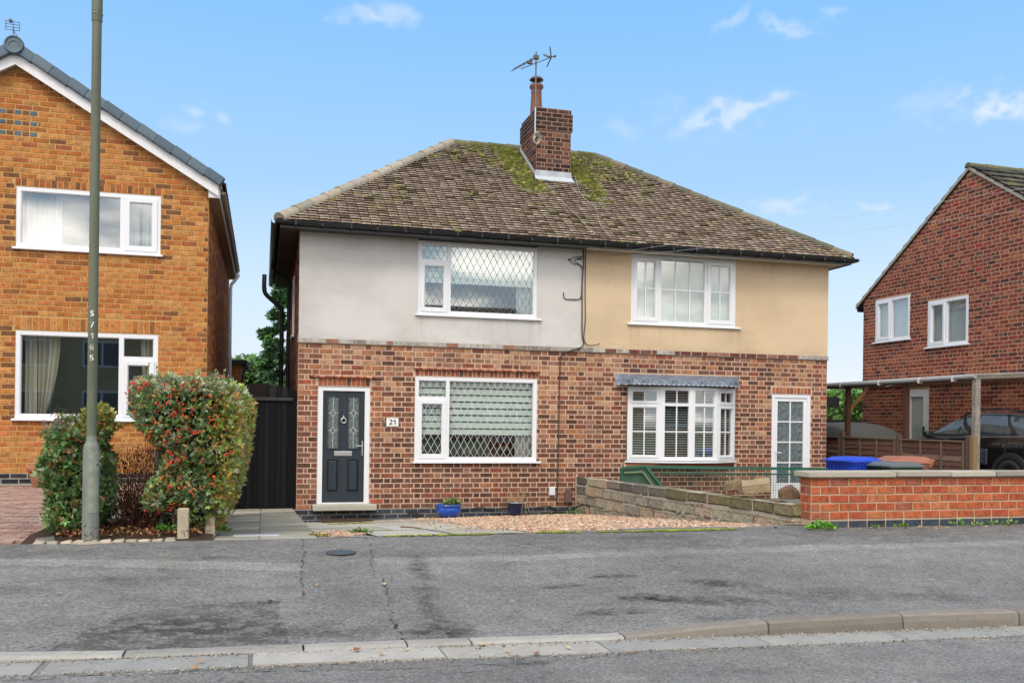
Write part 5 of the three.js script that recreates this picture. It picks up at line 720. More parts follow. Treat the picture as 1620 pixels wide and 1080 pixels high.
{ // kerb: stones laid end to end, dropped at the crossing; a channel of concrete blocks in front
  const kerb = thing('kerb', 'pale concrete kerb along the road, dropped in front of the left house', 'kerb'), cols = [[.40, .38, .345], [.36, .345, .31], [.43, .41, .37], [.33, .315, .285]].map((c) => mat(c.map((x) => x * .98), .95, { map: tConc, size: .55, bump: tFine, bumpSize: .3, bumpScale: .003 }));
  const dirtM = [[.235, .21, .18], [.27, .24, .205]].map((c) => mat(c, .95, { map: tConc, size: .45, bump: tFine, bumpSize: .3, bumpScale: .003 }));
  const J = [-7.4, -6.5, -5.6, -4.7, -3.8, -2.9, -2.08, -1.265, -.34, .235, .61, 1.56, 2.53, 3.53, 4.47, 5.4, 6.3, 7.2, 8.1, 9.0];
  J.slice(0, -1).forEach((a, k) => {
    const b = J[k + 1], x0 = a + .006, x1 = b - .006, n = 8, up = new MB(), R = rng(k + 60);
    for (let i = 0; i < n; i++) { const p = lerp(x0, x1, i / n), q = lerp(x0, x1, (i + 1) / n), tp = kerbTop(p) + (i % 3) * .0006, tq = kerbTop(q) + ((i + 1) % 3) * .0006, r = .022; const prof = (x, t) => [[x, -.45, KZ0], [x, -.45, KZ1], [x, Math.min(t - r * 2.2, t), KZ1], [x, t - r * .5, KZ1 - r * .35], [x, t, KZ1 - r * 1.5], [x, t, KZ0]]; const A = prof(p, tp), B = prof(q, tq); for (let s = 1; s < 5; s++) up.quad(A[s], B[s], B[s + 1], A[s + 1]); if (i === 0) { up.quad(A[1], A[2], A[5], A[0]); up.quad(A[2], A[3], A[4], A[5]); } if (i === n - 1) { up.quad(B[0], B[5], B[2], B[1]); up.quad(B[5], B[4], B[3], B[2]); } }
    up.build('kerb_stone', a > 1.5 ? dirtM[k % 2] : cols[k % 4], kerb);
    void R;
  });
  const ch = thing('gutter_channel', 'row of pale concrete channel blocks at the road edge', 'drain channel');
  const C = [[-3.3, -2.5, 1], [-2.48, -1.64, 1], [-1.60, -.63, 0], [-.606, .40, 2], [.415, 1.36, 3], [1.37, 2.4, 0], [2.41, 3.35, 1], [3.36, 4.3, 0], [4.31, 5.2, 1]], cm = [[.33, .325, .305], [.36, .35, .325], [.46, .435, .39], [.42, .395, .355]].map((c) => mat(c, .95, { map: tConc, size: .7, bump: tFine, bumpSize: .3, bumpScale: .003 }));
  C.forEach(([a, b, m], k) => { const bb = new MB(), z0 = a < -.62 ? 11.02 : 11.005, z1 = 11.275 - (k % 2) * .01, e = k === 3 ? .012 : .006; for (let i = 0; i < 6; i++) { const p = lerp(a, b, i / 6), q = lerp(a, b, (i + 1) / 6); bb.hexa([[p, roadY(p) - .1, z1], [q, roadY(q) - .1, z1], [q, roadY(q) - .1, z0], [p, roadY(p) - .1, z0], [p, roadY(p) + e, z1], [q, roadY(q) + e, z1], [q, roadY(q) + e * .6, z0], [p, roadY(p) + e * .6, z0]]); } bb.build('channel_block', cm[m], ch); });
  // grit gathered against the kerb face
  const R = rng(88), gm = [], g = new THREE.IcosahedronGeometry(1, 0), o = new THREE.Object3D(), gc = []; for (let k = 0; k < 2600; k++) { const x = -2.6 + R() * 7.4, kz = R() < .5 ? 11.002 + R() * R() * .09 : 11.26 + R() * R() * .12, s = .002 + .005 * R() * R(); o.position.set(x, roadY(x) + .006 + s * .3, kz); o.scale.set(s * 1.3, s, s * 1.2); o.rotation.set(R() * 3, R() * 3, 0); o.updateMatrix(); gm.push(o.matrix.clone()); const t = R(); gc.push(new THREE.Color().setRGB(...(t < .5 ? [.22, .2, .17] : t < .8 ? [.4, .38, .34] : t < .93 ? [.1, .09, .08] : [.3, .16, .07]))); }
  const im = new THREE.InstancedMesh(g, mat([1, 1, 1], 1), gm.length); gm.forEach((m, k) => { im.setMatrixAt(k, m); im.setColorAt(k, gc[k]); }); im.name = 'grit'; tag(im, 'loose grit gathered along the kerb and channel', 'grit', null, 'stuff'); scene.add(im);
}
// front yard of the left house: a concrete apron of big slabs, gravel, and the side path of flags
const GRAVEL = [[1.95, .05], [2.25, 1.6], [2.0, 4.3], [1.95, 6.0], [2.1, 7.15], [2.75, 7.2], [4.6, 7.28], [5.08, 7.28], [5.08, .05]];
const inside = (P, x, z) => { let c = false; for (let i = 0, j = P.length - 1; i < P.length; j = i++) if ((P[i][1] > z) !== (P[j][1] > z) && x < (P[j][0] - P[i][0]) * (z - P[i][1]) / (P[j][1] - P[i][1]) + P[i][0]) c = !c; return c; };
{
  structure('yard_base', sheet(steps(-.1, 5.3, 12), steps(-.2, PB - .05, 16), (x, z) => yardY(x, z) - .02), mat([.30, .24, .18], 1, { map: tSpeck, size: .5 }));
  const ap = structure('yard_apron', sheet(steps(-.06, 5.2, 4), steps(7.22, PB + .02, 2), (x, z) => yardY(x, z) - .002), mat([.33, .30, .25], .95, { map: tBlotch, size: .8 }));
  const cm = [[.40, .385, .33], [.36, .345, .29], [.43, .42, .37]].map((c) => mat(c, .95, { map: tBlotch, size: 1.6, bump: tFine, bumpSize: .5, bumpScale: .003 }));
  const slabs = [[-.05, 1.0, .02, 1.6], [1.01, 2.3, .02, 1.6], [-.05, 1.1, 1.61, 3.7], [1.11, 2.3, 1.61, 3.7], [-.05, .9, 3.71, 5.45], [.91, 2.2, 3.71, 5.45], [.52, 1.3, 5.46, 7.2], [1.31, 2.1, 5.46, 7.2], [-.05, .51, 7.05, 7.2]];
  slabs.forEach(([a, b, c, d], k) => { const g = sheet(steps(a + .006, b - .006, 6), steps(c + .006, d - .006, 8), (x, z) => yardY(x, z) + .004 + ((k * 5) % 3) * .002); put('slab', g, cm[k % 3], ap); });
  const sp = structure('side_path', sheet(steps(-1.02, -.06, 2), steps(-8, PB + .02, 10), (x, z) => (z < -.2 ? -.475 : pathY(z) - .012)), mat([.16, .15, .12], 1, { map: tSpeck, size: .4 }));
  const fm = [[.30, .285, .235], [.34, .32, .26], [.26, .25, .20], [.38, .36, .30]].map((c) => mat(c, .95, { map: tBlotch, size: .9, bump: tFine, bumpSize: .5, bumpScale: .003 })); const R = rng(70);
  for (const [a, b, off] of [[-1.0, -.597, .3], [-.588, -.062, 0]]) for (let z = -.15 - off; z < 7.3; z += .77) { const z0 = Math.max(z, -.2) + .007, z1 = Math.min(z + .763, 7.36); if (z1 - z0 < .1) continue; const t = (R() - .5) * .008; put('flagstone', sheet(steps(a, b, 3), steps(z0, z1, 3), (x, zz) => pathY(zz) + t * (x - a) / (b - a) + .002), fm[Math.floor(R() * 4)], sp); }
  // the step between flags and the lower apron
  const rs = new MB(); for (let z = -.2; z < 6.9; z += .5) rs.quad([-.058, yardY(0, z), z], [-.058, yardY(0, z + .5), z + .5], [-.058, pathY(z + .5), z + .5], [-.058, pathY(z), z]); rs.build('path_edge', mat([.20, .19, .16], 1, { map: tBlotch, size: .5 }), sp);
  structure('drive', sheet(steps(11.6, 14.6, 4), steps(-9, PB - .05, 6), () => -.1), mat([.25, .24, .22], 1, { map: tBlotch, size: 1.4 }));
  structure('right_garden', sheet(steps(5.25, 11.6, 8), steps(-9, PB - .05, 10), (x, z) => Math.min(-.09, lerp(-.66, -.1, clamp(z / 7.3, 0, 1)))), mat([.14, .13, .08], 1, { map: tBlotch, size: .9 }));
  structure('passage', sheet([-1.5, -1.02], steps(-9, 2.3, 4), (x, z) => (z < -.2 ? -.47 : pathY(z) - .01)), mat([.25, .23, .19], 1, { map: tBlotch, size: .8 }));
  // gravel
  const n = 15000, g = new THREE.IcosahedronGeometry(1, 0), Rg = rng(71), o = new THREE.Object3D(), ms = [], cs = []; { const P = g.attributes.position; for (let i = 0; i < P.count; i++) { const k = hash2(Math.round(P.getX(i) * 50), Math.round(P.getY(i) * 50) + 7 * Math.round(P.getZ(i) * 50), 3); P.setXYZ(i, P.getX(i) * (.8 + .4 * k), P.getY(i) * (.8 + .3 * k), P.getZ(i) * (.8 + .4 * k)); } g.computeVertexNormals(); }
  const pebble = (x, z, s) => { o.position.set(x, yardY(x, z) + s * .35 + (Rg() < .5 ? .012 : 0), z); o.scale.set(s * (.9 + .6 * Rg()), s * (.55 + .3 * Rg()), s * (.8 + .5 * Rg())); o.rotation.set(Rg() * .6, Rg() * 6.3, Rg() * .6); o.updateMatrix(); ms.push(o.matrix.clone()); const t = Rg(); cs.push(new THREE.Color().setRGB(...(t < .34 ? [.44, .28, .175] : t < .58 ? [.52, .37, .26] : t < .76 ? [.34, .17, .10] : t < .88 ? [.58, .48, .38] : t < .95 ? [.19, .11, .075] : [.30, .27, .25])).multiplyScalar(.7 + .4 * Rg())); };
  for (let k = 0; k < n;) { const x = 1.8 + Rg() * 3.3, z = .04 + Rg() * 7.3, e = (fbm(x * 3, z * 3, 12, 2) - .5) * .35; if (!inside(GRAVEL, x + e, z)) continue; pebble(x, z, .010 + .011 * Rg()); k++; }
  for (let k = 0; k < 500; k++) { const a = Rg() * 6.3, d = .2 + .9 * Rg() * Rg(), x = 2.0 - d * Math.abs(Math.cos(a)), z = .3 + Rg() * 6.5; if (Rg() < .5) pebble(x, z, .008 + .007 * Rg()); }
  const im = new THREE.InstancedMesh(g, mat([1, 1, 1], .85), ms.length); ms.forEach((m, k) => { im.setMatrixAt(k, m); im.setColorAt(k, cs[k]); }); im.name = 'gravel'; im.castShadow = im.receiveShadow = true; tag(im, 'peach and buff gravel in the front garden', 'gravel', null, 'stuff'); scene.add(im);
  ms.length = cs.length = 0; for (let k = 0; k < 1500;) { const x = -.02 + Rg() * .5, z = 5.5 + Rg() * 1.6; if (Math.hypot((x - .22) / .26, (z - 6.3) / .8) > 1) continue; pebble(x, z, .008 + .009 * Rg()); k++; }
  const im2 = new THREE.InstancedMesh(g, mat([.95, .92, .95], .85), ms.length); ms.forEach((m, k) => { im2.setMatrixAt(k, m); im2.setColorAt(k, cs[k]); }); im2.name = 'gravel_patch'; im2.castShadow = true; tag(im2, 'small patch of pinkish pebbles in the concrete before the door', 'gravel', null, 'stuff'); scene.add(im2);
  const ed = thing('edging', 'dark edging stones between gravel and pavement', 'edging'); for (let k = 0; k < 5; k++) { const gg = chamferBox(.58, .1, .09, .015, rng(k + 9), .02), m = put('edging_stone', gg, mat([.16, .16, .155], .95, { map: tBlotch, size: .5 }), ed); m.position.set(2.72 + k * .6, -.03, 7.33 - .012 * k); m.rotation.y = (hash2(k, 1, 1) - .5) * .06; m.rotation.x = (hash2(k, 2, 1) - .5) * .2; }
}
{ // block-paved drive of the orange house
  const bed = structure('block_drive', sheet(steps(-9, -2.2, 8), steps(.8, PB + .02, 8), (x, z) => lerp(.06, .0, (z - .8) / 6.6) - .012), mat([.22, .16, .13], 1, { map: tSpeck, size: .4 })); const yy = (z) => lerp(.06, .0, (z - .8) / 6.6);
  const ms = [[.40, .25, .20], [.34, .20, .165], [.46, .31, .25], [.38, .27, .235], [.29, .18, .15]].map((c) => mat(c, .95, { map: tBrick, size: .4, bump: tFine, bumpSize: .3, bumpScale: .002 })), geos = [0, 1, 2].map((k) => { const g = chamferBox(.206, .05, .099, .007, rng(k), .003); return g; }), R = rng(99), rest = new MB(); let n = 0; const list = [];
  const edgeX = (z) => -2.62 + (7.3 - z) * .2;
  for (let r = 0, z = 7.3; z > 1; r++, z -= .103) for (let x = -5.2 + (r % 2) * .105; x < edgeX(z) - .1 && x < -2.3; x += .21) if (!(z < 1.4 && x > -4.4)) list.push([x, z]);
  list.sort((a, b) => b[1] - a[1]);
  for (const [x, z] of list) { const k = Math.floor(R() * 5); if (x > -3.6 && n < 290) { const m = put('paver', geos[n % 3], ms[k], bed); m.position.set(x, yy(z) - .016 + R() * .004, z); n++; } else rest.geo(geos[k % 3], new THREE.Matrix4().makeTranslation(x, yy(z) - .016 + R() * .004, z), [ms[k].color.r, ms[k].color.g, ms[k].color.b]); }
  const m = rest.build('paving', mat([1, 1, 1], .95, { map: tBrick, size: .4, vertexColors: true }), bed); m.userData.kind = 'stuff';
  const e = thing('edging', 'diagonal concrete edging beside the block-paved drive', 'edging'); for (let k = 0; k < 3; k++) { const g = chamferBox(.16, .12, .86, .012, rng(k), .006), q = put('edging_stone', g, mat([.22, .215, .195], .95, { map: tStain, size: .6 }), e); q.position.set(-2.50 + k * .185, -.043 + k * .006, 6.86 - k * .87); q.rotation.y = .2; }
  structure('planting_bed', sheet(steps(-2.6, -1.02, 8), steps(2.3, 7.36, 14), (x, z) => .0 + .05 * fbm(x * 3, z * 3, 5, 3) * sm(7.36, 7.1, z) * sm(-1.02, -1.2, x)), mat([.06, .04, .028], 1, { map: tSpeck, size: .4 }));
  structure('left_garden', sheet([-2.2, -1.45], [.9, 2.35], () => .03), mat([.1, .09, .06], 1, { map: tSpeck, size: .4 }));
  const sets = thing('edging', 'row of worn stone setts between planting bed and pavement', 'edging'); for (let k = 0; k < 11; k++) { const g = chamferBox(.098, .08, .1, .02, rng(k + 30), .016), q = put('sett', g, mat([[.36, .31, .25], [.30, .26, .22], [.42, .36, .28]][k % 3], .95, { map: tBlotch, size: .4 }), sets); q.position.set(-2.45 + k * .108, -.02, 7.33 + .008 * (k % 2)); q.rotation.y = (hash2(k, 3, 3) - .5) * .25; }
}
// ================================================================ street lamp
{
  const lp = thing('lamp_post', 'olive-grey steel lamp post with stencilled white column number', 'lamp post', [-2.045, 0, 7.30]);
  const paint = mat([.118, .132, .086], .55, { map: tBlotch, size: .5, bump: tLump, bumpSize: .12, bumpScale: .002 }), base = mat([.20, .215, .185], .6, { map: tBlotch, size: .28, bump: tLump, bumpSize: .1, bumpScale: .002 });
  const L = (p, seg = 28) => new THREE.LatheGeometry(p.map(([r, y]) => new THREE.Vector2(r, y)), seg);
  put('base', L([[.070, -.25], [.070, .05], [.0695, .55], [.0695, .80], [.066, .845], [.056, .875], [.045, .90], [.043, .925], [.0425, .95]]), base, lp);
  put('pole', L([[.0425, .93], [.0415, 1.4], [.0405, 3], [.0398, 4.68]]), paint, lp);
  put('collar', L([[.040, 4.63], [.0455, 4.64], [.0455, 4.9], [.043, 4.92]]), paint, lp); put('upper_pole', L([[.042, 4.88], [.038, 6.2]]), paint, lp);
  const bolt = new MB(); for (const a of [.6, 2.6, 4.6]) bolt.geo(new THREE.SphereGeometry(.008, 8, 6), new THREE.Matrix4().makeTranslation(.046 * Math.sin(a - .9), 4.70, .046 * Math.cos(a - .9))); bolt.build('bolt', M.galv, lp);
  const d = new MB(); { const n = 8, r = .0725, a0 = -.12, a1 = 1.15, pts = []; for (let i = 0; i <= n; i++) { const a = lerp(a0, a1, i / n); pts.push([r * Math.sin(a), r * Math.cos(a)]); } for (let i = 0; i < n; i++) { const [ax, az] = pts[i], [bx, bz] = pts[i + 1]; d.quad([ax, .265, az], [bx, .265, bz], [bx, .80, bz], [ax, .80, az]); const k = .955; d.quad([ax * k, .262, az * k], [bx * k, .262, bz * k], [bx, .265, bz], [ax, .265, az]); d.quad([ax, .80, az], [bx, .80, bz], [bx * k, .803, bz * k], [ax * k, .803, az * k]); } for (const [[x, z], s] of [[pts[0], 1], [pts[n], -1]]) { const k = .955; s > 0 ? d.quad([x * k, .262, z * k], [x, .265, z], [x, .80, z], [x * k, .803, z * k]) : d.quad([x, .265, z], [x * k, .262, z * k], [x * k, .803, z * k], [x, .80, z]); } }
  d.build('access_door', mat([.25, .275, .215], .6, { map: tBlotch, size: .22 }), lp);
  const lock = new MB(); lock.geo(new THREE.CylinderGeometry(.008, .008, .01, 10).rotateX(Math.PI / 2), new THREE.Matrix4().makeTranslation(.058, .69, .046)); lock.build('door_lock', M.blackMatt, lp);
  const dirt = new MB(), R = rng(5); for (let k = 0; k < 46; k++) { const a = R() * 2.6 - 1.3, y = .02 + .22 * R() * R(), s = .003 + .012 * R() * R(), r = .0703; const P = (da, dy) => [r * Math.sin(a + da / r), y + dy, r * Math.cos(a + da / r)]; dirt.quad(P(-s, -s), P(s, -s * .7), P(s * .8, s), P(-s * .7, s * .8)); } dirt.build('paint_chip', mat([.035, .04, .05], .8), lp);
  [['S', 2.035, .9], ['7', 1.935, .85], ['1', 1.835, .5], ['6', 1.735, .38], ['5', 1.64, .7]].forEach(([c, y, a]) => { const g = textGeo(c, .05, .0012, fontBold), P = g.attributes.position; for (let i = 0; i < P.count; i++) { const t = P.getX(i) / .041 - .05, r = .0412 + P.getZ(i); P.setXYZ(i, r * Math.sin(t), P.getY(i) + y, r * Math.cos(t)); } g.computeVertexNormals(); put('number', g, mat([lerp(.16, .8, a), lerp(.18, .8, a), lerp(.14, .78, a)], .6), lp); });
  const head = new MB(); head.geo(chamferBox(.5, .12, .24, .04), new THREE.Matrix4().makeTranslation(0, 6.22, .2)); head.build('lantern', paint, lp);
  // the ring of pale mortar round its foot
  const rg = new MB(), Rr = rng(8); for (let k = 0; k < 16; k++) { const a = k / 16 * 6.283, b = (k + 1) / 16 * 6.283, r1 = .13 + .07 * hash2(k, 1, 4) + (Math.cos(a) > 0 ? .03 : 0), r2 = .13 + .07 * hash2((k + 1) % 16, 1, 4) + (Math.cos(b) > 0 ? .03 : 0); rg.quad([.06 * Math.cos(a), .012, .06 * Math.sin(a)], [.06 * Math.cos(b), .012, .06 * Math.sin(b)], [r2 * 1.5 * Math.cos(b), -.004, r2 * .9 * Math.sin(b)], [r1 * 1.5 * Math.cos(a), -.004, r1 * .9 * Math.sin(a)]); } rg.build('mortar_collar', mat([.40, .33, .25], .95, { map: tSpeck, size: .2 }), lp); void Rr;
}
// ================================================================ foliage
const leafGeo = (() => { const b = new MB(); b.quad([0, 0, 0], [.32, .28, .10], [0, .42, .02], [-.32, .28, .10]); b.quad([-.32, .28, .10], [0, .42, .02], [.32, .28, .10], [0, 1, -.06]); const g = b.geometry(); g.computeVertexNormals(); return g; })();
const sprigGeo = (() => { const b = new MB(); for (const [a, l, t] of [[0, 1, 0], [1.1, .8, .4], [-1.0, .85, .5], [2.3, .6, .7], [-2.2, .6, .65]]) { const s = Math.sin(a), c = Math.cos(a), w = .24 * l, P = (x, y, z) => [x * c + y * s * .9, y * c - x * s * .9 + .12, z + t * y * .6]; b.quad(P(0, 0, 0), P(w, l * .45, .07), P(0, l, -.04), P(-w, l * .45, .07)); } return b.geometry(); })();
function leafMat(c, r = .55) { return mat(c, r, { transmission: .25, thickness: 0, specularIntensity: .6 }); }
const whiteLeaf = mat([1, 1, 1], .45, { transmission: .3, thickness: 0, ior: 1.45 }), leafO = new THREE.Object3D();
function instanced(name, geo, m, list, parent) { const im = new THREE.InstancedMesh(geo, m, list.length); list.forEach(([mx, c], k) => { im.setMatrixAt(k, mx); im.setColorAt(k, c); }); im.name = parent === scene ? numbered(name) : name; im.castShadow = im.receiveShadow = true; im.userData.kind = 'stuff'; parent.add(im); return im; }
const col = (c, f = 1) => new THREE.Color().setRGB(c[0] * f, c[1] * f, c[2] * f);
// leaves in a skin under the surface f(p) = 0 (negative inside); tint(p, depth, R) gives colours
function leafSkin(f, bb, n, depth, size, tint, seed, geo = sprigGeo) {
  const R = rng(seed), out = [], e = .02; let guard = 0;
  while (out.length < n && guard++ < n * 90) {
    const p = [lerp(bb[0], bb[3], R()), lerp(bb[1], bb[4], R()), lerp(bb[2], bb[5], R())], d = f(...p); if (d > .015 || d < -depth) continue; if (R() > 1.05 + d / depth) continue;
    const g = V3(f(p[0] + e, p[1], p[2]) - d, f(p[0], p[1] + e, p[2]) - d, f(p[0], p[1], p[2] + e) - d).normalize();
    const t = V3(R() - .5, R() - .2, R() - .5).normalize().multiplyScalar(.95).add(g.multiplyScalar(.75)).normalize();
    leafO.position.set(...p); leafO.quaternion.setFromUnitVectors(UPV, t); leafO.rotateY(R() * 6.3); const s = size * (.42 + 1.15 * R() * R() + .25 * R()); leafO.scale.set(s, s, s); leafO.updateMatrix();
    out.push([leafO.matrix.clone(), tint(p, d, R)]);
  }
  return out;
}
const twigM = mat([.055, .04, .025], .95), barkM = mat([.10, .075, .05], .95, { map: tWood, size: .3 });
function twigs(parent, n, fn, seed, m = twigM, name = 'twigs') { const b = new MB(), R = rng(seed); for (let k = 0; k < n; k++) { const [a, c, r] = fn(R, k); b.rod(a, c, r, r * .5, 5); } return b.build(name, m, parent); }
const smax = (a, b, k) => { const h = clamp(.5 - .5 * (b - a) / k, 0, 1); return lerp(b, a, h) + k * h * (1 - h); };
{ // the big cotoneaster hedge with red berries
  const h = thing('berry_hedge', 'tall clipped hedge dotted with red berries beside the black gate', 'hedge', [0, 0, 0]);
  const spline = (pts) => (y) => { let k = 0; while (k < pts.length - 2 && y > pts[k + 1][0]) k++; const t = sm(0, 1, clamp((y - pts[k][0]) / (pts[k + 1][0] - pts[k][0]), 0, 1)); return lerp(pts[k][1], pts[k + 1][1], t); };
  const xl = spline([[0, -1.28], [.14, -1.44], [.3, -1.60], [.45, -1.61], [.6, -1.50], [.78, -1.42], [.92, -1.58], [1.05, -1.69], [1.2, -1.75], [1.36, -1.77], [1.5, -1.75]]), xr = spline([[-.1, -1.02], [.1, -1.0], [.35, -.93], [.6, -.86], [.9, -.82], [1.15, -.82], [1.3, -.83], [1.42, -.88], [1.55, -.95]]);
  const f = (x, y, z) => { const bump = (vnoise3(x * 5, y * 5, z * 5, 3) - .5) * .13 + (vnoise3(x * 14, y * 14, z * 14, 9) - .5) * .06, zr = xr(y) + .06 * sm(6.9, 4.5, z), zl = z > 6.2 ? xl(y) : lerp(-1.7, xl(y), sm(5.4, 6.2, z)); const top = 1.46 - .02 * (7 - z); let d = smax(zl - x, x - zr, .06); d = smax(d, y - top, .09); d = smax(d, z - (7.02 - .10 * sm(.35, .0, y) + .03 * Math.sin(x * 7)), .10); d = smax(d, 2.5 - z, .2); d = smax(d, .02 + .22 * sm(-1.3, -1.5, x) - y, .08); return d + bump; };
  const green = (p, d, R) => { const side = sm(-1.12, -.92, p[0]), dead = sm(.62, .8, fbm(p[0] * 6 + 4, p[1] * 5, 41, 3)), t = R(), k = (.55 + .6 * R()) * 1.25 * (1 + d * 2.2); const hollow = sm(.16, .04, Math.hypot((p[0] + 1.46) / 1.3, p[1] - .80)); if (p[1] > 1.36 && t < .5) return col([.44, .45, .30], k); if (side > .5 && t < .75) return t < .28 ? col([.46, .25, .06], k) : t < .44 ? col([.40, .34, .08], k) : col([.22, .33, .06], k * 1.1); if (t < .08 + .35 * dead * side) return col([.48, .28, .08], k); if (hollow > .3 && t < .6) return col([.14, .13, .09], k); return t < .38 ? col([.13, .23, .08], k) : t < .66 ? col([.20, .33, .11], k) : t < .88 ? col([.40, .46, .29], k) : col([.34, .46, .09], k); };  // leaves deeper inside get darker colours, painting in the shade of the hedge
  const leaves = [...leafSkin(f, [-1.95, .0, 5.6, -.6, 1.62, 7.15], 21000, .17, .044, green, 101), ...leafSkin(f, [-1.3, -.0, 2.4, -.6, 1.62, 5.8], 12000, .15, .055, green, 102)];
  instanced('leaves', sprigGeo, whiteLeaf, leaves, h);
  const core = new MB(), R = rng(103); for (let k = 0; k < 560; k++) { const p = [-1.75 + R() * .95, .15 + R() * 1.25, 2.7 + R() * 4.2]; const d = f(...p); if (d > -.13) continue; const s = Math.min(.24, -d * .8); core.geo(new THREE.IcosahedronGeometry(s, 1), new THREE.Matrix4().makeTranslation(...p)); } core.build('shade_core', mat([.022, .026, .012], 1, { bump: tLump, bumpSize: .1, bumpScale: .02 }), h);  // solid dark lumps stand in for the shaded inside and stop see-through
  const berries = [], ig = new THREE.IcosahedronGeometry(1, 1), Rb = rng(104); let guard = 0; while (berries.length < 1500 && guard++ < 200000) { const p = [-1.95 + Rb() * 1.3, .05 + Rb() * 1.5, Rb() < .72 ? 6.5 + Rb() * .6 : 3 + Rb() * 3.8]; const d = f(...p); if (d > .03 || d < -.05) continue; const cl = fbm(p[0] * 5 + p[2] * 2, p[1] * 5, 77, 3); if (Rb() > sm(.36, .68, cl) * (p[0] > -1.0 ? .25 : 1)) continue; for (let q = 0; q < 1 + Rb() * 3.2; q++) { const s = .0062 + .0042 * Rb(); leafO.position.set(p[0] + (Rb() - .5) * .045, p[1] + (Rb() - .5) * .04, p[2] + .012 + (Rb() - .5) * .02); leafO.rotation.set(0, 0, 0); leafO.scale.set(s, s, s); leafO.updateMatrix(); berries.push([leafO.matrix.clone(), col(Rb() < .8 ? [.62, .05, .022] : [.66, .19, .03], .7 + .5 * Rb())]); } }
  instanced('berries', ig, mat([1, 1, 1], .35), berries, h);
  twigs(h, 150, (R) => { const y = .08 + R() * 1.42, z = 6.8 + R() * .16, x = lerp(xl(y) + .05, xr(y) - .1, R()); return [[x, y, z], [x + (R() - .5) * .16, y + (R() - .15) * .13, z + .06 + R() * .1], .0028]; }, 105, mat([.17, .12, .075], .9));
  { const R = rng(107), L = [], b = new MB(); for (let k = 0; k < 90; k++) { const onTop = R() < .6, z = onTop ? 3.5 + R() * 3.5 : 6.95, y = onTop ? 1.43 : .3 + R() * 1.1, x = onTop ? -1.72 + R() * .8 : R() < .5 ? xl(y) + .02 : lerp(xl(y), xr(y), R()), d = V3((R() - .5) * .9, onTop ? .8 : .3, onTop ? (R() - .5) * .5 : .7).normalize(), len = .07 + .13 * R(), p = V3(x, y, z), q = p.clone().addScaledVector(d, len); b.rod(p.toArray(), q.toArray(), .0025, .0015, 4); for (let i = 0; i < 7; i++) { leafO.position.copy(p).addScaledVector(d, len * (.3 + .7 * i / 6)); leafO.quaternion.setFromUnitVectors(UPV, d.clone().add(V3(R() - .5, R() - .5, R() - .5).multiplyScalar(1.6)).normalize()); leafO.rotateY(R() * 6); leafO.scale.setScalar(.025 + .018 * R()); leafO.updateMatrix(); L.push([leafO.matrix.clone(), col(R() < .7 ? [.24, .36, .12] : [.42, .36, .18], .7 + .5 * R())]); } } b.build('stray_shoots', mat([.2, .14, .08], .9), h); instanced('shoot_leaves', leafGeo, whiteLeaf, L, h); }
  twigs(h, 26, (R) => { const x = -1.6 + R() * .5; return [[x, -.03, 6.6 + R() * .3], [x + (R() - .5) * .3, .4, 6.6 + R() * .3], .009]; }, 106, barkM, 'stems');
}
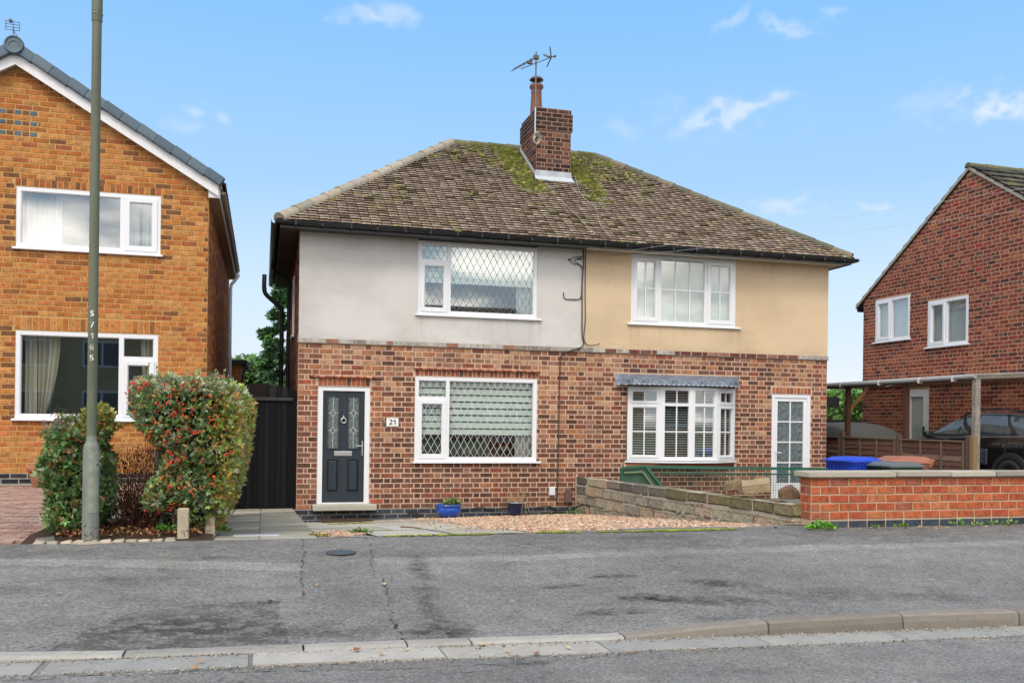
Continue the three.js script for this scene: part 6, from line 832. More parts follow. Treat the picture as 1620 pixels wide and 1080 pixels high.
{ // the smaller clump behind the lamp post
  const h = thing('clipped_shrub', 'low rounded green shrub behind the lamp post', 'shrub');
  const f = (x, y, z) => { const bump = (vnoise3(x * 6, y * 6, z * 6, 13) - .5) * .17 + (vnoise3(x * 15, y * 15, z * 15, 19) - .5) * .06, w = .205 - .05 * sm(.35, .05, y), c = -2.285 + .01 * y; let d = smax(Math.abs(x - c) - w - .03 + .05 * sm(.9, .5, y) * sm(.15, .4, y), Math.abs(z - 6.62) - .40, .08); d = smax(d, y - (1.05 + .11 * sm(-2.25, -2.1, x)), .12); d = smax(d, .08 - y, .08); return d + bump; };
  const tint = (p, d, R) => { const t = R(), k = (.55 + .6 * R()) * 1.25 * (1 + d * 2.2); if (p[1] > .98) { return p[0] > -2.27 && t < .75 ? col(t < .5 ? [.28, .30, .05] : [.36, .33, .08], k) : t < .5 ? col([.27, .25, .20], k) : col([.14, .20, .06], k); } return t < .42 ? col([.10, .21, .06], k) : t < .74 ? col([.16, .31, .08], k) : t < .9 ? col([.32, .39, .22], k) : col([.40, .22, .08], k); };  // colour falls off with depth, so inner shade is in the tint
  instanced('leaves', sprigGeo, whiteLeaf, leafSkin(f, [-2.65, .02, 6.1, -1.8, 1.3, 7.12], 9500, .16, .046, tint, 111), h);
  const core = new MB(), R = rng(112); for (let k = 0; k < 120; k++) { const p = [-2.45 + R() * .45, .15 + R() * .9, 6.3 + R() * .6]; const d = f(...p); if (d > -.12) continue; core.geo(new THREE.IcosahedronGeometry(Math.min(.18, -d * .75), 1), new THREE.Matrix4().makeTranslation(...p)); } core.build('shade_core', mat([.022, .026, .012], 1), h);  // dark filler lumps painted as the shrub's shaded interior, no real twigs
  const b = [], Rb = rng(113), ig = new THREE.IcosahedronGeometry(1, 1); let guard = 0; while (b.length < 90 && guard++ < 50000) { const p = [-2.6 + Rb() * .75, .2 + Rb() * .95, 6.5 + Rb() * .55], d = f(...p); if (d > .02 || d < -.04) continue; if (p[1] < .7 && Rb() < .7) continue; leafO.position.set(...p); leafO.rotation.set(0, 0, 0); leafO.scale.setScalar(.010); leafO.updateMatrix(); b.push([leafO.matrix.clone(), col([.5, .06, .03])]); } instanced('berries', ig, mat([1, 1, 1], .4), b, h);
  twigs(h, 40, (R) => { const y = .2 + R() * .98, x = -2.45 + R() * .5; return [[x, y, 6.85 + R() * .2], [x + (R() - .5) * .18, y + R() * .15, 7.0 + R() * .14], .003]; }, 114, mat([.15, .10, .06], .9));
  const tall = leafSkin((x, y, z) => Math.hypot((x + 1.96) * 1.2, (y - .5) * .3, z - 6.9) - .06, [-2.1, .05, 6.6, -1.65, 1.15, 7.1], 900, .13, .042, (p, d, R) => (R() < .7 ? col([.10, .2, .06], .6 + .6 * R()) : col([.24, .27, .16], .7 + .4 * R())), 115); instanced('side_sprays', sprigGeo, whiteLeaf, tall, h);
}
{ // brown dead shrub in the gap
  const h = thing('dead_shrub', 'brown dead twiggy shrub between lamp post and berry hedge', 'shrub');
  const R = rng(121), b = new MB(); for (let k = 0; k < 150; k++) { let p = V3(-1.72 + (R() - .5) * .34, .0, 6.55 + (R() - .5) * .5), d = V3((R() - .5) * .7, 1.1, (R() - .3) * .5).normalize(); let r = .0055; for (let s = 0; s < 5; s++) { const q = p.clone().addScaledVector(d, .13 + .08 * R()); if (q.y > .95) break; b.rod(p.toArray(), q.toArray(), r, r * .75, 4); p = q; r *= .72; d.add(V3((R() - .5) * .75, (R() - .35) * .5, (R() - .5) * .7)).normalize(); } } b.build('twigs', mat([.10, .045, .03], .95), h);
  const lv = leafSkin((x, y, z) => Math.hypot((x + 1.70) / 1.0, (y - .38) / 1.5, (z - 6.6) / 1.1) - .29, [-2.05, .05, 6.2, -1.35, .95, 7.0], 900, .3, .034, (p, d, Rr) => (Rr() < .55 ? col([.17, .075, .04], .5 + .6 * Rr()) : Rr() < .7 ? col([.34, .17, .05], .8) : col([.09, .05, .035], .8)), 122, leafGeo); instanced('dead_leaves', leafGeo, mat([1, 1, 1], .9), lv, h);
  const st = new MB(); for (let k = 0; k < 9; k++) { const x = -1.66 + k * .02 + .02 * R(); st.rod([x, .6, 6.75], [x + (R() - .5) * .05, .92 + .1 * R(), 6.75], .003, .002, 4); } st.build('bare_stem', mat([.2, .08, .05], .9), h);
}
{ // fallen leaves on the bed and a few on the street
  const R = rng(131), L = []; for (let k = 0; k < 1500; k++) { const x = -2.35 + R() * 1.25, z = 6.2 + R() * 1.06; leafO.position.set(x, .045 + R() * .03, z); leafO.rotation.set(R() * 6, R() * 6, R() * 6); leafO.scale.setScalar(.022 + .025 * R()); leafO.updateMatrix(); const t = R(); L.push([leafO.matrix.clone(), col(t < .45 ? [.22, .085, .045] : t < .75 ? [.12, .055, .035] : t < .92 ? [.36, .19, .08] : [.42, .32, .12], .7 + .5 * R())]); }
  tag(instanced('leaf_litter', leafGeo, mat([1, 1, 1], .9), L, scene), 'brown leaf litter under the hedge', 'leaf litter', null, 'stuff');
  const F = []; for (let k = 0; k < 46; k++) { const a = R(), x = a < .5 ? 5.4 + R() * 2.8 : -2.6 + R() * 7, z = a < .5 ? 7.5 + R() * .12 : R() < .4 ? 11.03 + R() * .3 : 7.5 + R() * 2.5; const y = z > 11 ? roadY(x) + .02 : paveY(x, z) + .012; leafO.position.set(x, y, z); leafO.rotation.set(-1.5 + (R() - .5) * .5, 0, R() * 6); leafO.scale.setScalar(.03 + .03 * R()); leafO.updateMatrix(); const t = R(); F.push([leafO.matrix.clone(), col(t < .4 ? [.40, .20, .08] : t < .7 ? [.45, .33, .2] : [.25, .11, .05])]); }
  tag(instanced('fallen_leaves', leafGeo, mat([1, 1, 1], .9), F, scene), 'scattered dry leaves on the pavement and gutter', 'fallen leaves', null, 'stuff');
}
function weed(x, y, z, r, n, label, seed, tone = [.16, .36, .03], hgt = .6) { const w = thing('weed', label, 'weed', [x, y, z]), R = rng(seed), L = []; for (let k = 0; k < n; k++) { const a = R() * 6.28, d = r * Math.sqrt(R()); leafO.position.set(d * Math.cos(a), .01 + (1 - d / r) * r * hgt * R(), d * Math.sin(a) * .7); leafO.quaternion.setFromUnitVectors(UPV, V3(Math.cos(a), .35 + R() * .8, Math.sin(a)).normalize()); leafO.rotateY(R() * 6); leafO.scale.setScalar(.03 + .035 * R()); leafO.updateMatrix(); L.push([leafO.matrix.clone(), col(tone, .6 + .8 * R())]); } const im = instanced('leaves', leafGeo, whiteLeaf, L, w); delete im.userData.kind; im.userData.kind = 'stuff'; return w; }
weed(5.24, 0, 7.54, .15, 130, 'bright green weed at the foot of the left end of the brick wall', 141, [.17, .42, .02], .75);
weed(4.93, -.62, .32, .17, 110, 'green weed by the black hose at the wall foot', 142, [.11, .26, .04], 1.3);
weed(5.02, -.63, .5, .2, 60, 'dark weed tangled at the corner where house and stone wall meet', 143, [.07, .17, .04], .9);
weed(4.25, -.64, .16, .1, 40, 'small weed at the plinth right of the dark blue pot', 144, [.12, .22, .04], .6);
weed(4.55, -.64, .14, .08, 30, 'tiny weed at the plinth below the white box', 145, [.13, .22, .05], .6);
weed(.42, yardY(.4, 6.6) + .01, 6.6, .1, 50, 'weed at the right end of the pebble patch', 146, [.15, .24, .05], .6);
weed(-.02, yardY(0, 6.7) + .01, 6.9, .07, 30, 'yellowing weed at the left end of the pebble patch', 147, [.26, .24, .06], .6);
weed(-.98, -.02, 6.6, .1, 60, 'green weed at the foot of the low wall by the flagstones', 148, [.15, .3, .04], .5);
weed(-1.42, .05, 7.05, .09, 70, 'small green seedling on the litter beside the concrete post', 149, [.12, .28, .04], .9);
[[5.95, 7.53], [6.25, 7.53], [7.02, 7.53], [7.28, 7.53], [7.52, 7.53], [7.72, 7.53], [8.05, 7.53]].forEach(([x, z], k) => weed(x, 0, z, .035 + .03 * (k % 3), 13, ['seedling third block along the wall foot', 'flat rosette under the second coping joint', 'small green tuft at the wall foot below the brown bin', 'bright green tuft at the wall foot near its middle', 'low tuft just right of the bright green one', 'leafy tuft at the wall foot below the car', 'last tuft along the wall foot at the frame edge'][k], 150 + k, [.15, .30, .04], .9));
{ // yellow-green moss along the pavement edge and by the mat
  const R = rng(161), L = [], ico = new THREE.IcosahedronGeometry(1, 0); const spots = [[3.75, 7.40, .55, .05, 220], [1.1, 7.38, .6, .03, 120], [.75, 1.9, .35, .25, 160], [2.35, 7.35, .3, .05, 80], [3.0, 7.4, .3, .03, 50]]; for (const [x, z, rx, rz, n] of spots) for (let k = 0; k < n; k++) { const a = R() * 6.3, d = Math.sqrt(R()), px = x + d * rx * Math.cos(a), pz = z + d * rz * Math.sin(a); leafO.position.set(px, (pz < 7.25 ? yardY(px, pz) + .012 : .008), pz); leafO.rotation.set(0, R() * 3, 0); const s = .008 + .014 * R(); leafO.scale.set(s * 1.5, s * .5, s * 1.2); leafO.updateMatrix(); L.push([leafO.matrix.clone(), col(R() < .6 ? [.22, .23, .03] : [.13, .16, .03], .7 + .5 * R())]); }
  tag(instanced('ground_moss', ico, mat([1, 1, 1], 1), L, scene), 'yellow-green moss along the pavement edge', 'moss', null, 'stuff');
}
// ================================================================ trees and hedges behind
function tree(name, label, x, z, h, r, n, tones, seed, shape = 'cone', size = .14, cat = 'tree') {
  const t = thing(name, label, cat, [x, -.6, z]), R = rng(seed), tr = new MB(), L = []; tr.rod([0, 0, 0], [0, h * .95, 0], .09 + h * .008, .02, 9);
  const nb = shape === 'cone' ? 44 : 40;
  for (let k = 0; k < nb; k++) {
    const u = shape === 'cone' ? .12 + .86 * Math.pow((k + R()) / nb, .9) : .25 + .7 * R(), a = k * 2.4 + R() * .8, y0 = h * u, len = shape === 'cone' ? r * (1.06 - u) * (.75 + .5 * R()) + .12 : r * (.55 + .5 * R()) * Math.sqrt(Math.max(.1, 1 - Math.pow(Math.abs(u - .55) / .55, 2)));
    const up = shape === 'cone' ? .05 - .35 * R() : .25 + .5 * R(), e = V3(Math.cos(a), up, Math.sin(a)).normalize(); const tip = e.clone().multiplyScalar(len).add(V3(0, y0, 0)); tr.rod([0, y0, 0], tip.toArray(), .025, .006, 5);
    const m = Math.round(n / nb * (.5 + len / r)); for (let q = 0; q < m; q++) { const s = .2 + .85 * Math.sqrt(R()), p = e.clone().multiplyScalar(len * s).add(V3(0, y0, 0)); const sp = (shape === 'cone' ? .16 : .34) * (.4 + .8 * s); p.x += (R() - .5) * sp * 1.5; p.z += (R() - .5) * sp * 1.5; p.y += (R() - .5) * sp - (shape === 'cone' ? .14 * R() * s : 0); leafO.position.copy(p); leafO.quaternion.setFromUnitVectors(UPV, V3(e.x + (R() - .5) * 1.2, -.3 + (R() - .5) * 1.2, e.z + (R() - .5) * 1.2).normalize()); leafO.rotateY(R() * 6); leafO.scale.setScalar(size * (.6 + .8 * R())); leafO.updateMatrix(); L.push([leafO.matrix.clone(), col(tones[Math.floor(R() * tones.length)], (.55 + .7 * R()) * (.6 + .45 * s))]); }
  }
  tr.build('trunk', barkM, t); instanced('crown', sprigGeo, whiteLeaf, L, t); return t;
}
tree('conifer', 'dark green conifer rising behind the black gate', .15, -13.5, 6.1, 1.75, 9000, [[.055, .15, .05], [.09, .22, .06], [.12, .28, .07], [.05, .11, .045]], 171, 'cone', .17);
tree('round_tree', 'bright green bush low behind the gate', -.15, -9.5, 2.7, .62, 2200, [[.16, .38, .06], [.22, .42, .08], [.10, .26, .05]], 172, 'round', .12, 'bush');
tree('round_tree', 'mid green bush at the left foot of the conifer', -1.1, -15, 3.6, 1.0, 2600, [[.14, .30, .06], [.09, .2, .05]], 176, 'round', .15, 'bush');
{ const h = thing('garden_hedge', 'bright green hedge seen through the carport', 'hedge', [0, 0, 0]); const f = (x, y, z) => Math.max(Math.abs(x - 18) - 3.2, y - 2.15, Math.abs(z + 11) - .9) + (vnoise3(x * 1.6, y * 1.6, z * 1.6, 3) - .5) * .7; instanced('leaves', sprigGeo, whiteLeaf, leafSkin(f, [14.6, -.3, -12.2, 21.5, 3, -9.6], 9000, .5, .15, (p, d, R) => (R() < .6 ? col([.16, .34, .07], .7 + .6 * R()) : col([.09, .2, .05], .7 + .6 * R())), 181), h); const c = new MB(), R = rng(182); for (let k = 0; k < 60; k++) c.geo(new THREE.IcosahedronGeometry(.5 + .2 * R(), 1), new THREE.Matrix4().makeTranslation(15.3 + R() * 5.4, R() * 1.7, -11 + (R() - .5) * .7)); c.build('shade_core', mat([.03, .05, .02], 1), h); }  // near-black lumps fill the hedge in place of its inner shade
// ================================================================ gate, walls, posts on the left
{
  const g = thing('side_gate', 'black-stained boarded gate between the two houses', 'gate', [0, 0, -.2]), bm = [[.011, .011, .013], [.015, .014, .016], [.009, .009, .011]].map((c) => mat(c, .9, { map: tWood, size: .35, bump: tWood, bumpSize: .2, bumpScale: .002 })), R = rng(201);
  for (let k = 0; k < 9; k++) { const w = .093, x = -.945 + k * .0975, q = chamferBox(w, 1.87, .022, .004, rng(k + 3), .002), m = put('board', q, bm[k % 3], g); m.position.set(x + w / 2, -.45 + .935, .004 * (k % 2)); }
  const rl = chamferBox(.88, .055, .06, .006); put('top_rail', rl, mat([.035, .033, .036], .7, { map: tWood, size: .3 }), g).position.set(-.51, 1.44, .02);
  const pm = [[.022, .016, .014], [.012, .011, .013], [.028, .026, .03]].map((c) => mat(c, .9, { map: tWood, size: .35 })); for (let k = 0; k < 9; k++) { const w = .094, t = .60 + .275 - .10 * Math.pow((k - 2.6) / 5, 2) * 2.2, x = -.945 + k * .0975, top = 1.42 + t * .33; const s = new THREE.Shape([[0, 1.2], [w, 1.2], [w, top - .012], [w - .025, top], [.025, top], [0, top - .012]].map(([a, b]) => new THREE.Vector2(a, b))); put('top_board', new THREE.ExtrudeGeometry(s, { depth: .018, bevelEnabled: false }).translate(x, 0, -.055), pm[k < 4 ? 0 : 1 + k % 2], g); }
  for (const x of [-1.0, -.045]) put('gate_post', chamferBox(.085, 2.1, .09, .006), bm[0], g).position.set(x, .55, -.02);
  box(-.99, -.45, -.03, -.06, -.40, .0).build('sill_board', bm[2], g); box(-.94, -.44, -.035, -.08, 1.41, -.014).build('backing_board', bm[2], g); void R;
  const wire = thing('stray_branch', 'thin bare branch poking from the hedge across the gate', 'branch'); new MB().tube([[-.86, 1.22, 4.4], [-.78, 1.22, 4.5], [-.72, 1.16, 4.55]], .005, 5).build('stem', mat([.2, .15, .1], .9), wire);
}
{
  const w = thing('low_wall', 'low buff concrete wall under the right side of the berry hedge', 'wall'), m = mat([.44, .37, .27], .95, { map: tBlotch, size: .7, bump: tLump, bumpSize: .15, bumpScale: .004 });
  for (let k = 0; k < 5; k++) { const z0 = 2.35 + k * .91, b = new MB(), y = (z) => .16 + .0 * z; b.hexa([[-1.10, -.5, z0 + .9], [-1.005, -.5, z0 + .9], [-1.005, -.5, z0], [-1.10, -.5, z0], [-1.095, y(z0 + .9) + .01 * (k % 2), z0 + .9], [-1.012, y(z0 + .9) + .01 * (k % 2), z0 + .9], [-1.012, y(z0) + .01 * (k % 2), z0], [-1.095, y(z0) + .01 * (k % 2), z0]]); b.build('wall_panel', m, w); }
  const p = thing('concrete_post', 'short buff concrete post with a bolt hole at the hedge foot', 'post', [-1.272, 0, 7.2]); const q = chamferBox(.103, .62, .10, .012, rng(2), .004); put('shaft', q, m, p).position.y = -.03; const hole = new THREE.Group(); hole.name = 'bolt'; const t = new MB(); t.geo(new THREE.TorusGeometry(.013, .005, 6, 14), new THREE.Matrix4().makeTranslation(.0, .075, .051)); t.geo(new THREE.CylinderGeometry(.009, .009, .01, 10).rotateX(Math.PI / 2), new THREE.Matrix4().makeTranslation(0, .075, .049)); t.build('bolt', M.galv, p);
  const k = thing('concrete_stump', 'grey weathered concrete stump behind the dead shrub', 'post', [-1.62, 0, 5.6]); put('shaft', chamferBox(.16, .95, .14, .03, rng(4), .02), mat([.27, .27, .26], .95, { map: tBlotch, size: .3, bump: tLump, bumpSize: .1, bumpScale: .006 }), k).position.y = .30;
  const c = thing('cable_coil', 'coil of black cable on the litter beside the concrete post', 'cable', [-1.42, .12, 6.95]); const cb = new MB(); for (let i = 0; i < 5; i++) cb.geo(new THREE.TorusGeometry(.065 + .008 * (i % 3), .006, 6, 22), new THREE.Matrix4().makeRotationFromEuler(new THREE.Euler(.2 * i - .4, .5 - .25 * i, 0)).setPosition(0, .008 * i, .01 * i)); cb.build('coil', M.blackMatt, c);
  const st = thing('metal_strip', 'pale metal threshold strip lying across the flagstones', 'metal strip', [-.62, pathY(6.75) + .012, 6.8], -.05); put('strip', chamferBox(.44, .012, .10, .004), mat([.55, .60, .68], .4, { metalness: .4 }), st); put('lip', chamferBox(.44, .006, .02, .002), M.galv, st).position.set(0, .008, .04);
  const wc = thing('water_cover', 'dark blue oval water cover set in the pavement', 'access cover', [.09, paveY(.09, 8.17) - .004, 8.17]); const lid = new MB(); lid.geo(new THREE.CylinderGeometry(.115, .115, .014, 28), new THREE.Matrix4().makeTranslation(0, .006, 0)); lid.build('lid', mat([.06, .085, .11], .6, { bump: tLump, bumpSize: .05, bumpScale: .004 }), wc); const rim = new MB(); rim.geo(new THREE.TorusGeometry(.122, .008, 6, 28).rotateX(Math.PI / 2), new THREE.Matrix4().makeTranslation(0, .008, 0)); rim.build('rim', mat([.05, .055, .06], .7), wc);
  const mt = thing('doormat', 'worn brown doormat below the anthracite door', 'doormat', [.82, yardY(.8, .62) + .022, .62], .01); put('pile', chamferBox(.82, .03, .46, .01, rng(6), .008), mat([.085, .052, .034], 1, { map: tSpeck, size: .2, bump: tFine, bumpSize: .08, bumpScale: .006 }), mt); put('rubber_edge', chamferBox(.86, .014, .5, .005), M.blackMatt, mt).position.y = -.014;
  const sk = thing('twig', 'dry brown twig lying on the concrete apron', 'twig', [1.25, yardY(1.25, 5.2) + .018, 5.3], -.9); const sb = new MB(); sb.tube([[-.3, 0, 0], [-.1, .012, .02], [.1, .0, -.01], [.3, .008, .02]], .009, 5); sb.rod([.1, 0, 0], [.2, .02, .1], .005, .003, 5); sb.build('stem', mat([.16, .10, .05], .9), sk);
}
function lathe(pts, seg = 32) { return new THREE.LatheGeometry(pts.map(([r, y]) => new THREE.Vector2(r, y)), seg); }
function grassTuft(parent, n, h, r, tone, seed, name = 'dry_stems', droop = .4) { const b = new MB(), R = rng(seed); for (let k = 0; k < n; k++) { const a = R() * 6.3, d = r * Math.sqrt(R()), e = h * (.5 + .6 * R()), o = droop * e * R(); b.tube([[d * Math.cos(a), 0, d * Math.sin(a)], [d * 1.3 * Math.cos(a) + o * .4 * Math.cos(a), e * .6, d * 1.3 * Math.sin(a)], [d * Math.cos(a) + o * Math.cos(a), e * (1 - .3 * R()), d * Math.sin(a) + o * Math.sin(a)]], .0028, 3, undefined, 4); } return b.build(name, mat(tone, .9), parent); }
{
  const a = thing('glazed_pot', 'wide glossy cobalt-blue bowl planter against the wall', 'plant pot', [2.585, -.615, .42]); put('bowl', lathe([[0, 0], [.13, 0], [.145, .015], [.205, .08], [.228, .14], [.225, .19], [.212, .215], [.235, .235], [.238, .255], [.222, .258], [.2, .25], [.2, .2], [0, .2]], 40), mat([.012, .075, .42], .12, { clearcoat: 1, clearcoatRoughness: .08 }), a); put('soil', new THREE.CircleGeometry(.198, 24).rotateX(-Math.PI / 2).translate(0, .232, 0), mat([.05, .035, .025], 1), a);
  const pl = thing('pot_plant', 'green leafy plant with dry stems growing in the cobalt bowl', 'plant', [2.63, -.39, .42]), R = rng(211), L = []; for (let k = 0; k < 90; k++) { const t = R() * 6.3, d = .13 * Math.sqrt(R()); leafO.position.set(d * Math.cos(t) + .03, .01 + .12 * R() * (1 - d * 4), d * Math.sin(t)); leafO.quaternion.setFromUnitVectors(UPV, V3(Math.cos(t), .7, Math.sin(t)).normalize()); leafO.rotateY(R() * 6); leafO.scale.setScalar(.05 + .05 * R()); leafO.updateMatrix(); L.push([leafO.matrix.clone(), col(R() < .7 ? [.14, .32, .05] : [.34, .38, .22], .7 + .5 * R())]); } instanced('leaves', leafGeo, whiteLeaf, L, pl); grassTuft(pl, 12, .3, .1, [.42, .25, .13], 212);
  const b = thing('glazed_pot', 'taller dark navy plant pot standing on the gravel', 'plant pot', [3.83, -.63, .36]); put('body', lathe([[0, 0], [.115, 0], [.125, .015], [.14, .1], [.152, .22], [.158, .25], [.178, .262], [.18, .285], [.166, .287], [.15, .28], [.145, .24], [0, .24]], 36), mat([.007, .013, .055], .14, { clearcoat: 1, clearcoatRoughness: .1 }), b); put('rim_edge', new THREE.TorusGeometry(.173, .006, 6, 36).rotateX(Math.PI / 2).translate(0, .287, 0), mat([.35, .33, .34], .5), b);
  const dg = thing('pot_plant', 'dead straw-coloured grass in the navy pot', 'plant', [3.83, -.40, .36]); grassTuft(dg, 60, .30, .12, [.46, .31, .19], 213, 'dry_stems', .5); const hang = new MB(); hang.tube([[.08, .05, .15], [.12, .06, .17], [.13, -.03, .18], [.13, -.13, .17]], .004, 4); hang.tube([[.11, .05, .14], [.16, .05, .16], [.19, -.06, .16], [.21, -.1, .17]], .004, 4); hang.tube([[.05, .05, .16], [.07, .05, .18], [.06, -.05, .18], [.05, -.14, .17]], .003, 4); hang.build('hanging_blade', mat([.5, .38, .25], .9), dg);
  const t = thing('terracotta_pot', 'weathered terracotta pot by the orange house', 'plant pot', [-3.66, .065, 1.45]); put('body', lathe([[0, 0], [.145, 0], [.15, .01], [.205, .22], [.21, .235], [.235, .24], [.24, .30], [.22, .305], [.205, .29], [.2, .25], [0, .25]], 30), mat([.36, .16, .095], .9, { map: tBlotch, size: .3 }), t);
  const ts = thing('pot_plant', 'withered pale plant in the terracotta pot', 'plant', [-3.66, .32, 1.45]); grassTuft(ts, 26, .26, .14, [.42, .34, .22], 214, 'dry_stems', 1.1);
  const hz = thing('black_hose', 'bent black hose end against the stone wall', 'hose'); new MB().tube([[4.55, -.45, .04], [4.66, -.5, .06], [4.8, -.56, .1], [4.9, -.50, .3], [5.0, -.41, .5], [5.07, -.385, .62], [5.09, -.41, .75], [5.06, -.52, .85], [5.04, -.56, .9]], .012, 7, undefined, 50).build('tube', M.black, hz);
  const cbl = thing('ground_cable', 'black cable trailing along the plinth behind the pots', 'cable'); new MB().tube([[2.75, -.47, .05], [2.95, -.50, .05], [3.1, -.48, .05], [3.25, -.455, .05], [3.45, -.50, .05], [3.75, -.47, .05], [4.1, -.50, .05], [4.5, -.455, .05], [4.72, -.5, .05]], .008, 5, undefined, 60).build('tube', M.blackMatt, cbl);
}
{ // stone boundary wall running from the house to the pavement
  const w = thing('stone_wall', 'mossy old stone wall of long blocks sloping across the front', 'wall'), R = rng(221), top = (z) => .10 + .0215 * z, x0 = 5.10, x1 = 5.30;
  const core = new MB(); core.hexa([[x0 + .004, -1, 7.2], [x1 - .01, -1, 7.2], [x1 - .01, -1, .03], [x0 + .004, -1, .03], [x0 + .004, top(7.2) - .02, 7.2], [x1 - .01, top(7.2) - .02, 7.2], [x1 - .01, top(.03) - .02, .03], [x0 + .004, top(.03) - .02, .03]]); core.build('mortar', mat([.55, .49, .40], 1, { map: tSpeck, size: .4, bump: tLump, bumpSize: .15, bumpScale: .01 }), w);
  const tones = [[.66, .52, .37], [.58, .49, .36], [.72, .55, .42], [.56, .51, .39], [.47, .42, .34], [.62, .57, .42], [.72, .52, .41]], ms = tones.map((c) => mat(c, .98, { map: tStain, size: .45, bump: tLump, bumpSize: .22, bumpScale: .022 })), dk = [[.27, .245, .21], [.34, .30, .25], [.20, .185, .165]].map((c) => mat(c, .98, { map: tStain, size: .3, bump: tLump, bumpSize: .22, bumpScale: .016 })), mossy = [[.36, .30, .16], [.42, .35, .20], [.32, .27, .15]].map((c) => mat(c, 1, { map: tStain, size: .4, bump: tLump, bumpSize: .15, bumpScale: .02 }));
  for (let c = 0; c < 5; c++) { let z = .03; const h = c ? .172 : .165; while (z < 7.2) { const L = Math.min((c ? .34 : .42) + .26 * R(), 7.24 - z); if (L > .1) { const y = top(z + L / 2) - h * (c + .5) - .004, g = chamferBox(.215 + .02 * R(), h - .026, L - .03, .02, R, .022); const black = c < 2 && z < 3.4 && R() < (c ? .42 : .66), m = black ? dk[Math.floor(R() * 3)] : c === 0 && z > 2.6 ? mossy[Math.floor(R() * 3)] : ms[Math.floor(R() * (c > 1 ? 7 : 6))]; const q = put('stone', g, m, w); q.position.set((x0 + x1) / 2 + (R() - .5) * .012, y, z + L / 2); q.rotation.x = -.0215 + (R() - .5) * .012; q.rotation.y = (R() - .5) * .02; } z += L; } }
  const jm = new MB(); for (let c = 0; c < 26; c++) { const z = .3 + R() * 6.6, y = top(z) - .17 * Math.ceil(R() * 3) + (R() - .5) * .02; jm.geo(new THREE.IcosahedronGeometry(.02 + .03 * R(), 1), new THREE.Matrix4().makeScale(.35, .5 + .6 * R(), 1.3).setPosition(x0 - .004, y, z)); } jm.build('mortar_smear', mat([.46, .42, .36], 1, { bump: tLump, bumpSize: .1, bumpScale: .01 }), w);
  const pp = new MB(); pp.box(x0 - .02, -.7, -.0, x0 + .02, .14, .03); pp.build('mortar_fillet', mat([.5, .44, .36], 1, { map: tSpeck, size: .3 }), w);
  [[5.28, .245, 5.62, .13, .17, .2, [.30, .22, .13], 'split log end leaning on the stone wall, leftmost of three'], [5.26, .265, 6.12, .19, .19, .26, [.38, .29, .18], 'largest cut log chunk resting on the stone wall'], [5.30, .265, 6.82, .10, .13, .24, [.20, .12, .075], 'dark gnarled log by the end of the stone wall']].forEach(([x, y, z, a, b, c, t, lab], k) => { const l = thing('log', lab, 'log', [x, y + .01, z], .4 * k); const Q = rng(k * 5 + 3), sh = new THREE.Shape([[-.5, 0], [.1, -.02], [.5, .06], [.46, .42], [.2, .72], [-.12, .86], [-.44, .5]].map(([p, q]) => new THREE.Vector2(p * c * (.9 + .2 * Q()), q * b * (.9 + .25 * Q())))), g = new THREE.ExtrudeGeometry(sh, { depth: a * 1.7, bevelEnabled: true, bevelSize: .008, bevelThickness: .01, bevelSegments: 1, steps: 5 }); { const P = g.attributes.position; for (let i = 0; i < P.count; i++) { const X = P.getX(i), Y = P.getY(i), Z = P.getZ(i), n = (vnoise3(X * 16, Y * 16, Z * 9, 31) - .5) * .035; P.setXYZ(i, X + n, Y + n * .6 + Z * .12, Z + (vnoise3(X * 22, Y * 22, 3, 7) - .5) * .03); } } g.translate(0, 0, -a * .85); if (k) g.rotateY(k * .9); g.computeVertexNormals(); put('wood', g, mat(t, .95, { map: tWood, size: .4, bump: tWood, bumpSize: .3, bumpScale: .008 }), l); });
}
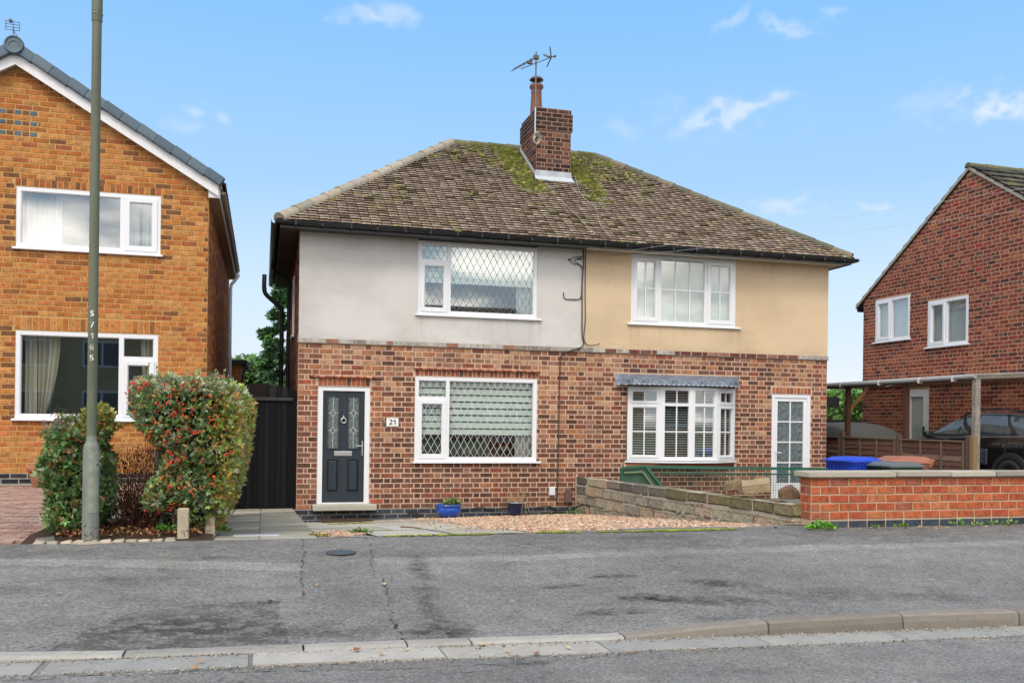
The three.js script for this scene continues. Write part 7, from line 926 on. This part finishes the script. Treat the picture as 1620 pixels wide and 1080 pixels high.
{ // front wall of the right house: orange brick, blue base course, concrete coping
  const w = thing('brick_wall', 'low orange brick front wall with concrete coping and blue base course', 'wall'), x0 = 5.21, x1 = 11.4, z1 = 7.4, z0 = 7.19, pal = [[.48, .125, .053], [.53, .155, .068], [.43, .11, .053], [.54, .19, .085], [.45, .10, .05], [.38, .125, .075]], ms = brickMats(pal), mm = mat([.50, .355, .25], .95, { map: tBlotch, size: .8, bump: tFine, bumpSize: .2, bumpScale: .002 });
  const core = box(x0, -.4, z0, x1, .548, z1).build('mortar', mm, w); const pk = weighted([28, 24, 17, 11, 14, 6]);
  const cm = { v0: .084, rows: 5, ch: .0925, S: .2275, H: .105, j: .012, bond: 'stretcher', mats: ms, restMat: brickRest, proud: .008 };
  brickwork({ ...cm, O: V3(x0, 0, z1), face: FRONT, range: () => [[0, x1 - x0]], pick: (R, u, v, l, r) => (r === 4 && R() < .25 ? 5 : pk(R())), singles: 110 }, core, 231); brickwork({ ...cm, O: V3(x0, 0, z0), face: LEFTSIDE, range: () => [[0, .21]], pick: (R) => pk(R()), singles: 6 }, core, 232); brickwork({ ...cm, O: V3(x1, 0, z0), face: { U: V3(-1, 0, 0), N: V3(0, 0, -1) }, range: () => [[0, x1 - x0]], pick: (R) => pk(R()), singles: 0 }, core, 233);
  const bb = brickMats([[.06, .075, .095], [.085, .10, .12], [.05, .055, .07]]); brickwork({ ...cm, O: V3(x0, 0, z1), face: FRONT, v0: -.012, rows: 1, ch: .09, range: () => [[0, x1 - x0]], mats: bb, pick: (R) => Math.floor(R() * 3), singles: 16 }, core, 234);
  const cs = [[.40, .355, .295], [.36, .32, .265], [.43, .385, .325], [.27, .245, .22]].map((c) => mat(c, .95, { map: tBlotch, size: .5, bump: tLump, bumpSize: .2, bumpScale: .004 })); const J = [5.15, 6.28, 7.0, 7.63, 8.05, 9.0, 9.9, 10.8, 11.46]; J.slice(0, -1).forEach((a, k) => { const L = J[k + 1] - a - .008, g = chamferBox(L, .064, .30, .012, rng(k + 2), .005), q = put('coping_stone', g, cs[k === 3 ? 3 : k % 3], w); q.position.set(a + L / 2, .582 + .003 * (k % 2), (z0 + z1) / 2 + .004 * (k % 2)); });
}
{ // green mesh panels leaning in front of the bay
  const gm = mat([.018, .075, .052], .5), gm2 = mat([.022, .10, .065], .45);
  const p = thing('mesh_panel', 'long green wire-mesh fence panel lying in front of the bay', 'fence panel'); const a = [5.98, .318, .92], b = [11.2, .255, .92]; new MB().bar(a, b, .04, .05, [0, 1, 0]).build('top_rail', gm2, p); new MB().bar([6.38, .20, .93], [11.2, .155, .93], .03, .03, [0, 1, 0]).build('middle_rail', gm, p);
  const ws = new MB(); for (let x = 6.35; x < 11.2; x += .05) { const t = (x - 5.98) / 5.2, yt = lerp(.318, .255, t); ws.bar([x, -.62, .915], [x, yt, .915], .0045, .0045, [0, 0, 1]); } for (let y = -.55; y < .28; y += .05) ws.bar([6.3, y, .92], [11.2, y - .05, .92], .0045, .0045, [0, 0, 1]); const wm = ws.build('wire_mesh', gm, p); wm.userData.kind = 'stuff';
  const q = thing('mesh_panel', 'folded green metal panel end propped at the left of the bay', 'fence panel'); const A = [5.62, .30, .95], B = [6.07, .335, .98], C = [6.44, -.10, 1.0], D = [5.62, -.1, .9]; const f = new MB(); f.bar(A, B, .03, .045).bar(B, C, .03, .05, [1, 0, 0]).bar(A, D, .03, .04, [1, 0, 0]); f.build('outer_frame', gm2, q); const i = new MB(); i.bar([5.66, .215, .97], [6.0, .235, 1.0], .025, .03).bar([6.0, .235, 1.0], [6.27, -.1, 1.02], .025, .03, [1, 0, 0]); i.build('inner_frame', mat([.12, .19, .10], .5), q); new MB().quad([5.63, -.1, .94], [6.42, -.1, .97], [6.07, .32, .97], [5.63, .29, .94]).build('infill_sheet', mat([.035, .085, .05], .6, { map: tBlotch, size: .3 }), q);
}
// ================================================================ bins
function bin(x, z, turn, yTop, body, lid, label, o = {}) {
  const y0 = -.47, b = thing('wheelie_bin', label, 'bin', [x, y0, z], turn), H = yTop - y0 - .09, m = mat(body, .5, { bump: tFine, bumpSize: .2, bumpScale: .001 }), ml = mat(lid, .45);
  const P = (w, d, y) => [[-w / 2, y, d / 2], [w / 2, y, d / 2], [w / 2, y, -d / 2], [-w / 2, y, -d / 2]]; const bd = new MB(); bd.hexa([...P(.46, .50, .06), ...P(.56, .66, H)]); bd.build('body', m, b);
  const rim = new MB(); for (const [a, c, h] of [[.60, .70, .05]]) rim.hexa([...P(a - .02, c - .02, H - h), ...P(a, c, H)]); for (let k = 0; k < 7; k++) { rim.box(-.27 + k * .085, H - .12, .325, -.255 + k * .085, H - .05, .345); } for (let k = 0; k < 7; k++) for (const s of [-1, 1]) rim.box(s > 0 ? .275 : -.297, H - .12, -.29 + k * .09, s > 0 ? .297 : -.275, H - .05, -.275 + k * .09); rim.build('rim', m, b);
  const L = new MB(); L.hexa([...P(.63, .76, H + .005), ...P(.62, .75, H + .04)]); L.hexa([...P(.60, .70, H + .04), ...P(.46, .5, H + .085)]); L.hexa([[-.2, H + .01, .43], [.2, H + .01, .43], [.2, H + .01, .375], [-.2, H + .01, .375], [-.2, H + .035, .43], [.2, H + .035, .43], [.2, H + .04, .375], [-.2, H + .04, .375]]); L.build('lid', ml, b);
  const hd = new MB(); hd.rod([-.25, H + .02, -.43], [.25, H + .02, -.43], .016, .016, 8); for (const s of [-.22, .22]) hd.box(s - .02, H - .06, -.43, s + .02, H + .03, -.35); hd.build('handle', ml, b); for (const s of [-1, 1]) { const wh = new MB(); wh.geo(new THREE.CylinderGeometry(.1, .1, .05, 18).rotateZ(Math.PI / 2), new THREE.Matrix4().makeTranslation(s * .24, .1, -.27)); wh.build('wheel', M.blackMatt, b); } return b;
}
bin(9.52, 2.15, -1.35, .565, [.010, .045, .42], [.012, .06, .50], 'bright blue wheelie bin behind the front wall');
bin(10.02, 2.62, -1.45, .50, [.02, .045, .025], [.10, .115, .12], 'dark green wheelie bin with a grey lid, between blue and brown');
bin(10.47, 2.25, -1.75, .545, [.26, .085, .045], [.29, .105, .06], 'brown wheelie bin nearer the blue one');
bin(10.93, 1.75, -1.62, .56, [.25, .08, .042], [.31, .125, .08], 'brown wheelie bin nearest the panel fence');
// ================================================================ panel fence and carport of the right house
{
  const f = thing('panel_fence', 'weathered brown waney-lap panel fence beside the drive', 'fence'), sm_ = [[.145, .075, .055], [.20, .12, .09], [.115, .062, .05], [.24, .155, .12], [.17, .09, .07]].map((c) => mat(c, .95, { map: tWood, size: .3, bump: tWood, bumpSize: .25, bumpScale: .006 })), bt = mat([.20, .15, .11], .95, { map: tWood, size: .3 }), R = rng(241), x = 11.72;
  const pan = [[-4.9, -3.16], [-3.06, -1.32], [-1.2, .52], [.66, 2.38]];
  for (const [a, b] of pan) {
    for (let k = 0; k < 11; k++) { const y = -.36 + k * .108, n = 8, m = new MB(), ph = R() * 9; for (let i = 0; i < n; i++) { const p = lerp(a, b, i / n), q = lerp(a, b, (i + 1) / n), w = (z) => y - .012 + .035 * (fbm(z * 2.4 + ph, k * 3.1, 6, 3) - .5) * 2; m.hexa([[x - .022, w(q), q], [x - .004, w(q), q], [x - .004, w(p), p], [x - .022, w(p), p], [x - .004, y + .125, q], [x + .006, y + .125, q], [x + .006, y + .125, p], [x - .004, y + .125, p]]); } m.build('slat', sm_[Math.floor(R() * 5)], f); }
    for (let k = 0; k <= 3; k++) { const z = lerp(a + .025, b - .025, k / 3); box(x - .045, -.36, z - .02, x - .023, .83, z + .02).build('batten', bt, f); } box(x - .05, .835, a, x + .03, .865, b).build('capping_rail', bt, f);
  }
  for (const [z, h] of [[-3.11, .9], [-1.26, .93], [.59, .9], [2.46, .92]]) put('post', chamferBox(.09, 1.4 + h - .9, .09, .008, rng(z * 9 + 50), .004), mat([.15, .10, .075], .95, { map: tWood, size: .3 }), f).position.set(x, .24 + (h - .9) / 2, z);
  put('post', chamferBox(.10, 1.4, .10, .012, rng(7), .005), mat([.30, .205, .11], .95, { map: tWood, size: .3 }), f).position.set(x - .02, .26, 2.59);
  const c = thing('carport', 'lean-to carport of brown timber posts with a corrugated clear roof', 'carport'), br = mat([.105, .05, .035], .9, { map: tWood, size: .4 }), px = 11.86;
  for (const z of [-3.2, -1.28, .60]) put('post', chamferBox(.095, 2.1, .095, .006), br, c).position.set(px, .95, z);
  put('post', chamferBox(.115, 2.12, .10, .012, rng(9), .006), mat([.36, .315, .275], .95, { map: tStain, size: .5, bump: tWood, bumpSize: .3, bumpScale: .004 }), c).position.set(px - .02, .96, 2.48);
  new MB().bar([px - .02, 1.955, -5], [px - .02, 2.0, 2.5], .06, .075).build('side_beam', mat([.16, .13, .11], .9, { map: tWood, size: .4 }), c); const gr = new THREE.CylinderGeometry(.042, .042, 7.5, 12); const gu = put('gutter', gr, mat([.30, .30, .31], .5), c); gu.rotation.x = Math.PI / 2 - .006; gu.position.set(px - .1, 2.0, -1.2);
  for (const z of [-2.6, -1.4, -.1, 1.1, 2.0]) box(px - .15, 1.95, z, px - .05, 2.06, z + .03).build('gutter_clip', mat([.6, .6, .6], .5), c);
  new MB().bar([px, 2.03, 2.5], [GX - .0, 2.17, 2.5], .05, .10).build('front_beam', mat([.34, .29, .23], .95, { map: tWood, size: .5, bump: tWood, bumpSize: .3, bumpScale: .005 }), c); new MB().bar([GX - .035, 2.12, -5], [GX - .035, 2.15, 2.4], .06, .09).build('wall_plate', br, c);
  for (const z of [-4, -2.6, -1.2, .2, 1.6]) new MB().bar([px, 1.99, z], [GX - .06, 2.11, z], .045, .09).build('rafter', br, c);
  new MB().bar([px + .03, 1.42, -1.28], [px + .52, 1.97, -1.28], .05, .06, [0, 0, 1]).build('brace', mat([.42, .17, .055], .8, { map: tWood, size: .4 }), c);
  const rf = new MB(), N = 200; for (let i = 0; i < N; i++) { const z0 = lerp(-5, 2.62, i / N), z1 = lerp(-5, 2.62, (i + 1) / N), w = (z) => .012 * Math.sin(z * 82); rf.quad([px - .12, 2.055 + w(z1), z1], [GX, 2.20 + w(z1), z1], [GX, 2.20 + w(z0), z0], [px - .12, 2.055 + w(z0), z0]); } rf.build('corrugated_roof', mat([.80, .79, .74], .5, { transmission: .8, thickness: 0, map: tBlotch, size: .7 }), c);
  new MB().bar([px + .1, 1.93, -.15], [px + .35, 2.02, .02], .08, .01).build('loose_trim', M.upvcOld, c);
}
{ // the shrouded car at the back of the drive
  const t = thing('covered_car', 'car under a grey tarpaulin at the back of the carport', 'covered car', [13.15, -.1, -3.35]); const prof = [[-2.1, .45], [-1.95, .72], [-1.4, .90], [-.9, 1.16], [-.3, 1.27], [.5, 1.28], [1.0, 1.20], [1.5, .96], [1.95, .86], [2.2, .6]], nz = 46, na = 20, b = new MB();
  const hh = (z) => { let k = 0; while (k < prof.length - 2 && z > prof[k + 1][0]) k++; return lerp(prof[k][1], prof[k + 1][1], sm(0, 1, clamp((z - prof[k][0]) / (prof[k + 1][0] - prof[k][0]), 0, 1))); };
  const P = (i, j) => { const z = lerp(-2.15, 2.2, i / nz), a = j / na, h = hh(z), s = a * 2 - 1, w = .88 - .06 * Math.pow(Math.abs(z) / 2.2, 4), e = Math.abs(s); const x = Math.sign(s) * w * (e < .55 ? e / .55 * .78 : .78 + (e - .55) / .45 * .22), y = e < .55 ? h - .05 * Math.pow(e / .55, 2) : lerp(h - .05, .12, Math.pow((e - .55) / .45, 1.25)); const fold = .035 * Math.sin(z * 5 + 3 * fbm(z * 2, s * 2, 4, 3)) * sm(.45, .9, e) + .02 * (fbm(z * 4, s * 5, 14, 3) - .5); return [x * (1 + fold), y + fold * .5, z]; };
  for (let i = 0; i < nz; i++) for (let j = 0; j < na; j++) b.quad(P(i, j), P(i, j + 1), P(i + 1, j + 1), P(i + 1, j)); const g = mergeVertices(b.geometry().deleteAttribute('normal').deleteAttribute('uv'), 1e-4); g.computeVertexNormals(); put('tarpaulin', g, mat([.13, .13, .132], .7), t);
  for (const [x, z] of [[-.75, -1.3], [.75, -1.3], [-.75, 1.35], [.75, 1.35]]) { const w = new MB(); w.geo(new THREE.CylinderGeometry(.31, .31, .2, 24).rotateZ(Math.PI / 2), new THREE.Matrix4().makeTranslation(x, .31, z)); w.build('wheel', M.blackMatt, t); }
}
{ // outbuilding and boarded fence beyond
  const o = thing('outbuilding', 'small brick outbuilding with a dark flat roof behind the fence', 'outbuilding'); box(12.7, -.4, -7.6, 14.55, 1.62, -6.0).build('wall', mat([.17, .06, .045], .95, { map: tBrick, size: .5 }), o); box(12.5, 1.62, -7.8, 14.85, 1.88, -5.85).build('roof', M.blackMatt, o);
  const f = thing('boarded_fence', 'dark boarded fence across the back of the drive', 'fence'); for (let k = 0; k < 8; k++) box(14.6, -.4 + k * .21, -8.93, 21, -.2 + k * .21, -8.9 + .01 * (k % 2)).build('board', mat([.03, .024, .02], .9, { map: tWood, size: .5 }), f); for (let k = 0; k < 4; k++) box(14.7 + k * 1.9, -.4, -8.89, 14.8 + k * 1.9, 1.35, -8.82).build('post', mat([.028, .022, .02], .9), f);
}
{ // black crossover car on the drive, nose away from the street
  const c = thing('parked_car', 'black crossover car with padded side panels on the drive', 'car', [13.32, -.1, 1.32]), paint = mat([.006, .006, .009], .18, { clearcoat: 1, clearcoatRoughness: .04 }), glass = mat([.03, .036, .042], .03, { ior: 2.3, clearcoat: 1, clearcoatRoughness: .02 }), clad = mat([.018, .019, .021], .6), HW = .86;
  // local z: + towards the tail; stations [z, sill, belt height, half width, bonnet/boot crown]
  const st = [[-2.12, .42, .66, .60, .68], [-2.02, .30, .78, .74, .82], [-1.7, .24, .90, .82, .96], [-1.2, .22, .97, .86, 1.03], [-.6, .22, 1.0, .86, 1.04], [.2, .22, 1.02, .86, 1.05], [1.0, .22, 1.05, .86, 1.07], [1.6, .25, 1.07, .85, 1.09], [1.95, .32, 1.05, .80, 1.07], [2.08, .42, .96, .72, 1.0]];
  const at = (z) => { let k = 0; while (k < st.length - 2 && z > st[k + 1][0]) k++; const t = clamp((z - st[k][0]) / (st[k + 1][0] - st[k][0]), 0, 1); return [1, 2, 3, 4].map((i) => lerp(st[k][i], st[k + 1][i], sm(0, 1, t) * .4 + t * .6)); };
  const ring = (z) => { const [s, b, w, cr] = at(z), h = b - s, half = [[w * .86, s], [w * .965, s + h * .08], [w * .995, s + h * .3], [w, s + h * .55], [w * .985, s + h * .8], [w * .955, b - .02], [w * .92, b], [w * .5, cr - .008], [0, cr]]; return [...half.map(([x, y]) => [-x, y]), ...half.slice(0, -1).reverse().map(([x, y]) => [x, y])]; };
  const loft = (zs, rg, close) => { const b = new MB(), A = zs.map((z) => rg(z).map(([x, y]) => [x, y, z])); for (let i = 0; i < A.length - 1; i++) for (let j = 0; j < A[i].length - 1; j++) b.quad(A[i][j], A[i][j + 1], A[i + 1][j + 1], A[i + 1][j]); if (close) for (const q of [A[0], A[A.length - 1]]) for (let j = 1; j < q.length - 1; j++) b.tri(q[0], q[j], q[j + 1]); const g = mergeVertices(b.geometry().deleteAttribute('normal').deleteAttribute('uv'), 1e-4); g.computeVertexNormals(); return g; };
  put('body', loft(steps(-2.12, 2.08, 46), ring, true), paint, c);
  const gh = [[-1.02, 1.03, .78, .78], [-.78, 1.16, .77, .70], [-.45, 1.34, .78, .60], [-.1, 1.455, .79, .54], [.4, 1.50, .79, .53], [1.0, 1.48, .78, .52], [1.45, 1.42, .76, .51], [1.8, 1.26, .72, .52], [1.98, 1.08, .70, .62]];
  const gat = (z) => { let k = 0; while (k < gh.length - 2 && z > gh[k + 1][0]) k++; const t = clamp((z - gh[k][0]) / (gh[k + 1][0] - gh[k][0]), 0, 1); return [1, 2, 3].map((i) => lerp(gh[k][i], gh[k + 1][i], t)); };
  const gring = (z) => { const [h, wb, wt] = gat(z), b = 1.0; const half = [[wb, b], [lerp(wb, wt, .5) + .012, lerp(b, h, .5)], [wt, h - .05], [wt * .9, h - .015], [wt * .5, h - .003], [0, h]]; return [...half.map(([x, y]) => [-x, y]), ...half.slice(0, -1).reverse().map(([x, y]) => [x, y])]; };
  put('windows', loft(steps(-1.02, 1.98, 40), gring, true), glass, c);
  const rr = (z) => { const [h, , wt] = gat(z); const half = [[wt + .006, h - .065], [wt + .008, h - .045], [wt * .9, h - .006], [wt * .5, h + .006], [0, h + .009]]; return [...half.map(([x, y]) => [-x, y]), ...half.slice(0, -1).reverse().map(([x, y]) => [x, y])]; }; put('roof', loft(steps(-.22, 1.72, 24), rr, false), paint, c);
  const side = (z, t, o = .008) => { const [h, wb, wt] = gat(z), mid = lerp(wb, wt, .5) + .012; const x = t < .5 ? lerp(wb, mid, t * 2) : lerp(mid, wt, t * 2 - 1); return [-(x + o), lerp(1.0, h - .05, t), z]; };
  const pl = new MB(); const pillar = (z0, z1, w0, w1) => { for (let k = 0; k < 6; k++) { const a = k / 6, b = (k + 1) / 6, za = lerp(z0, z1, a), zb = lerp(z0, z1, b), wa = lerp(w0, w1, a), wb = lerp(w0, w1, b); pl.quad(side(za - wa, a), side(za + wa, a), side(zb + wb, b), side(zb - wb, b)); } }; pillar(-.98, -.2, .045, .03); pillar(.30, .24, .05, .04); pillar(1.25, 1.12, .06, .05); pillar(1.9, 1.55, .16, .16); pl.build('pillar', paint, c);
  for (const s of [-1, 1]) { const r = new MB(); r.tube([[s * .54, 1.42, -.2], [s * .535, 1.50, 0], [s * .53, 1.55, .5], [s * .52, 1.53, 1.1], [s * .51, 1.45, 1.6]], .018, 6); r.build('roof_rail', clad, c); }
  const ch = new MB(); for (let i = 0; i < 20; i++) { const z0 = lerp(-1.0, 1.6, i / 20), z1 = lerp(-1.0, 1.6, (i + 1) / 20), Q = (z, d) => { const [, b, w] = at(z); return [-(w * .955 + .004), b - .022 + d, z]; }; ch.quad(Q(z0, 0), Q(z1, 0), Q(z1, .014), Q(z0, .014)); } ch.build('waist_trim', mat([.35, .37, .40], .25, { metalness: .8 }), c);
  // padded panel of six cushions on the doors, on both flanks
  for (const s of [-1, 1]) { const pn = new MB(), W2 = .98, H2 = .30, cz = .28, cy = .66; pn.geo(new RoundedBoxGeometry(.05, H2, W2, 3, .024), new THREE.Matrix4().makeTranslation(s * .862, cy, cz)); for (let i = 0; i < 2; i++) for (let j = 0; j < 3; j++) pn.geo(new RoundedBoxGeometry(.03, .06, .36, 3, .014), new THREE.Matrix4().makeTranslation(s * .884, cy - .085 + j * .085, cz - .2 + i * .42)); pn.build('side_pad', mat([.03, .04, .055], .45), c); }
  const ln = new MB(); for (const z of [-.62, .33, 1.18]) ln.box(-.866, .35, z, -.852, 1.0, z + .008); ln.build('door_gap', M.blackMatt, c); for (const z of [.1, .98]) { const h = new MB(); h.geo(new RoundedBoxGeometry(.03, .03, .17, 2, .012), new THREE.Matrix4().makeTranslation(-.865, .90, z)); h.build('door_handle', mat([.05, .05, .055], .2, { clearcoat: 1 }), c); }
  for (const s of [-1, 1]) { const mi = new MB(); mi.geo(new RoundedBoxGeometry(.2, .14, .11, 3, .045), new THREE.Matrix4().makeTranslation(s * .98, 1.06, -.62)); mi.bar([s * .82, 1.02, -.62], [s * .92, 1.03, -.62], .05, .03); mi.build('wing_mirror', mat([.01, .01, .012], .25, { clearcoat: 1 }), c); }
  for (const z of [-1.32, 1.30]) for (const s of [-1, 1]) {
    const w = grp('wheel', c); w.position.set(s * .77, .325, z); const ty = new MB(); ty.geo(new THREE.TorusGeometry(.25, .085, 12, 32).rotateY(Math.PI / 2).scale(1.15, 1, 1)); ty.build('tyre', mat([.012, .012, .013], .85), w); const rm = new MB(); rm.geo(new THREE.CylinderGeometry(.2, .2, .1, 28).rotateZ(Math.PI / 2)); for (let k = 0; k < 5; k++) { const a = k * 1.2566; rm.bar([s * .065, .03 * Math.sin(a), .03 * Math.cos(a)], [s * .06, .19 * Math.sin(a), .19 * Math.cos(a)], .06, .02, [1, 0, 0]); } rm.build('rim', mat([.18, .18, .19], .35, { metalness: .8 }), w);
    const ar = new MB(), n = 16; for (let k = 0; k < n; k++) { const a = Math.PI * k / n - .06, b = Math.PI * (k + 1) / n + .0, Q = (t, r, x) => [s * x, .325 + r * Math.sin(t), z + r * Math.cos(t)]; ar.quad(Q(a, .345, .868), Q(b, .345, .868), Q(b, .43, .872), Q(a, .43, .872)); ar.quad(Q(a, .345, .70), Q(b, .345, .70), Q(b, .345, .868), Q(a, .345, .868)); ar.quad(Q(a, .43, .872), Q(b, .43, .872), Q(b, .435, .84), Q(a, .435, .84)); } ar.build('wheel_arch', clad, c);
    const well = new MB(); well.geo(new THREE.CylinderGeometry(.345, .345, .02, 24).rotateZ(Math.PI / 2), new THREE.Matrix4().makeTranslation(s * .866, .325, z)); well.build('wheel_well', mat([.006, .006, .006], .9), c); w.position.x = s * .80; 
  }
  box(-.85, .22, -1.0, -.80, .36, 1.0).build('sill_cladding', clad, c); for (const s of [-1, 1]) { const t = new MB(); t.geo(new RoundedBoxGeometry(.2, .12, .1, 2, .03), new THREE.Matrix4().makeTranslation(s * .64, .86, 2.02)); t.build('tail_light', mat([.25, .01, .01], .2, { clearcoat: 1 }), c); const hl = new MB(); hl.geo(new RoundedBoxGeometry(.3, .1, .1, 2, .03), new THREE.Matrix4().makeTranslation(s * .55, .72, -2.03)); hl.build('headlight', mat([.5, .5, .52], .1, { clearcoat: 1 }), c); }
}
// ================================================================ aerials and wires
{
  const a = thing('television_aerial', 'aerial mast with two arms strapped to the chimney', 'aerial'), m = mat([.10, .095, .09], .5, { metalness: .5 }), mp = mat([.45, .46, .48], .4, { metalness: .7 });
  const X = 4.80, Z = -2.0; new MB().rod([X, 6.98, Z], [X, 7.62, Z], .017, .017, 10).build('bracket_pole', mp, a); new MB().rod([X, 7.6, Z], [X, 8.70, Z], .0165, .0165, 10).build('mast', mat([.16, .13, .115], .5, { metalness: .5 }), a);
  const bm = new MB(); bm.rod([4.30, 8.34, Z], [X + .02, 8.66, Z], .011, .011, 6); for (let k = 0; k < 6; k++) { const t = k / 6, x = lerp(4.32, 4.76, t), y = lerp(8.352, 8.635, t); bm.rod([x - .01, y, Z - .14 + .01 * k], [x + .01, y, Z + .14 - .01 * k], .006, .006, 5); bm.geo(new THREE.IcosahedronGeometry(.018 + .004 * k, 0), new THREE.Matrix4().makeTranslation(x, y, Z)); } bm.geo(chamferBox(.1, .06, .05, .01), new THREE.Matrix4().makeTranslation(X - .13, 8.53, Z)); bm.geo(chamferBox(.12, .09, .07, .015), new THREE.Matrix4().makeTranslation(X, 8.66, Z)); bm.rod([X, 8.6, Z], [X, 8.78, Z], .02, .012, 6); bm.build('short_arm', m, a);
  const b2 = new MB(); b2.rod([4.47, 8.37, Z + .03], [5.14, 8.70, Z + .03], .010, .010, 6); b2.rod([4.98, 8.70, Z + .03], [5.2, 8.70, Z + .03], .012, .012, 6); b2.rod([5.06, 8.86, Z + .12], [5.12, 8.68, Z + .03], .013, .013, 6); b2.rod([5.12, 8.68, Z + .03], [5.06, 8.52, Z - .08], .013, .013, 6); b2.rod([4.96, 8.74, Z], [5.1, 8.66, Z + .05], .018, .018, 6); b2.geo(new THREE.IcosahedronGeometry(.03, 0), new THREE.Matrix4().makeTranslation(5.2, 8.72, Z + .03)); b2.build('long_arm', m, a);
  const cl = new MB(); for (let i = 0; i < 4; i++) cl.geo(new THREE.TorusGeometry(.085 + .008 * i, .006, 6, 20).scale(.75, 1.1, 1), new THREE.Matrix4().makeRotationFromEuler(new THREE.Euler(.1 * i, .6 - .2 * i, 0)).setPosition(X + .02, 6.97, Z + .03 + .01 * i)); cl.build('cable_coil', mat([.42, .41, .36], .5), a);
  const b = thing('television_aerial', 'small four-bar aerial above the ridge of the orange house', 'aerial'), xx = -5.0, zz = -2; const g = new MB(); for (let k = 0; k < 4; k++) g.rod([xx - .12, 8.0 + k * .05, zz], [xx + .13, 7.995 + k * .05, zz], .006, .006, 5); for (const x of [-.1, .02, .12]) g.rod([xx + x, 8.0, zz], [xx + x, 8.15, zz], .005, .005, 5); g.geo(chamferBox(.05, .05, .08, .01), new THREE.Matrix4().makeTranslation(xx, 8.12, zz + .1)); g.build('reflector', m, b); const ms = new MB(); ms.rod([xx + .02, 6.1, zz - .02], [xx + .02, 8.05, zz], .009, .009, 6); ms.rod([xx + .02, 8.0, zz + .02], [xx + .12, 7.84, zz + .1], .009, .009, 6); ms.build('mast', m, b);
  const pole = thing('telegraph_pole', 'telegraph pole beyond the red house carrying the phone wire', 'pole', [21.25, -.5, 6.5]); new MB().rod([0, 0, 0], [0, 7.8, 0], .14, .10, 10).build('shaft', barkM, pole); new MB().bar([-.4, 7.4, 0], [.4, 7.4, 0], .1, .1).build('crossarm', barkM, pole);
  const wire = (p, q, sag, lab) => { const o = thing('phone_wire', lab, 'wire'); const pts = []; for (let i = 0; i <= 12; i++) { const t = i / 12; pts.push([lerp(p[0], q[0], t), lerp(p[1], q[1], t) - sag * 4 * t * (1 - t), lerp(p[2], q[2], t)]); } new MB().tube(pts, .002, 4, undefined, 40).build('strand', mat([.45, .46, .48], .7), o); };
  wire([5.12, 4.17, .05], [21.25, 6.9, 6.5], .05, 'upper phone wire running from the house bracket past the right eaves'); wire([5.2, 4.13, .05], [21.0, 6.2, 6.5], .12, 'lower phone wire running from the house bracket to the right');
}
renderer.render(scene, camera);
